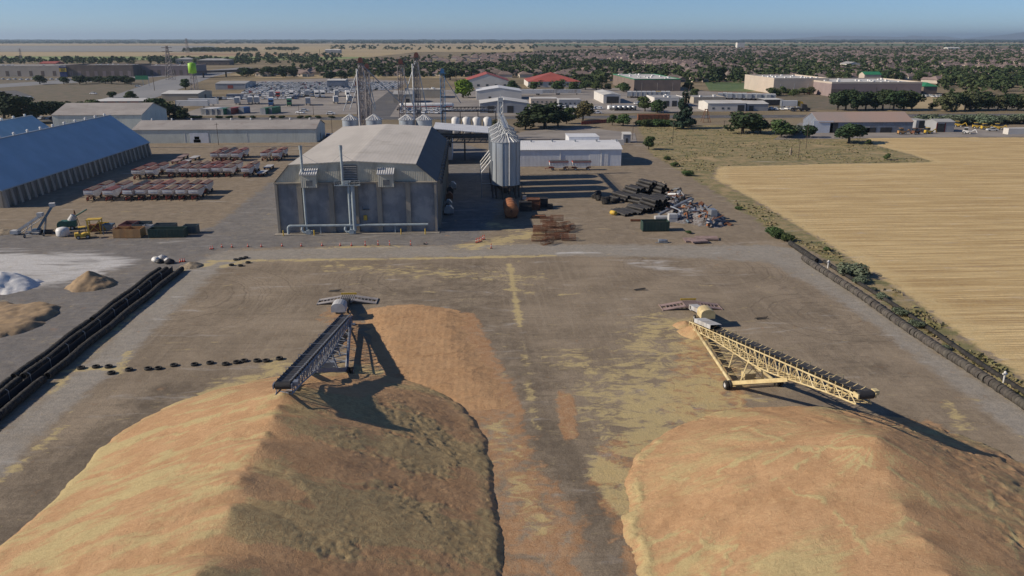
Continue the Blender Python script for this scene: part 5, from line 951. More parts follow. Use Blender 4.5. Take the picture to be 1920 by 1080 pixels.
for u, v, lab in [(1233, 345, 'small heap of broken concrete on the dirt beyond the pipes'), (1360, 421, 'small heap of rusty scrap beside the big scrap heap')]:
    x, y = G(u, v+(20 if v < 400 else 0)*0); g = MB()
    for q in range(22): g.obox((R.gauss(0, 1.0), R.gauss(0, .7), R.uniform(.1, .5)), (R.uniform(.3, .9), R.uniform(.2, .6), R.uniform(.1, .4)), R.uniform(0, 6), rx=R.uniform(-.6, .6))
    tag(g.build('rubble_heap', 'rust' if v > 400 else 'rubble', None, (x, y, 0)), lab, 'rubble heap', kind='stuff')
# ------------------------------------------------------------------ loading canopy, elevator legs, bins and tanks behind the warehouse
pm('navy_steel', (.035, .05, .075), (.05, .065, .085), .5, .6); pm('red_oxide', (.20, .08, .06), (.14, .06, .05), .8, .7); pm('blue_steel', (.06, .19, .36), (.05, .15, .3), .8, .5); pm('tower_grey', (.27, .25, .25), (.2, .17, .17), .5, .6)
cx0, cy0 = -12.5, 300.0; cn_ = thing('loading_canopy', 'dark blue steel loading canopy with grey roof beside the silos', 'canopy', (cx0+14, cy0, 0))
W(MB().prism([(cx0-1, 13.5), (cx0+22, 11.6), (cx0+22, 11.35), (cx0-1, 13.25)], cy0-1, cy0+22), 'roof', 'white_roof', cn_)
for x in (cx0, cx0+21):
    for y in (cy0, cy0+10, cy0+20): W(MB().beam((x, y, 0), (x, y, 13.0-(x-cx0)*.083), .6, .6), 'column', 'navy_steel', cn_)
W(MB().beam((cx0+10.5, cy0+10, 0), (cx0+10.5, cy0+10, 8), .6, .6), 'column', 'navy_steel', cn_)
W(MB().box(cx0-.4, cx0+.02, cy0-.4, cy0+20, 1, 12.9), 'side_cladding', 'navy_steel', cn_)
for y in (cy0, cy0+20):
    m = MB()
    for z in (8.2, 10.8): m.beam((cx0+.3, y, z), (cx0+20.7, y, z), .35, .5)
    for k in range(9): m.bar((cx0+.3+2.27*k, y, 8.2), (cx0+.3+2.27*(k+1), y, 10.8) if k % 2 else (cx0+.3+2.27*(k+.5), y, 10.8), .2)
    W(m, 'truss_girder', 'navy_steel', cn_)
W(MB().beam((cx0+.3, cy0+10, 9.5), (cx0+20.7, cy0+10, 9.5), 1.6, 1.6), 'bin_beam', 'navy_steel', cn_); W(MB().tube((cx0+5, cy0+10, 8.7), (cx0+5, cy0+10, 5.2), .7, .3, 10), 'load_spout', 'navy_steel', cn_)
bldg('pump_house', 'narrow white annex between the warehouse and the loading canopy', 'annex', 814, 848, 300, 254, 20, 'gx', 1.4, 'white_cladding', 'white_roof', [('door', .5, 1.2, 2.2, 0, 'door_dark')])
def tower(name, label, u, v, zt_, w, mat, head, spouts=(), pipe=False):
    x, y = G(u, v); r = thing(name, label, 'tower', (x, y, 0)); m = MB(); h = w/2
    for a_ in (-h, h):
        for b_ in (-h, h): m.bar((a_, b_, 0), (a_, b_, zt_), .18)
    n = int(zt_/3)
    for k in range(n):
        z, z2 = zt_*k/n, zt_*(k+1)/n
        for (a_, b_), (c_, d_) in (((-h, -h), (h, -h)), ((h, -h), (h, h)), ((h, h), (-h, h)), ((-h, h), (-h, -h))): m.bar((a_, b_, z), (c_, d_, z2), .1); m.bar((a_, b_, z2), (c_, d_, z2), .1)
    m.build('lattice', mat, r)
    MB().box(-.5, -.18, -.25, .25, 0, zt_+.8).box(.18, .5, -.25, .25, 0, zt_+.8).build('elevator_leg', 'tower_grey', r)
    MB().prism([(-1.0, zt_+.8), (1.0, zt_+.8), (1.0, zt_+2.0), (.5, zt_+2.8), (-.5, zt_+2.8), (-1.0, zt_+2.0)], -.7, .7).build('head_house', head, r); MB().box(-1.7, 1.7, -1.5, 1.5, zt_+.55, zt_+.7).build('head_platform', head, r)
    if pipe: MB().tube((-h-.7, -h, 0), (-h-.7, -h, zt_-2), .32, .32, 12).build('downpipe', 'white_paint', r)
    for dx, dy, z in spouts: MB().tube((0, 0, zt_+.2), (dx, dy, z), .22, n=8).build('spout', 'galvanised', r)
    return r
tower('elevator_tower', 'tall grey elevator leg with red head, nearest the long green shed', 684, 268, 34.5, 2.0, 'tower_grey', 'red_oxide', [(-9, 2, 14), (5, 2, 14), (22, 4, 12)], True); tower('elevator_tower', 'shorter grey elevator leg with red head beside the tall one', 695, 262, 31.5, 2.0, 'tower_grey', 'red_oxide', [(3, 0, 14)])
tower('elevator_tower', 'slender twin elevator leg with broad red head', 757, 262, 33.5, 3.0, 'tower_grey', 'red_oxide', [(6, 0, 12)]); tower('elevator_tower', 'tallest grey elevator leg with white downpipe and red head', 786, 266, 36.5, 2.2, 'tower_grey', 'red_oxide', [(-8, 0, 14), (4, 0, 14)], True); tower('elevator_tower', 'bright blue elevator tower beyond the loading canopy', 832, 246, 28, 2.2, 'blue_steel', 'blue_steel', [(9, 0, 14)]); tower('elevator_tower', 'low grey tower between red headed legs and green shed', 676, 262, 24, 1.6, 'tower_grey', 'red_oxide', [(-4, 0, 14), (3, 0, 14)])
sbm = {'shell': MB().lathe([(3.3, 0), (3.3, 13)], 26, cap=False).mesh('shell', 'silo_steel', True), 'roof': MB().lathe([(3.5, 12.9), (3.5, 13), (.4, 14.9), (.4, 15.3)], 26).mesh('roof', 'silo_roof')}
m = MB()
for k in range(20): a_ = 2*math.pi*k/20; m.bar((3.5*math.cos(a_), 3.5*math.sin(a_), 13.08), (.5*math.cos(a_), .5*math.sin(a_), 14.98), .14)
sbm['rib'] = m.mesh('roof_rib', 'white_paint')
for u, lab in [(660, 'small round bin behind the warehouse, at the green shed side'), (704, 'small round bin between the two tall elevator legs'), (765, 'small round bin before the slender twin leg'), (797, 'small round bin at the annex side of the tallest leg')]:
    x, y = G(u, 283); s_ = thing('round_bin', lab, 'silo', (x, y, 0)); link('shell', sbm['shell'], s_); q = link('roof', sbm['roof'], s_); link('roof_rib', sbm['rib'], q)
for k, (u, v) in enumerate([(855, 262), (875, 262), (894, 262), (914, 262)]):
    x, y = G(u, v); s_ = thing('white_tank', ['upright white tank in the row behind the canopy, first from the blue tower', 'second upright white tank from the blue tower', 'third upright white tank from the blue tower', 'last upright white tank of the row, by the silos'][k], 'tank', (x, y, 0)); MB().lathe([(1.9, 2.0), (1.9, 9.6), (1.3, 10.3), (.4, 10.6), (.02, 10.6)], 22).build('shell', 'white_paint', s_, smooth=True)
    for a_ in range(4): MB().beam((1.6*math.cos(a_*1.571+.785), 1.6*math.sin(a_*1.571+.785), 0), (1.6*math.cos(a_*1.571+.785), 1.6*math.sin(a_*1.571+.785), 2.1), .25, .25).build('leg', 'black_steel', s_)
    MB().tube((2.1, -.6, 0), (2.1, -.6, 10), .14, n=6).build('side_pipe', 'galvanised', s_)
a, b = G(830, 262), G(930, 260); pb = thing('pipe_bridge', 'dark pipe bridge running over the upright white tanks', 'pipe bridge', (a[0], a[1]+4, 0)); w_ = b[0]-a[0]
m = MB()
for z in (12.5, 14.5):
    for y in (0, 1.6): m.bar((0, y, z), (w_, y, z), .22)
for k in range(14): m.bar((w_*k/14, 0, 12.5), (w_*(k+1)/14, 0, 14.5), .14); m.bar((w_*k/14, 0, 12.5), (w_*k/14, 0, 14.5), .14)
m.build('truss', 'black_steel', pb); MB().tube((0, .8, 13), (w_, .8, 13), .4, n=8).build('pipe', 'galvanised', pb)
for k in range(4): MB().beam((w_*k/3, .8, 0), (w_*k/3, .8, 12.4), .35, .35).build('post', 'black_steel', pb)
# ------------------------------------------------------------------ streets, lots and far fields
pm('street_asphalt', (.085, .085, .09), (.115, .113, .115), .08, .9, coord='Position', dirt=(.14, .13, .12), dirtsc=.1)
pm('lot_asphalt', (.22, .20, .185), (.29, .265, .24), .05, .9, coord='Position', dirt=(.13, .12, .115), dirtsc=.08)
pm('highway_concrete', (.20, .205, .215), (.245, .245, .25), .03, .9, coord='Position', stretch=(1, .2, 1))
pm('lane_paint', (.7, .7, .66), None, rough=.8); pm('kerb_concrete', (.38, .36, .33), (.3, .29, .27), .3, .9, coord='Position')
pm('verge', (.17, .135, .095), (.12, .11, .07), .12, .95, coord='Position', lo=.42, hi=.58); pm('dry_field', (.34, .265, .145), (.40, .315, .18), .01, .95, coord='Position', stretch=(.15, 1, 1), lo=.4, hi=.6, dirt=(.27, .22, .12), dirtsc=.02)
pm('green_field', (.19, .25, .085), (.27, .30, .12), .008, .95, coord='Position', stretch=(.1, 1, 1), lo=.4, hi=.6); pm('wet_field', (.20, .195, .18), (.28, .27, .25), .006, .95, coord='Position', stretch=(.12, 1, 1), lo=.42, hi=.56); pm('crop_green', (.07, .12, .04), (.11, .15, .055), .05, .95, coord='Position'); pm('red_soil', (.33, .19, .11), (.27, .2, .12), .02, .95, coord='Position')
def sheet(name, poly, z, mat, px=True):
    p = GP(poly) if px else poly; me = bpy.data.meshes.new(name); bm = bmesh.new(); vs = [bm.verts.new((x, y, z)) for x, y in p]; f = bm.faces.new(vs); bmesh.ops.triangulate(bm, faces=[f]); bmesh.ops.recalc_face_normals(bm, faces=bm.faces)
    if sum(q.normal.z for q in bm.faces) < 0: bmesh.ops.reverse_faces(bm, faces=bm.faces)
    bm.to_mesh(me); bm.free(); me.materials.append(MATS[mat]); return tag(link(name, me), kind='structure')
sheet('car_lot', [(330, 218), (470, 168), (480, 152), (640, 146), (765, 152), (735, 176), (690, 214)], .05, 'lot_asphalt'); sheet('business_lot', [(700, 222), (745, 170), (880, 168), (1130, 165), (1240, 165), (1420, 178), (1440, 196), (1360, 208), (1100, 214)], .05, 'lot_asphalt'); sheet('rear_yard', [(930, 262), (985, 246), (1085, 238), (1190, 250), (1195, 268), (1100, 262)], .12, 'lot_asphalt'); sheet('machine_yard', [(1450, 262), (1500, 230), (1760, 236), (1990, 244), (1990, 256), (1700, 258)], .05, 'lot_asphalt'); sheet('store_lot', [(1700, 180), (1990, 176), (1990, 190), (1720, 188)], .05, 'lot_asphalt')
sx_ = [(-520, 468), (760, 468), (760, 486), (-520, 486)]; yS0, yS1 = 476.0, 492.0
sheet('street', [(-600, yS0), (900, yS0), (900, yS1), (-600, yS1)], .10, 'street_asphalt', False)
for y in (yS0-.4, yS1+.1): tag(MB().box(-600, 900, y, y+.3, 0, .22).build('kerb', 'kerb_concrete'), kind='structure')
for k in range(70): x = -420+14*k; sheet('lane_marking', [(x, 483.9), (x+5, 483.9), (x+5, 484.2), (x, 484.2)], .112, 'lane_paint', False)
a, b = G(668, 222), G(735, 172); sheet('side_street', [(a[0]-2, yS1+.1), (a[0]+19, yS1+.1), (b[0]+13, b[1]), (b[0]-3, b[1])], .09, 'street_asphalt', False)
sheet('highway', [(180, 190), (255, 196), (330, 170), (400, 144), (475, 127), (455, 126), (372, 134), (300, 150)], .12, 'highway_concrete'); sheet('slip_road', [(-40, 172), (30, 170), (60, 180), (50, 196), (80, 202), (60, 204), (30, 195), (30, 180), (-40, 178)], .10, 'street_asphalt'); sheet('ramp_road', [(-40, 160), (150, 148), (330, 138), (420, 129), (430, 130), (330, 142), (160, 154), (-40, 167)], .08, 'highway_concrete')
sheet('verge', [(-200, 215), (-200, 146), (360, 134), (300, 170), (220, 200), (100, 205)], .04, 'verge'); sheet('verge', [(480, 146), (900, 146), (900, 132), (560, 128), (430, 140)], .04, 'dry_field')
sheet('crop_field', [(1330, 170), (1320, 153), (1440, 156), (1445, 168), (1400, 172)], .06, 'crop_green'); sheet('dry_field', [(1440, 172), (1560, 178), (1760, 186), (1990, 182), (1990, 205), (1400, 206), (1420, 180)], .05, 'weedlot' if 'weedlot' in MATS else 'verge'); sheet('dry_field', [(1330, 168), (1420, 172), (1500, 176), (1500, 170), (1430, 166), (1400, 158)], .045, 'dry_field'); sheet('dry_field', [(1705, 182), (1800, 180), (1810, 208), (1700, 208)], .07, 'dry_field')
for poly, m, nm, z in [([(-1500, 113), (620, 113), (700, 107), (-1500, 103)], 'green_field', 'green_field', .3), ([(-1500, 102.8), (700, 106.8), (780, 98), (-1500, 97)], 'dry_field', 'dry_field', .3), ([(-1500, 96.8), (420, 97), (400, 86), (-1500, 86)], 'wet_field', 'wet_field', .3), ([(420, 97), (1000, 98), (1000, 86), (400, 86)], 'dry_field', 'dry_field', .35), ([(300, 103), (640, 106), (640, 101), (320, 100)], 'red_soil', 'bare_field', .5),
                       ([(1000, 86), (2600, 86), (2600, 82), (1000, 82)], 'crop_green', 'crop_field', .6), ([(-1500, 85.8), (1000, 85.8), (1000, 82), (-1500, 82)], 'dry_field', 'dry_field', .8), ([(900, 82), (2600, 82), (2600, 79), (900, 79)], 'dry_field', 'dry_field', 1.0), ([(1080, 89), (1440, 88.6), (1440, 87), (1080, 87)], 'red_soil', 'bare_field', .9)]: sheet(nm, poly, z, m)
# ------------------------------------------------------------------ town buildings
pm('stucco_cream', (.50, .43, .36), (.45, .39, .33), .1, .85, coord='Position'); pm('stucco_white', (.62, .60, .56), (.55, .53, .5), .1, .8, coord='Position'); pm('stucco_brown', (.20, .155, .13), (.15, .12, .105), .1, .85, coord='Position'); pm('brick_red', (.16, .065, .055), (.2, .085, .07), .4, .9, coord='Position'); pm('grey_clad', (.33, .34, .36), (.28, .29, .31), .2, .6, coord='Position', rib=.6, ribd=.03); pm('tan_clad', (.40, .36, .29), (.35, .31, .25), .2, .6, coord='Position', rib=.6, ribd=.03); pm('purple_block', (.28, .22, .215), (.24, .19, .19), .1, .85, coord='Position')
pm('roof_white', (.60, .60, .58), (.5, .49, .47), .06, .7, coord='Position', dirt=(.36, .35, .33), dirtsc=.06); pm('roof_grey', (.36, .36, .36), (.29, .29, .29), .08, .75, coord='Position'); pm('roof_red', (.36, .09, .07), (.29, .075, .06), .06, .7, coord='Position', rib=1, ribd=.04); pm('green_trim', (.03, .20, .10), None, rough=.6); pm('blue_sign', (.03, .05, .16), None, rough=.5); pm('roof_rusty', (.36, .26, .22), (.30, .25, .23), .05, .75, coord='Position', stretch=(1, .2, 1), rib=.7, ribd=.03)
win = lambda n, w, h, z, m='window_glass': [('window', (k+.5)/n, w, h, z, m) for k in range(n)]
B = bldg
B('brick_warehouse', 'dark brick warehouse with white roof behind the pale shed', 'warehouse', 168, 274, 203, 190, 30, 'flat', 0, 'brick_red', 'roof_white', win(5, 2, 1.6, 3)); B('repair_shop', 'tan shop with white gable roof below the green water tank', 'shop', 305, 372, 190, 176, 34, 'gx', 1.5, 'tan_clad', 'roof_white', [('door', (1, .5), 4, 4, 0, 'door_dark')])
B('dealer_shop', 'grey auto shop with low roof beside the rows of cars', 'shop', 405, 460, 168, 157, 40, 'gx', 1.5, 'grey_clad', 'roof_grey', [('bay_door', (1, .2), 4, 4, 0, 'stucco_white'), ('bay_door', (1, .5), 4, 4, 0, 'stucco_white'), ('bay_door', (1, .8), 4, 4, 0, 'blue_machine'), ('red_sign', .5, 5, 3, 1, 'roof_red')]); B('lot_office', 'small blue grey office among the parked cars', 'office', 614, 648, 166, 151, 18, 'gx', .8, 'bluegrey_steel', 'roof_white', win(3, 2, 1.4, 1.2)); B('portable_office', 'low grey portable office beside the parked car rows', 'office', 425, 452, 185, 177, 8, 'flat', 0, 'grey_clad', 'roof_grey', win(3, 1.2, 1, 1.1))
B('lot_shed', 'tan low shed behind the tall elevator legs', 'shed', 738, 775, 193, 177, 22, 'gx', 2, 'tan_clad', 'roof_grey', [('door', .7, 3, 3, 0, 'door_dark')]); B('parts_store', 'long tan block store behind the elevator legs', 'store', 758, 826, 184, 169, 22, 'flat', 0, 'tan_clad', 'roof_white', [('door', .3, 3, 3, 0, 'door_dark')], parapet=.6)
B('metal_warehouse', 'white roofed metal warehouse behind the upright white tanks', 'warehouse', 900, 992, 212, 194, 28, 'gy', 2.2, 'grey_clad', 'roof_white', [('bay_door', .22, 4, 4.5, 0, 'door_dark'), ('bay_door', .62, 4, 4.5, 0, 'door_dark')]); B('metal_warehouse', 'taller cream metal warehouse with white gable roof behind the low one', 'warehouse', 893, 978, 187, 171, 34, 'gy', 2.6, 'stucco_white', 'white_roof', [('door', .3, 2, 2.4, 0, 'door_dark')])
B('church_hall', 'broad hall with red metal roof beside the lime green tree', 'hall', 872, 955, 166, 152, 55, 'gy', 6.5, 'stucco_white', 'roof_red', win(5, 2.5, 2, 2)); B('church_hall', 'second red roofed hall among trees near the green trimmed store', 'hall', 990, 1088, 164, 153, 60, 'hip', 7.5, 'stucco_white', 'roof_red', win(6, 2.5, 2, 2))
r = B('trade_store', 'big tan box store with green roof trim', 'store', 1188, 1276, 171, 149, 110, 'flat', 0, 'stucco_brown', 'roof_white', win(3, .3, 7, .5, 'stucco_cream'), parapet=.6, base='green_trim'); B('dump_station', 'open fronted white metal shed in the vehicle yard', 'shed', 1131, 1163, 194, 178, 46, 'gy', 1.0, 'stucco_white', 'roof_white', [('bay_door', .55, 9, 5, 0, 'door_dark')])
B('yard_office', 'cream portable building with white roof behind the brown tree', 'office', 995, 1046, 195, 185, 16, 'flat', 0, 'stucco_cream', 'roof_white', win(6, 1.2, 1, 1)); B('yard_office', 'blue grey portable building beside the cream one', 'office', 1048, 1090, 198, 187, 14, 'flat', 0, 'grey_clad', 'roof_white', win(5, 1.2, 1, 1)); B('truck_garage', 'cream garage with dark bays beside the tall conifer', 'garage', 1226, 1285, 200, 184, 26, 'flat', 0, 'stucco_white', 'roof_grey', [('bay_door', f, 3.5, 4, 0, 'door_dark') for f in (.15, .4, .65, .88)], parapet=.5); B('truck_garage', 'grey roofed garage behind the cream one', 'garage', 1300, 1360, 194, 183, 22, 'flat', 0, 'tan_clad', 'roof_grey', (), parapet=.4)
B('contractor_shop', 'long stucco workshop with small dark windows by the street', 'workshop', 1326, 1398, 209, 194, 22, 'gx', 1.2, 'stucco_white', 'roof_white', [('window', .15, 1.5, 1.2, 1.4, 'window_glass'), ('window', .4, 1.5, 1.2, 1.4, 'window_glass'), ('window', .55, 1.5, 1.2, 1.4, 'window_glass'), ('bay_door', .88, 4.5, 4, 0, 'door_dark')]); B('contractor_shop', 'grey workshop joined beside the stucco workshop', 'workshop', 1400, 1440, 208, 195, 22, 'gx', 1.2, 'grey_clad', 'roof_white', [('bay_door', .2, 3, 3.4, 0, 'door_dark')]); B('truck_canopy', 'open white canopy over parked trucks', 'canopy', 1433, 1470, 198, 187, 16, 'flat', 0, 'door_dark', 'roof_white')
st_ = B('big_store', 'long cream and purple box store with busy white roof', 'store', 1555, 1728, 181, 156, 70, 'flat', 0, 'purple_block', 'roof_white', [('panel_joint', f, .6, 7, .3, 'stucco_brown') for f in (.25, .5, .72)]+[('low_annex', .12, 18, 6, 0, 'stucco_brown')], parapet=1.0, base='stucco_cream'); B('store_wing', 'cream side wing of the long box store with red doors', 'store', 1448, 1553, 176, 149, 75, 'flat', 0, 'stucco_cream', 'roof_white', [('door', .88, 5, 4, 0, 'roof_red'), ('door', .65, 3, 3.4, 0, 'roof_red')]+win(4, .5, 8, .5, 'stucco_white'), parapet=1.2); B('store_entry', 'green roofed entry pavilion at the end of the long box store', 'pavilion', 1730, 1756, 177, 162, 20, 'hip', 3, 'stucco_brown', 'green_trim'); B('store_gable', 'rounded cream entrance tower with green cap above the long store', 'tower', 1618, 1650, 163, 140, 12, 'gx', 2.5, 'stucco_cream', 'green_trim')
B('machine_shed', 'long silver machine shed with rusty roof across the stubble', 'shed', 1532, 1712, 249, 229, 20, 'gx', 4, 'bluegrey_steel', 'roof_rusty', [('bay_door', .16, 4, 5, 0, 'door_dark'), ('white_front', .045, 10, 6, 0, 'white_cladding'), ('lean_to', .42, 12, 3, 0, 'grey_hood'), ('open_bay', .55, 6, 2.6, 0, 'door_dark'), ('open_bay', .72, 6, 2.6, 0, 'door_dark')]); B('open_shed', 'small open fronted shed with dark interior beside the silver shed', 'shed', 1716, 1740, 241, 226, 12, 'flat', 0, 'grey_clad', 'roof_grey', [('opening', .6, 5, 4, 0, 'door_dark')]); B('red_trim_shed', 'small grey shed with dark red frame in the machine yard', 'shed', 1754, 1788, 248, 229, 11, 'gx', 1, 'grey_clad', 'roof_grey', [('opening', .25, 4, 4.2, 0, 'door_dark'), ('frame', .02, .6, 4.6, 0, 'dark_red_paint'), ('frame', .48, .6, 4.6, 0, 'dark_red_paint')]); B('white_container', 'long white container wall at the far end of the machine yard', 'container', 1888, 1990, 252, 241, 4, 'flat', 0, 'stucco_white', 'roof_white'); B('utility_hut', 'small grey utility hut beyond the white shed', 'hut', 1168, 1182, 268, 252, 4, 'gx', .8, 'grey_clad', 'roof_white', [('door', .5, 1, 2.1, 0, 'door_dark')]); B('block_wall', 'low white block wall beside the utility hut', 'wall', 1146, 1170, 272, 262, 1, 'flat', 0, 'stucco_white', 'stucco_white')
for u0, u1, v, ve, wm, rm, lab in [(-60, 112, 144, 125, 'stucco_cream', 'roof_white', 'tan block of the long shopping strip beside the dark blue sign'), (128, 250, 144, 124, 'stucco_brown', 'roof_white', 'dark brown block of the shopping strip beyond the highway trees'), (252, 360, 142, 125, 'purple_block', 'roof_white', 'brown block at the highway end of the shopping strip'), (-150, -62, 145, 126, 'stucco_white', 'roof_white', 'pale block at the outer end of the shopping strip')]:
    B('retail_block', lab, 'store', u0, u1, v, ve, 60, 'flat', 0, wm, rm, win(8, 4, 6, 1, 'purple_block' if wm == 'stucco_brown' else 'stucco_brown'), parapet=1.5)
sg = B('retail_block', 'dark blue block with yellow tag sign on the shopping strip', 'store', 113.5, 126.5, 144.3, 124.5, 58, 'flat', 0, 'blue_sign', 'roof_grey'); MB().prism([(-4.3, 6.2), (4.3, 6.2), (4.3, 10.8), (-4.3, 10.8)], -.35, -.06).build('tag_sign', 'yellow_paint', sg)
tc = bpy.data.curves.new('lettering', 'FONT'); tc.body = 'BEST\nBUY'; tc.align_x = 'CENTER'; tc.size = 2.4; tc.extrude = .04; tc.space_line = .85; tc.materials.append(MATS['black_steel']); t0 = bpy.data.objects.new('lettering_curve', tc); to = bpy.data.objects.new('lettering', bpy.data.meshes.new_from_object(t0)); bpy.data.objects.remove(t0); C.objects.link(to); to.parent = sg; to.location = (0, -.42, 8.9); to.rotation_euler = (math.pi/2, 0, 0)
for u0, u1, v, ve, wm, rm, lab, k in [(610, 638, 100, 94, 'grey_clad', 'roof_white', 'large pale barn on the far fields', 'gx'), (370, 430, 122, 113, 'stucco_brown', 'roof_grey', 'brown hotel block beyond the highway', 'hip'), (330, 362, 120, 111, 'stucco_cream', 'roof_grey', 'tan hotel with grey roof beyond the shopping strip', 'hip'), (1382, 1396, 90, 80, 'stucco_white', 'roof_white', 'tall white block standing out of the distant suburb', 'flat'), (1590, 1612, 129, 120, 'stucco_white', 'roof_grey', 'white gabled hall among the suburb trees', 'gy'), (1776, 1800, 95, 90, 'stucco_white', 'roof_white', 'long white roof low in the distant suburb', 'gx'), (75, 105, 126, 119, 'roof_red', 'roof_red', 'red roofed block behind the shopping strip', 'gx'), (190, 226, 127, 120, 'stucco_white', 'roof_white', 'white roof block behind the shopping strip', 'flat')]:
    B('distant_building', lab, 'building', u0, u1, v, ve, 30, k, 3 if 'steeple' not in lab else 16, wm, rm, win(5, 2, 1.6, 1.5))
# water tank, pylons, poles
x, y = G(367, 186); wt = thing('water_tank', 'lime green water tank on a tall lattice tower', 'water tank', (x, y, 0)); zt_ = hgt(367, 186, 137); zz = hgt(367, 186, 118); pm('lime_paint', (.30, .60, .05), (.25, .5, .045), .3, .5)
MB().lathe([(.05, zt_-.6), (3.0, zt_), (3.0, zz-.4), (2.4, zz), (.05, zz+.3)], 26).build('tank', 'lime_paint', wt, smooth=True); m = MB()
for a_ in range(4):
    c_, s_ = math.cos(a_*1.571+.785), math.sin(a_*1.571+.785); m.bar((4*c_, 4*s_, 0), (2.4*c_, 2.4*s_, zt_), .3)
    for k in range(5):
        r0, r1 = 4-1.6*k/5, 4-1.6*(k+1)/5; c2, s2 = math.cos(a_*1.571+2.356), math.sin(a_*1.571+2.356); m.bar((r0*c_, r0*s_, zt_*k/5), (r1*c2, r1*s2, zt_*(k+1)/5), .14); m.bar((r1*c_, r1*s_, zt_*(k+1)/5), (r1*c2, r1*s2, zt_*(k+1)/5), .14)
m.build('lattice_tower', 'tower_grey', wt); MB().tube((0, 0, 0), (0, 0, zt_), .5, n=8).build('riser', 'tower_grey', wt)
def pylon(u, v, vt, lab):
    x, y = G(u, v); h = hgt(u, v, vt); r = thing('pylon', lab, 'pylon', (x, y, 0)); w = h*.11; m = MB(); t_ = h*.012
    for a_ in (-1, 1):
        for b_ in (-1, 1): m.bar((a_*w, b_*w, 0), (a_*w*.18, b_*w*.18, h), t_)
    for k in range(9):
        s0, s1 = 1-.82*k/9, 1-.82*(k+1)/9
        for sg_ in (-1, 1): m.bar((-w*s0, sg_*w*s0, h*k/9), (w*s1, sg_*w*s1, h*(k+1)/9), t_*.6); m.bar((w*s0, sg_*w*s0, h*k/9), (-w*s1, sg_*w*s1, h*(k+1)/9), t_*.6)
    m.build('lattice', 'tower_grey', r)
    for z in (.72, .84, .95): MB().beam((-h*.16, 0, h*z), (h*.16, 0, h*z), t_*1.3, t_*1.3).build('cross_arm', 'tower_grey', r)
pylon(40, 113, 91, 'lattice pylon rising behind the shopping strip'); pylon(320, 150, 86, 'thin lattice pylon beside the green highway signs'); pylon(352, 100, 72, 'tall thin mast far beyond the fields')
pole_m = MB().tube((0, 0, 0), (0, 0, 1), .016, .011, 6).mesh('shaft', 'ramp_steel'); pm('pole_wood', (.10, .075, .055), (.07, .055, .045), .5, .9)
for u, v, vt, lab in [(1261, 268, 228, 'wooden pole in the weedy lot below the conifer'), (1511, 279, 232, 'wooden pole in the weeds near the round dark tree'), (1497, 296, 264, 'thin leaning post in the weeds by the field corner'), (1186, 262, 228, 'wooden pole beside the utility hut'), (410, 272, 230, 'leaning wooden pole before the long green shed'), (623, 252, 217, 'dark pole at the end of the long green shed'), (1358, 236, 226, 'short pole by the street weeds'), (700, 152, 118, 'light pole behind the parked cars'), (290, 170, 140, 'highway light pole beside the green signs'), (1572, 206, 188, 'street light pole before the tree row'), (1668, 206, 182, 'street light pole among the tree row'), (1146, 208, 190, 'lamp pole over the parked tanker trucks'), (561, 216, 196, 'thin light pole at the car lot edge'), (588, 216, 196, 'second thin light pole at the car lot edge'), (1625, 148, 108, 'tall mast behind the long box store'), (855, 152, 118, 'tall flagpole beside the red roofed hall'), (136, 150, 128, 'lamp pole before the shopping strip'), (1243, 222, 203, 'street lamp beside the conifer'), (600, 108, 92, 'field pole beyond the highway'), (548, 110, 95, 'second field pole beyond the highway'), (487, 113, 96, 'third field pole beyond the highway')]:
    x, y = G(u, v); h = hgt(u, v, vt); r = thing('utility_pole', lab, 'pole', (x, y, 0)); rr_ = max(.13, y*.00032); MB().tube((0, 0, 0), (0, 0, h), rr_, rr_*.7, 8).build('shaft', 'pole_wood', r); MB().beam((-.9, 0, h*.93), (.9, 0, h*.93), .14, .14).build('cross_arm', 'pole_wood', r)
x, y = G(1482, 291); tag(MB().lathe([(.5, 0), (.45, 1.2), (.42, 2.6), (.2, 2.8)], 10).build('tree_stump', 'rubble', None, (x, y, 0)), 'pale broken trunk standing in the weeds', 'stump')
x, y = G(1323, 229); r = thing('pump_jack', 'rusty A frame derrick beside the street', 'derrick', (x, y, 0)); m = MB(); [m.bar((a_*2.2, b_*2.2, 0), (a_*.6, b_*.6, 7), .22) for a_ in (-1, 1) for b_ in (-1, 1)]; [m.bar((-2.2+.5*k, -2.2+.5*k, 2*k+.1), (2.2-.5*k, -2.2+.5*k, 2*k+.1), .15) for k in range(4)]; m.build('frame', 'rust', r); MB().beam((-1, 0, 7.1), (1, 0, 7.1), .5, .4).build('top_beam', 'rust', r)
for u, v, lab in [(262, 152, 'first green highway sign over the carriageway'), (273, 152, 'second green highway sign over the carriageway')]:
    x, y = G(u, v+9); r = thing('highway_sign', lab, 'road sign', (x, y, 0)); MB().box(-3.4, 3.4, -.1, .1, 6, 10).build('panel', 'green_trim', r); MB().beam((3.6, .2, 0), (3.6, .2, 8), .4, .4).build('post', 'galvanised', r); MB().box(-3.6, 3.6, .11, .4, 7.8, 8.3).build('arm', 'galvanised', r)
a, b = G(360, 146), G(560, 139); br_ = thing('overpass', 'dark concrete overpass behind the lime water tank', 'bridge', (a[0], a[1], 0)); m = MB(); m.beam(Vector((*a, 6.4)), Vector((*b, 6.4)), 14, 1.6); W(m, 'deck', 'stucco_brown', br_); W(MB().beam(Vector((a[0], a[1]-7, 7.7)), Vector((b[0], b[1]-7, 7.7)), .4, 1.1), 'barrier', 'stucco_brown', br_)
for k in range(5): p = Vector((*a, 0)).lerp(Vector((*b, 0)), .1+.2*k); W(MB().beam(p, p+Vector((0, 0, 5.6)), 1.6, 1.6), 'pier', 'stucco_brown', br_)
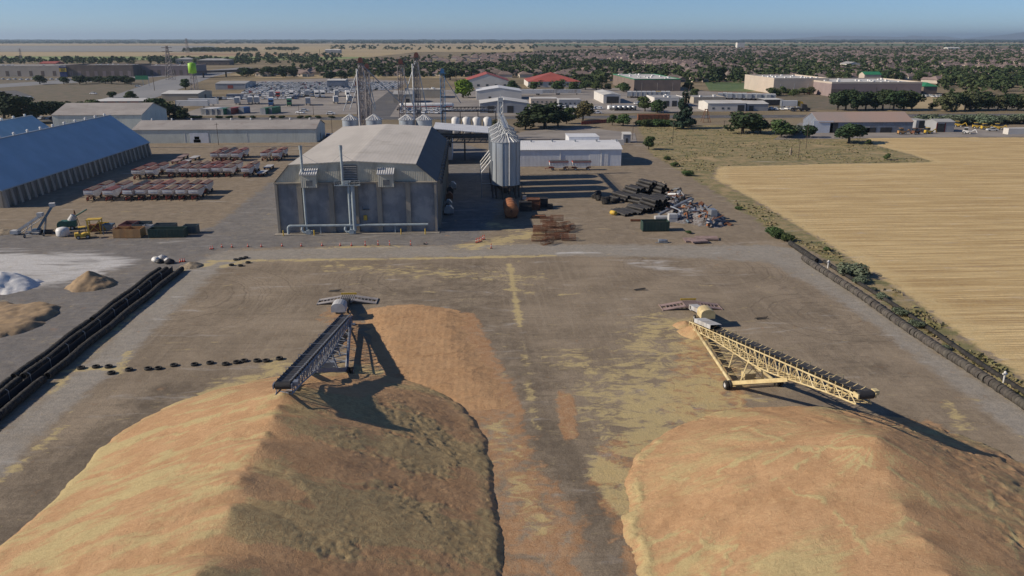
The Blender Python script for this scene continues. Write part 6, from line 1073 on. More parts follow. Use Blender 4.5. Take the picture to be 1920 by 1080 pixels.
a, b = G(1090, 234), G(1138, 230); fe2 = thing('slat_fence', 'dark red slatted fence beside the rear yard', 'fence', (a[0], a[1], 0)); d_ = Vector((b[0]-a[0], b[1]-a[1], 0))
for k in range(14): p = d_*(k/14); q = d_*((k+.93)/14); MB().beam(p+Vector((0, 0, 1.0)), q+Vector((0, 0, 1.0)), .08, 1.9).build('slat_bay', 'dark_red_paint', fe2)
a = G(1195, 229); rc = thing('rail_wagon', 'rusty ochre rail wagon standing behind the hedge', 'rail wagon', (a[0]+9, a[1], 0)); MB().box(-9, 9, -1.5, 1.5, 1.1, 4.2).build('body', 'rust', rc); MB().prism([(-1.5, 4.2), (1.5, 4.2), (0, 4.6)], -9, 9, axis='X').build('roof', 'rust', rc)
for k in range(9): MB().box(-8.8+2.18*k, -8.65+2.18*k, -1.56, -1.502, 1.2, 4.1).build('rib', 'rust', rc)
for x in (-6.5, -4.8, 4.8, 6.5): link('wheel', wheel_mesh(.5, .2, 'Y').mesh('wheel', ['black_steel', 'rust']), rc, (x, -.8, .5)); link('wheel', wheel_mesh(.5, .2, 'Y').mesh('wheel', ['black_steel', 'rust']), rc, (x, .8, .5))
# ------------------------------------------------------------------ vehicles
cols = {'white': (.84, .85, .86), 'silver': (.52, .54, .56), 'black': (.02, .021, .024), 'blue': (.04, .09, .22), 'red': (.32, .03, .03), 'grey': (.16, .17, .18)}
for k, c in cols.items(): pm('car_'+k, c, None, rough=.3, spec=.5)
pm('car_glass', (.04, .048, .055), None, rough=.1)
def car_mb(pick=False):
    m = MB(); w = .9
    m.prism([(-2.25, .35), (2.25, .35), (2.3, .62), (2.2, .86), (1.15, .95), (-1.9, .98), (-2.3, .85)], -w, w)
    cab = [(-1.75, .96), (1.1, .94), (.45, 1.46), (-1.15, 1.46)] if not pick else [(-.5, .97), (1.2, .94), (.6, 1.6), (-.4, 1.6)]
    m.prism(cab, -w*.86, w*.86, 1); x0, x1, zt2 = cab[3][0], cab[2][0], cab[2][1]; m.box(x0-.12, x1+.12, -w*.87, w*.87, zt2-.10, zt2+.05)
    for x in (-1.45, 1.4):
        for y in (-w+.05, w-.05): m.lathe([(.33, -.11), (.33, .11)], 8, (x, y, .33), 'Y', 2)
    return m
CAR = {(c, p): car_mb(p).mesh('parked_car', ['car_'+c, 'car_glass', 'tyre_rubber']) for c in cols for p in (False, True)}
ncar = 0; restcars = []
wts = ['white']*18+['silver']*4+['black']*2+['blue']*2+['red']*1+['grey']*1
def scl(o, k): o.scale = (k, k, k); return o
def car(x, y, rz, where, c=None, p=None):
    global ncar
    c = c or R.choice(wts); p = (R.random() < .3) if p is None else p
    if ncar < 292:
        ncar += 1; tag(scl(link('parked_car', CAR[(c, p)], None, (x, y, .06), rz), 1.2), f"{c} {'pickup' if p else 'car'} parked {where}", 'pickup' if p else 'car', f"{c} {'pickups' if p else 'cars'} {where}")
    else: restcars.append((x, y, rz, c))
lotA = GP([(455, 176), (490, 153), (640, 147), (760, 153), (742, 168), (655, 174), (560, 178)])
lots = []
for row in range(26):
    y = 640+row*9.6
    for k in range(90):
        x = -290+k*3.3
        if sd_poly(np.array([x]), np.array([y]), lotA)[0] > 0 and R.random() < .86: lots.append((x+R.uniform(-.3, .3), y+R.uniform(-.5, .5), R.choice((1, -1))*math.pi/2+R.uniform(-.06, .06), 'in the crowded car lot'))
for u0, u1, v, n, wh_ in [(440, 600, 181, 34, 'in the row behind the semi trailers'), (395, 470, 187, 18, 'near the tan repair shop'), (745, 850, 207, 16, 'behind the elevator legs'), (750, 830, 213, 10, 'by the street behind the bins'), (1000, 1085, 203, 14, 'before the portable offices'), (1090, 1130, 205, 8, 'beside the tanker trucks'), (1190, 1230, 196, 8, 'before the cream garage'), (1400, 1500, 206, 10, 'along the workshop street'), (1720, 1850, 182, 20, 'at the long box store'), (1250, 1330, 189, 10, 'behind the garages'), (0, 60, 185, 9, 'on the slip road'), (0, 250, 150, 22, 'at the shopping strip'), (20, 150, 224, 8, 'under the trees behind the dark halls'), (610, 640, 258, 3, 'at the end of the long green shed'), (1450, 1520, 250, 5, 'by the silver machine shed'), (490, 560, 186, 9, 'between the trucks')]:
    for k in range(n):
        x, y = G(u0+(u1-u0)*(k+.5)/n+R.uniform(-1, 1), v+R.uniform(-.6, .6)); car(x, y, R.choice((1, -1))*math.pi/2+R.uniform(-.2, .2)*(1 if v > 200 else .3), wh_)
for u, v, c, wh_ in [(563, 213, 'white', 'alone on the pale car lot'), (571, 209, 'silver', 'alone on the pale car lot'), (620, 215, 'white', 'at the car lot entrance'), (483, 265, 'white', 'by the end wall of the long green shed'), (1120, 213, 'white', 'on the street verge'), (258, 163, 'white', 'driving on the highway'), (175, 177, 'white', 'on the frontage road'), (1860, 246, 'silver', 'in the machine yard'), (395, 210, 'red', 'behind the containers'), (450, 212, 'grey', 'beside the green containers'), (870, 181, 'silver', 'under the lime green tree')]:
    x, y = G(u, v); car(x, y, R.uniform(-.3, .3), wh_, c, v in (213, 246, 265))
lots.sort(key=lambda q: q[1])
for q in lots: car(*q)
m = MB()
for x, y, rz, c in restcars:
    n0 = len(m.v); m.box(-2.2, 2.2, -.9, .9, .3, .9, list(cols).index(c)); m.prism([(-1.6, .9), (1.0, .9), (.4, 1.35), (-1.1, 1.35)], -.8, .8, 6); m.box(-1.2, .5, -.8, .8, 1.352, 1.5, list(cols).index(c)); ca, sa = math.cos(rz), math.sin(rz)
    for q in range(n0, len(m.v)): a_, b_, c_ = m.v[q]; m.v[q] = (x+1.2*(a_*ca-b_*sa), y+1.2*(a_*sa+b_*ca), c_*1.2+.06)
if restcars: tag(m.build('parked_cars', ['car_'+c for c in cols]+['car_glass']), 'distant dense rows of parked cars', 'cars', kind='stuff')
pm('box_white', (.68, .68, .67), (.6, .6, .59), .3, .5, rand=.1); pm('box_red', (.38, .07, .05), (.3, .06, .045), .4, .5); pm('box_green', (.04, .17, .08), (.03, .13, .06), .4, .55, rib=.5); pm('box_blue', (.05, .13, .30), (.04, .1, .24), .4, .5)
def semi(u, v, rz, mat, label, cab=None, L=12.0, h=2.7, group=None, name='semi_trailer', wheels=True):
    x, y = G(u, v); r = thing(name, label, 'truck' if cab else 'trailer', (x, y, 0), rz, group); z0 = 1.15 if wheels else .1; r.scale = (1.35,)*3
    MB().box(-L/2, L/2, -1.25, 1.25, z0, z0+h).build('box_body', mat, r); MB().box(-L/2-.03, -L/2+.1, -1.28, 1.28, z0-.05, z0+h+.05).build('end_frame', 'galvanised', r); MB().box(L/2-.1, L/2+.03, -1.28, 1.28, z0-.05, z0+h+.05).build('end_frame', 'galvanised', r)
    if wheels:
        for xx in (-L/2+1.2, -L/2+2.4): link('wheel', SW, r, (xx, -1.0, .5)); link('wheel', SW, r, (xx, 1.0, .5))
        if not cab: MB().beam((L/2-2.5, -.8, 0), (L/2-2.5, -.8, z0), .2, .2).beam((L/2-2.5, .8, 0), (L/2-2.5, .8, z0), .2, .2).build('landing_leg', 'black_steel', r)
    if cab:
        MB().prism([(L/2+.5, .6), (L/2+4.6, .6), (L/2+4.6, 1.7), (L/2+3.2, 1.95), (L/2+2.7, 3.3), (L/2+.5, 3.7)], -1.15, 1.15).build('cab', cab, r); MB().prism([(L/2+3.24, 2.0), (L/2+3.19, 2.0), (L/2+2.76, 3.1), (L/2+2.83, 3.1)], -1.0, 1.0).build('windscreen', 'car_glass', r)
        for xx in (L/2+1, L/2+3.8): link('wheel', SW, r, (xx, -1.0, .5)); link('wheel', SW, r, (xx, 1.0, .5))
    return r
SW = wheel_mesh(.5, .35, 'Y').mesh('wheel', ['tyre_rubber', 'wheel_rim'])
h_ = math.pi/2
semi(362, 203, 0, 'box_white', 'long white semi trailer parked broadside behind the shed', L=16); semi(382, 199, 0, 'box_white', 'white semi trailer behind the broadside one', L=15)
for u, v, m_, lab in [(392, 214, 'box_white', 'white container, first of the row behind the pale shed'), (403, 214, 'box_white', 'white container, second of the row'), (413, 214, 'galvanised', 'silver container beside the white pair'), (424, 214, 'box_green', 'single green container beside the red one'), (438, 213, 'box_red', 'red container in the row'), (459, 212, 'box_blue', 'dark blue container at the end of the row'), (502, 213, 'box_green', 'green container of the pair on the open lot, street side'), (514, 212, 'box_green', 'green container of the pair on the open lot, truck side')]: semi(u, v, h_-.25, m_, lab, L=9 if m_ != 'box_blue' else 6, name='container', wheels=False)
for u, v, m_, cb in [(446, 196, 'box_white', None), (470, 195, 'box_white', None), (482, 195, 'box_white', None), (509, 197, 'box_white', 'box_blue'), (543, 197, 'box_white', 'box_green'), (578, 197, 'grey_hood', None), (630, 194, 'box_white', None), (510, 183, 'box_white', None), (522, 183, 'box_white', 'box_red'), (547, 182, 'box_white', 'box_white'), (577, 181, 'box_white', None), (594, 182, 'box_white', 'box_white'), (605, 182, 'box_white', 'box_white'), (631, 181, 'box_white', None), (652, 182, 'box_white', 'box_white'), (655, 192, 'box_white', None)]:
    nm = {'box_white': 'white', 'box_blue': 'blue', 'box_red': 'red', 'box_green': 'green', 'grey_hood': 'grey', None: ''}; L2 = 9
    semi(u, v, -h_+.2, m_, f"{nm[cb]} semi truck with white box in the truck row" if cb else f"{nm[m_]} box trailer without cab in the truck row", cb, L2, group=f"{nm[cb]} semi trucks in the lot" if cb else f"{nm[m_]} box trailers in the lot")
for k in range(9): semi(1180+9*k, 183, h_-.2, 'box_white' if k != 6 else 'yellow_paint', 'white box truck lined up beside the green trimmed store' if k != 6 else 'yellow box truck lined up beside the green trimmed store', 'box_white', 6, 2.4, 'box trucks by the green trimmed store' if k != 6 else None, 'box_truck')
for k in range(12): semi(1350+9*k, 186-.3*(k % 2)+.9*k*.3, h_-.3, 'box_white', 'white delivery truck lined up beyond the workshops', 'box_white' if k % 3 else 'box_red', 6, 2.4, 'delivery trucks beyond the workshops', 'box_truck')
semi(1478, 203, 0, 'box_white', 'white box truck with yellow cab on the workshop street', 'yellow_paint', 8, name='box_truck'); semi(1490, 209, 0, 'black_steel', 'dark flatbed truck on the workshop street', 'black_steel', 5, .6, name='flatbed_truck'); semi(990, 179, 0, 'box_white', 'white tanker wagon along the rail line', None, 18, 2.4); semi(1030, 178, 0, 'grey_hood', 'grey wagon along the rail line', None, 18, 2.2); semi(1065, 178, 0, 'grey_hood', 'second grey wagon along the rail line', None, 16, 2.2)
for k in range(5):
    x, y = G(1150+9*k, 207); r = thing('tanker_truck', 'silver tanker truck parked in the row below the leafy trees', 'truck', (x, y, 0), h_+.5, 'silver tanker trucks'); MB().lathe([(.3, -3), (1.1, -2.8), (1.1, 2.8), (.3, 3)], 14, (0, 0, 2.1), 'X').build('tank', 'galvanised', r, smooth=True); MB().box(3.1, 5.2, -1.1, 1.1, .6, 2.9).build('cab', 'car_white', r); MB().box(-3, 3, -.6, .6, .7, .98).build('chassis', 'black_steel', r)
    for xx in (-2, 4): link('wheel', SW, r, (xx, -1, .5)); link('wheel', SW, r, (xx, 1, .5))
x, y = G(800, 205); r = thing('gas_tank', 'long white horizontal gas tank with red stripe behind the elevator legs', 'tank', (x, y, 0)); MB().lathe([(.1, -18.5), (1.3, -17.8), (1.7, -17), (1.7, 17), (1.3, 17.8), (.1, 18.5)], 18, (0, 0, 2.6), 'X').build('shell', 'white_paint', r, smooth=True); MB().box(-17, 17, -1.76, -1.6, 1.6, 2.2).build('stripe', 'roof_red', r)
for xx in (-11, 0, 11): MB().box(xx-.3, xx+.3, -1.2, 1.2, 0, 1.3).build('saddle', 'pale_concrete', r)
for k, (u, v, c, lab) in enumerate([(1830, 241, 'yellow_paint', 'yellow excavator frame in the machine yard'), (1846, 243, 'yellow_paint', 'yellow loader in the machine yard'), (1870, 243, 'yellow_paint', 'yellow grader in the machine yard by the container wall'), (1795, 238, 'yellow_paint', 'yellow lift behind the red trimmed shed'), (1690, 252, 'orange_bin', 'ochre tractor before the silver shed'), (1740, 251, 'yellow_paint', 'yellow roller before the open shed'), (1716, 252, 'rust', 'rusty implement before the silver shed'), (1812, 251, 'white_paint', 'white bin before the red trimmed shed')]):
    x, y = G(u, v); r = thing('farm_machine', lab, 'machine', (x, y, 0), R.uniform(-.5, .5)); MB().prism([(-1.8, .6), (2, .6), (2, 1.5), (.6, 1.7), (-1.8, 1.9)], -.9, .9).build('body', c, r); MB().box(-1.2, .4, -.8, .8, 1.9, 3.0).build('cab', 'car_glass', r); MB().box(-1.3, .5, -.9, .9, 3.0, 3.15).build('cab_roof', c, r); MB().beam((2, 0, 1.2), (3.6, 0, 2.4), .3, .4).beam((3.6, 0, 2.4), (4.6, 0, .6), .25, .3).build('boom', c, r)
    for xx in (-1.2, 1.3): link('wheel', wheel_mesh(.65, .4, 'Y').mesh('wheel', ['tyre_rubber', 'wheel_rim']), r, (xx, -1.05, .65)); link('wheel', wheel_mesh(.65, .4, 'Y').mesh('wheel', ['tyre_rubber', 'wheel_rim']), r, (xx, 1.05, .65))
# ------------------------------------------------------------------ trees
def leaf_mat(name, a, b, sc=.35, rand=.45):
    t = NT(name); c = t.mix(t.ramp(t.noise(t.coord('Object'), sc, 3), .35, .65), a, b); oi = t.add('ShaderNodeObjectInfo').outputs['Random']; hs = t.add('ShaderNodeHueSaturation'); t.link(c, hs.inputs['Color'])
    t.link(t.math('MULTIPLY_ADD', oi, rand, 1-rand*.5), hs.inputs['Value']); t.link(t.math('MULTIPLY_ADD', t.math('FRACT', t.math('MULTIPLY', oi, 13.7)), .05, .475), hs.inputs['Hue'])
    t.link(hs.outputs[0], t.b.inputs['Base Color']); t.b.inputs['Roughness'].default_value = .8; t.b.inputs['Specular IOR Level'].default_value = .2; MATS[name] = t.m
leaf_mat('leaf_dark', (.025, .045, .022), (.055, .085, .032)); leaf_mat('leaf_mid', (.045, .075, .028), (.085, .12, .04)); leaf_mat('leaf_olive', (.075, .085, .04), (.12, .125, .06)); leaf_mat('leaf_lime', (.11, .20, .025), (.17, .28, .04)); leaf_mat('leaf_conifer', (.018, .035, .025), (.035, .06, .038)); leaf_mat('leaf_brown', (.12, .085, .045), (.09, .10, .04)); leaf_mat('leaf_grey', (.12, .15, .10), (.09, .12, .08))
pm('bark', (.09, .07, .055), (.06, .05, .04), 1, .95)
def crown(seed, n, shape, leaf, clumps=9):
    """leaf quads scattered through clumps; unit tree: height 1, radius .38"""
    g = np.random.RandomState(seed); cl = []
    for k in range(clumps):
        if shape == 'cone': z = .12+.86*(k/clumps); r = .30*(1-z)+.03; a = g.rand()*6.28; cl.append((r*.55*math.cos(a), r*.55*math.sin(a), z, max(.05, r*.8), .09))
        elif shape == 'bush': a = g.rand()*6.28; q = .30*math.sqrt(g.rand()); cl.append((q*math.cos(a)*1.3, q*math.sin(a)*1.3, .30+.35*g.rand(), .26+.08*g.rand(), .25))
        else: a = g.rand()*6.28; z = .20+.62*g.rand(); q = .30*math.sqrt(g.rand())*(1.0 if z < .62 else .65); cl.append((q*math.cos(a), q*math.sin(a), z, .14+.10*g.rand(), .12+.08*g.rand()))
    if shape == 'round': cl.append((0, 0, .55, .27, .32))
    cl = np.array(cl); w = cl[:, 3]**2; idx = g.choice(len(cl), n, p=w/w.sum()); c = cl[idx]; d = g.normal(size=(n, 3)); d /= np.linalg.norm(d, axis=1)[:, None]
    rad = (.72+.34*g.rand(n))[:, None]; p = c[:, :3]+d*rad*np.stack([c[:, 3], c[:, 3], c[:, 4]], 1); p[:, 2] = np.maximum(p[:, 2], .06)
    nr = d+g.normal(size=(n, 3))*.55; nr /= np.linalg.norm(nr, axis=1)[:, None]; t1 = np.cross(nr, g.normal(size=(n, 3))); t1 /= np.linalg.norm(t1, axis=1)[:, None]; t2 = np.cross(nr, t1)
    s = (leaf*(.6+.8*g.rand(n)))[:, None]; co = np.stack([p-t1*s-t2*s*.7, p+t1*s-t2*s*.7, p+t1*s+t2*s*.7, p-t1*s+t2*s*.7], 1).reshape(-1, 3); f = np.arange(n*4).reshape(-1, 4); return co, f
def trunk(seed, h=.62):
    g = random.Random(seed); m = MB(); m.tube((0, 0, 0), (.01, .01, h*.55), .035, .024, 7)
    for k in range(5): a = g.uniform(0, 6.28); m.tube((.01, .01, h*(.35+.1*k)*.9), (.2*math.cos(a), .2*math.sin(a), h*(.75+.12*k)), .016, .006, 5)
    return m.mesh('trunk', 'bark')
TREE = {}
def proto(kind, seed, n, shape, leaf, mat):
    co, f = crown(seed, n, shape, leaf, 14 if shape == 'cone' else 11); TREE.setdefault(kind, []).append((npmesh('crown', co, f, mat, smooth=False), trunk(seed, .9 if shape == 'cone' else .62)))
for s_ in range(4): proto('dark', 20+s_, 1500, 'round', .032, 'leaf_dark'); proto('mid', 30+s_, 1500, 'round', .032, 'leaf_mid')
for s_ in range(2): proto('olive', 40+s_, 1300, 'round', .034, 'leaf_olive'); proto('conifer', 50+s_, 1600, 'cone', .028, 'leaf_conifer'); proto('bush', 60+s_, 1200, 'bush', .045, 'leaf_mid'); proto('darkbush', 65+s_, 1400, 'bush', .045, 'leaf_dark'); proto('greybush', 70+s_, 1200, 'bush', .045, 'leaf_grey')
proto('lime', 80, 1700, 'round', .034, 'leaf_lime'); proto('brown', 81, 1500, 'round', .034, 'leaf_brown')
def tree(kind, u, v, vt, label, wide=1.0, name='tree', group=None, cat='tree', xy=None, h=None):
    x, y = xy or G(u, v); h = h or hgt(u, v, vt); cm, tm = R.choice(TREE[kind]); r = thing(name, label, cat, (x, y, 0), R.uniform(0, 6.28), group); k = h*1.02; r.scale = (k*wide*1.15, k*wide*1.15, k); link('crown', cm, r); link('trunk', tm, r); return r
for k, u, v, vt, w, lab in [('conifer', 1281, 241, 168, .78, 'tall dark conifer at the edge of the weedy lot'), ('dark', 1022, 241, 190, 1.9, 'broad dark tree at the rear yard behind the white shed'), ('dark', 1000, 238, 202, 1.5, 'dark tree beside the upright white tanks'), ('brown', 1093, 226, 186, 1.0, 'brown leaved tree beside the red slat fence'), ('mid', 1062, 232, 200, 1.2, 'green tree between the broad dark tree and the brown one'), ('olive', 985, 243, 212, 1.4, 'grey green shrub tree by the silo catwalk'), ('mid', 1168, 236, 213, 1.5, 'round green tree by the rail wagon'), ('mid', 1148, 235, 214, 1.0, 'small green tree beside the red fence end'), ('mid', 1209, 209, 180, 1.3, 'leafy tree above the silver tankers'), ('mid', 1232, 211, 183, 1.3, 'second leafy tree above the silver tankers'), ('mid', 1216, 280, 254, 1.1, 'single green bush tree beside the weedy lot track'), ('dark', 1392, 250, 208, 1.9, 'large dark tree on the weedy lot by the street'), ('dark', 1412, 248, 216, 1.3, 'dark tree joined to the large one by the street'), ('mid', 1464, 257, 224, 1.9, 'round green tree at the machine yard gate'), ('dark', 1517, 258, 233, 1.3, 'dark small tree before the silver shed front'), ('dark', 1592, 268, 229, 1.75, 'very round dark tree on the field edge before the silver shed'), ('lime', 868, 183, 147, 1.2, 'bright lime green tree beside the red roofed hall'), ('mid', 180, 222, 186, 1.6, 'broad green tree behind the pale shed'), ('mid', 285, 222, 182, 1.5, 'bright green tree beside the broadside trailer'), ('mid', 318, 218, 186, 1.4, 'green tree behind the broadside trailer'), ('conifer', 332, 222, 196, 1.6, 'dark cone shaped tree by the container row'), ('dark', 300, 224, 192, 1.3, 'dark tree between the green ones by the pale shed'), ('dark', 100, 226, 186, 1.5, 'dark tree behind the dark blue halls'), ('dark', 70, 230, 188, 1.3, 'dark tree near the parked cars behind the halls'), ('dark', 28, 232, 176, 1.2, 'tall dark tree over the dark blue halls'), ('dark', 8, 222, 168, 1.4, 'taller dark tree at the slip road'), ('mid', 152, 214, 190, 1.5, 'green tree before the brick warehouse'), ('dark', 212, 184, 170, 1.6, 'round dark tree by the highway verge'), ('mid', 245, 187, 170, 1.6, 'green tree between the highway and the brick warehouse'), ('mid', 348, 168, 147, 1.3, 'green tree below the highway near the lime tank'), ('dark', 75, 158, 139, 1.5, 'round dark tree on the red mulch island'), ('dark', 120, 158, 142, 1.4, 'second round dark tree on the red mulch island'), ('dark', 865, 170, 150, 1.2, 'dark tree behind the lime green tree'), ('dark', 844, 150, 128, 1.6, 'dark tree before the red roofed hall'), ('mid', 1045, 172, 150, 1.6, 'green tree before the second red roofed hall'), ('mid', 1075, 173, 153, 1.4, 'second green tree before the second red hall'), ('mid', 1000, 170, 152, 1.4, 'green tree between the two red roofed halls'), ('mid', 1168, 172, 152, 1.5, 'round green tree at the corner of the green trimmed store'), ('dark', 1138, 170, 156, 1.2, 'small dark tree at the side of the green trimmed store'), ('dark', 1290, 170, 152, 1.4, 'dark tree behind the green trimmed store'), ('dark', 1345, 152, 124, 1.5, 'large dark tree beyond the crop field'), ('mid', 1300, 185, 165, 1.3, 'tree among the box trucks'), ('mid', 1663, 300, 287, 1.3, 'small bush alone in the weeds by the field corner'), ('mid', 1628, 271, 261, 1.4, 'low bush beside the round dark tree'), ('dark', 45, 208, 178, 1.5, 'dark tree beside the slip road cars'), ('dark', 125, 222, 188, 1.6, 'large dark tree touching the pale shed roof'), ('mid', 222, 214, 190, 1.5, 'green tree at the brick warehouse gable'), ('dark', 262, 226, 190, 1.4, 'dark tree in the corner between pale shed and green shed'), ('dark', 345, 224, 202, 1.3, 'small dark tree before the container row'), ('dark', 620, 152, 132, 1.4, 'dark tree behind the blue grey lot office'), ('dark', 640, 150, 130, 1.5, 'second dark tree behind the blue grey lot office'), ('mid', 1118, 170, 152, 1.4, 'green tree between the second red hall and the green trimmed store'), ('mid', 1098, 168, 150, 1.4, 'green tree beside the second red hall'), ('mid', 960, 168, 150, 1.5, 'green tree beside the first red hall'), ('olive', 930, 248, 222, 1.4, 'grey green tree behind the silo catwalk tower'), ('dark', 1046, 238, 205, 1.5, 'dark tree leaning against the broad rear yard tree'), ('dark', 1425, 250, 222, 1.6, 'low dark tree between the street pair and the round green tree'), ('greybush', 1484, 252, 232, 1.6, 'grey green bush tree at the machine yard gate'), ('olive', 1748, 205, 190, 1.2, 'small tree on the dry grass between the two rows')]:
    tree(k, u, v, vt, lab, w)
for k in range(9): u = 1572+17*k+R.uniform(-4, 4); tree('dark', u, 206+R.uniform(-1, 2), 164+R.uniform(0, 8), 'dark street tree in the row before the long box store', 1.15, group='trees before the long box store')
for k in range(11): u = 1770+17*k+R.uniform(-5, 5); tree('dark' if k % 3 else 'olive', u, 207+R.uniform(-1, 2), 166+R.uniform(0, 9), 'street tree in the row beyond the oleander hedge', 1.15, group='trees beyond the oleander hedge')
for k in range(26): u = 1724+11*k+R.uniform(-2, 2); tree('greybush', u, 231+R.uniform(-2, 4), 211+R.uniform(0, 5), 'grey green oleander bush in the hedge by the machine yard', 1.4, 'bush', 'oleander hedge', 'bush')
for k in range(12): u = 1204+7.5*k; tree('bush', u, 237+R.uniform(-1, 1), 222+R.uniform(0, 4), 'dense green bush in the hedge before the rail wagon', 1.5, 'bush', 'hedge before the rail wagon', 'bush')
for k in range(9): u = 150+12*k; tree('dark', u, 156+R.uniform(-2, 3), 140+R.uniform(0, 4), 'dark tree in the clump on the highway verge', 1.6, group='highway verge trees')
for k in range(16): u = 455+7*k+R.uniform(-2, 2); tree('dark', u, 143+R.uniform(-3, 2), 122+R.uniform(0, 7), 'dark tree in the dense clump behind the car lot', 1.4, group='clump behind the car lot')
for k in range(8): u = 1448+10*k; tree('olive' if k % 2 else 'mid', u, 178+R.uniform(-1, 3), 160+R.uniform(0, 6), 'small tree along the cream wing of the box store', 1.3, group='trees along the store wing')
for k in range(14): u = 355+25*k+R.uniform(-8, 8); tree('darkbush', u, 222, 216, 'low dark shrub on the verge of the street', 1.8, 'bush', 'verge shrubs', 'bush')
# weeds by the field lane
for u, v, vt in [(1597, 518, 492), (1450, 440, 424), (1462, 446, 430), (1384, 393, 386), (1650, 560, 548), (1690, 590, 575), (1720, 612, 598), (1770, 655, 645), (1550, 470, 462), (1610, 530, 515), (1640, 545, 538), (1475, 452, 438), (1290, 330, 318), (1262, 312, 303), (1250, 300, 292)]:
    tree('bush' if v < 500 else 'greybush', u, v, vt, 'green weed bush growing on the strip between tyre row and stubble', 1.5, 'bush', 'weed bushes on the field strip', 'bush')
tree('bush', 1290, 437, 431, 'small grass clump beside the ribbed green skip', 1.8, 'bush', None, 'weeds')
# rough grass on the weedy ground (uncountable)
g = np.random.RandomState(5); n = 26000; ux = g.uniform(1190, 1990, n*3); vx = 235+g.rand(n*3)**1.2*560; pts = np.array([G(a_, b_) for a_, b_ in zip(ux[:40000], vx[:40000])]); ok = sd_poly(pts[:, 0], pts[:, 1], P_WEED) > .3; pts = pts[ok]; dens = fbm(pts[:, 0]*.06, pts[:, 1]*.09, 4); pts = pts[dens > .45+.1*g.rand(len(pts))]; n = len(pts)
hgt_ = .1+.35*g.rand(n)*(.5+fbm(pts[:, 0]*.1, pts[:, 1]*.1)); aa = g.rand(n)*6.28; ww = .15+.3*g.rand(n); dx, dy = np.cos(aa)*ww, np.sin(aa)*ww; lx, ly = g.normal(size=n)*.2, g.normal(size=n)*.2; z0 = np.zeros(n)
co = np.stack([np.stack([pts[:, 0]-dx, pts[:, 1]-dy, z0], 1), np.stack([pts[:, 0]+dx, pts[:, 1]+dy, z0], 1), np.stack([pts[:, 0]+dx*.7+lx, pts[:, 1]+dy*.7+ly, hgt_], 1), np.stack([pts[:, 0]-dx*.7+lx, pts[:, 1]-dy*.7+ly, hgt_*.8], 1)], 1).reshape(-1, 3)
pm('rough_grass', (.15, .145, .065), (.23, .19, .10), .12, .95, coord='Position', lo=.42, hi=.58, dirt=(.13, .135, .06), dirtsc=.1)
tag(link('rough_grass', npmesh('rough_grass', co, np.arange(n*4).reshape(-1, 4), 'rough_grass', smooth=False)), 'rough dry weeds covering the lot and the field strip', 'weeds', kind='stuff')
# ------------------------------------------------------------------ suburb: houses and trees
pm('roof_tile', (.225, .175, .155), (.18, .14, .125), .1, .85, rand=.5); pm('house_wall', (.60, .54, .46), (.53, .47, .40), .2, .85, rand=.4)
def house_mesh(seed):
    g = random.Random(seed); w, d, h = g.uniform(13, 18), g.uniform(10, 13), g.choice((3.0, 3.2, 5.6)); q = d/2; o = .6
    wall = MB().box(-w/2, w/2, -d/2, d/2, 0, h).box(w*.12, w*.46, -d/2-4, -d/2+.01, 0, 2.9); roof = MB()
    e = [(-w/2-o, -d/2-o, h), (w/2+o, -d/2-o, h), (w/2+o, d/2+o, h), (-w/2-o, d/2+o, h), (-w/2+q*.8, 0, h+d*.26), (w/2-q*.8, 0, h+d*.26)]
    roof.add(e, [(0, 1, 5, 4), (1, 2, 5), (2, 3, 4, 5), (3, 0, 4), (3, 2, 1, 0)]); roof.prism([(w*.08, 2.95), (w*.5, 2.95), (w*.29, 2.95+w*.11)], -d/2-4.5, 0); roof.box(-w*.2, -w*.2+.8, .5, 1.3, h+d*.1, h+d*.26+.8)
    win_ = MB()
    for x in (-w*.36, -w*.12): win_.box(x-.8, x+.8, -d/2-.06, -d/2+.05, 1, 2.3)
    win_.box(w*.16, w*.42, -d/2-4.06, -d/2-3.95, .1, 2.2)
    return wall, roof, win_
HM = []
for k in range(5): a_, b_, c_ = house_mesh(k); HM.append((a_.mesh('wall', 'house_wall'), b_.mesh('roof', 'roof_tile'), c_.mesh('window', 'window_glass'), a_, b_))
g = random.Random(21); cand = []; treesp = []
def inview(x, y, m=60):
    c_, s_ = math.cos(YAW), math.sin(YAW); xc = x*c_-y*s_; yc = x*s_+y*c_; return abs(xc) < yc*.66+m
def suburb(x, y):
    c_, s_ = math.cos(YAW), math.sin(YAW); xc = x*c_-y*s_; yc = x*s_+y*c_; u = 960+FPX*xc/(yc*math.cos(PITCH)+CAM_H*math.sin(PITCH))
    near_ = 1010 if u < 1120 else (900 if u < 1330 else (840 if u > 1760 else 930)); left = 470+(yc-1000)*.33 if yc < 2500 else 960+(yc-2500)*.2
    return yc > near_ and u > left and yc < 3900
y = 850.0; row = 0
while y < 3800:
    stp = 34 if row % 2 else 46; x = -.7*y-100
    while x < .75*y+200:
        if inview(x, y) and suburb(x, y): cand.append((x+g.uniform(-3, 3), y+g.uniform(-4, 4), (0 if row % 2 else math.pi)+g.uniform(-.15, .15)+.3*math.sin(x*.003)))
        x += 22+g.uniform(-1, 4)
    y += stp*(1+.4*max(0, (y-1500)/1500)); row += 1
cand.sort(key=lambda q: q[1]); nh = 0; far_h = []
hl = ['brown roofed house with tan walls among the suburb trees', 'tan house with garage wing in the suburb rows', 'house with a long hip roof in the suburb rows', 'pale house with a brown tile roof in the suburb', 'two storey house or bungalow in the suburb street grid']
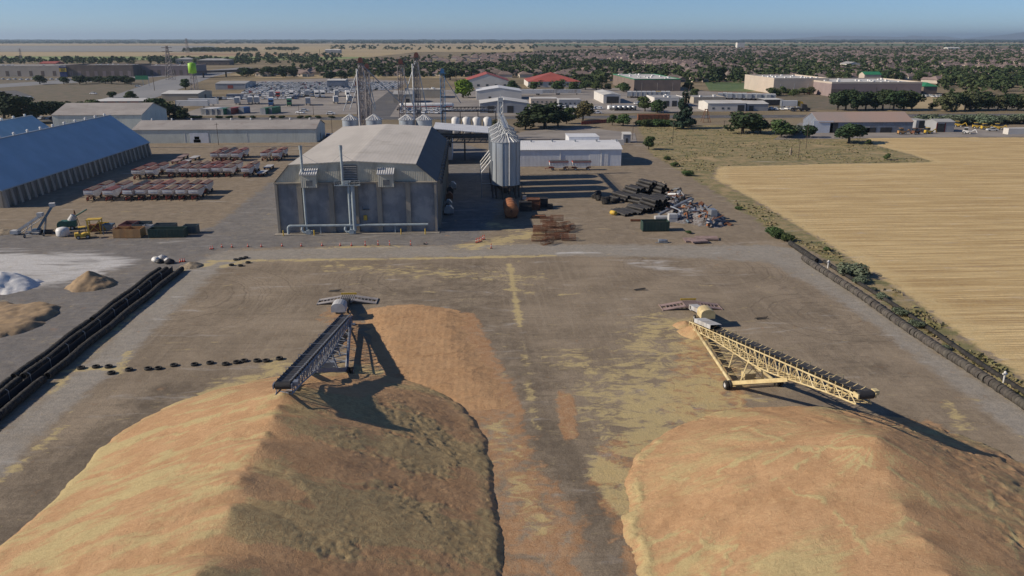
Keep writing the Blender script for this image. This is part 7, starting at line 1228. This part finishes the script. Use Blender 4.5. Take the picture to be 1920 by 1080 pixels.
for x, y, rz in cand:
    if g.random() < .12: continue
    k = g.randrange(5)
    if nh < 296 and y < 1700:
        nh += 1; r = thing('house', hl[k], 'house', (x, y, 0), rz, 'suburb houses of kind '+'abcde'[k]); r.scale = (1.2,)*3; link('wall', HM[k][0], r); link('roof', HM[k][1], r); link('window', HM[k][2], r)
    else: far_h.append((x, y, rz, k))
R.shuffle(far_h); far_h = far_h[:1500]; m = MB()
for x, y, rz, k in far_h:
    for part_, mi in ((HM[k][3], 0), (HM[k][4], 1)):
        n0 = len(m.v); m.add(part_.v, part_.f, mi); ca, sa = math.cos(rz), math.sin(rz)
        for q in range(n0, len(m.v)): a_, b_, c_ = m.v[q]; m.v[q] = (x+1.2*(a_*ca-b_*sa), y+1.2*(a_*sa+b_*ca), c_*1.2)
tag(m.build('distant_houses', ['house_wall', 'roof_tile']), 'distant mass of suburb houses out to the far fields', 'houses', kind='stuff')
# individually built suburb trees (nearest), the rest as one wood
tp = []
gg = np.random.RandomState(8)
for k in range(30000):
    y = 820+3300*gg.rand()**1.35; x = (gg.rand()*2-1)*(.70*y+80)
    if suburb(x, y) and fbm(np.array([x*.006]), np.array([y*.004]), 3)[0]+gg.rand()*.3 >.595: tp.append((x, y))
tp.sort(key=lambda q: q[1]); print('suburb trees', len(tp), 'houses', nh, len(far_h))
for k, (x, y) in enumerate(tp[:520]):
    if k % 2: continue
    kd = gg.choice(['dark', 'dark', 'mid', 'mid', 'olive', 'conifer']); tree(kd, 0, 0, 0, {'dark': 'dark leafy tree', 'mid': 'mid green leafy tree', 'olive': 'grey green leafy tree', 'conifer': 'narrow dark conifer'}[kd]+' on the near edge of the suburb', 1.1 if kd != 'conifer' else .9, group=kd+' suburb edge trees', xy=(x, y), h=gg.uniform(6, 11))
def lowtree(seed, n=46):
    co, f = crown(seed, n, 'round', .105, 6); return co, f
LT = [lowtree(s_) for s_ in range(6)]
def merge_trees(name, lst, mat, label, LT=LT):
    cs, fs, b = [], [], 0
    for x, y, h, w in lst:
        co, f = LT[gg.randint(len(LT))]; a_ = gg.rand()*6.28; ca, sa = math.cos(a_), math.sin(a_); q = co*np.array([h*w, h*w, h]); cs.append(np.stack([q[:, 0]*ca-q[:, 1]*sa+x, q[:, 0]*sa+q[:, 1]*ca+y, q[:, 2]], 1)); fs.append(f+b); b += len(co)
    tag(link(name, npmesh(name, np.concatenate(cs), np.concatenate(fs), mat, smooth=False)), label, 'trees', kind='stuff')
tw = [(x, y, gg.uniform(5, 11.5), gg.uniform(1.0, 1.5)) for k, (x, y) in enumerate(tp) if k >= 520 or k % 2 == 0]
t = NT('leaf_wood'); c = t.mix(t.ramp(t.noise(t.coord('Position'), .035, 3), .35, .65), (.035, .058, .026), (.075, .098, .04)); t.link(c, t.b.inputs['Base Color']); t.b.inputs['Roughness'].default_value = .85; t.b.inputs['Specular IOR Level'].default_value = .15; MATS['leaf_wood'] = t.m
merge_trees('suburb_wood', tw, 'leaf_wood', 'dense green tree cover between the suburb houses')
bands = []
def band(v0, v1, u0, u1, n, h0, h1, w=2.2):
    for k in range(n): v = gg.uniform(v0, v1); x, y = G(gg.uniform(u0, u1), v); bands.append((x, y, gg.uniform(h0, h1), w))
band(80.2, 82.2, -60, 1000, 620, 13, 24, 3.5); band(77.6, 79.2, -60, 1990, 1000, 14, 34, 6); band(84, 90, 1000, 1990, 260, 9, 14); band(79.5, 81, 1000, 1990, 500, 14, 22, 4); band(95, 97.5, 345, 480, 150, 10, 17, 1.3); band(92, 95, 500, 560, 40, 9, 14); band(112, 121, -60, 470, 300, 6, 12, 1.4); band(103, 120, 440, 640, 190, 6, 11, 1.4); band(86, 94, 620, 1000, 120, 9, 14, 2); band(128, 142, -60, 350, 110, 4.5, 8, 1.6); band(76.3, 77.3, -60, 1990, 900, 20, 40, 14); band(140, 165, 1760, 1990, 110, 7, 12, 1.4); band(140, 158, 1300, 1450, 70, 7, 12, 1.4); band(148, 165, 1000, 1130, 60, 6, 10, 1.4); band(158, 178, 1770, 1990, 60, 6, 10, 1.3); band(124, 144, 590, 900, 150, 7, 12, 1.4); band(128, 148, 1100, 1340, 90, 7, 12, 1.4); band(134, 150, 1340, 1560, 70, 7, 12, 1.4)
merge_trees('distant_wood', bands, 'leaf_wood', 'dark bands of distant trees out to the horizon')
# far hills
hx_ = np.linspace(2500, 26000, 90); hz = 420*fbm(hx_*.0003+4, hx_*0+2, 4)*sstep(12500, 21000, hx_)*1.15; co = []; 
for x, z in zip(hx_, hz): co += [(x, 36000, -5), (x, 37500, z)]
pm('hill_grass', (.17, .15, .09), (.12, .12, .07), .0006, .95, coord='Position'); i_ = np.arange(89)*2; co2 = co+[(x, 39500, -5) for x in hx_]; j_ = np.arange(89)
f = np.concatenate([np.stack([i_, i_+2, i_+3, i_+1], 1), np.stack([i_+1, i_+3, 180+j_+1, 180+j_], 1)]); tag(link('hills', npmesh('hills', np.array(co2), f, 'hill_grass')), kind='structure')
# ------------------------------------------------------------------ air
hz_m = bpy.data.materials.new('haze_air'); hz_m.use_nodes = True; nt = hz_m.node_tree; nt.nodes.clear(); pv = nt.nodes.new('ShaderNodeVolumePrincipled'); pv.inputs['Color'].default_value = (.62, .80, 1.0, 1); pv.inputs['Density'].default_value = 4.5e-5; pv.inputs['Anisotropy'].default_value = .25; ou = nt.nodes.new('ShaderNodeOutputMaterial'); nt.links.new(pv.outputs[0], ou.inputs['Volume']); MATS['haze_air'] = hz_m
hzo = MB().box(-54000, 54000, -600, 54000, -520, 330).build('haze', 'haze_air'); tag(hzo, 'thin blue summer haze over the plain', 'haze', kind='stuff')
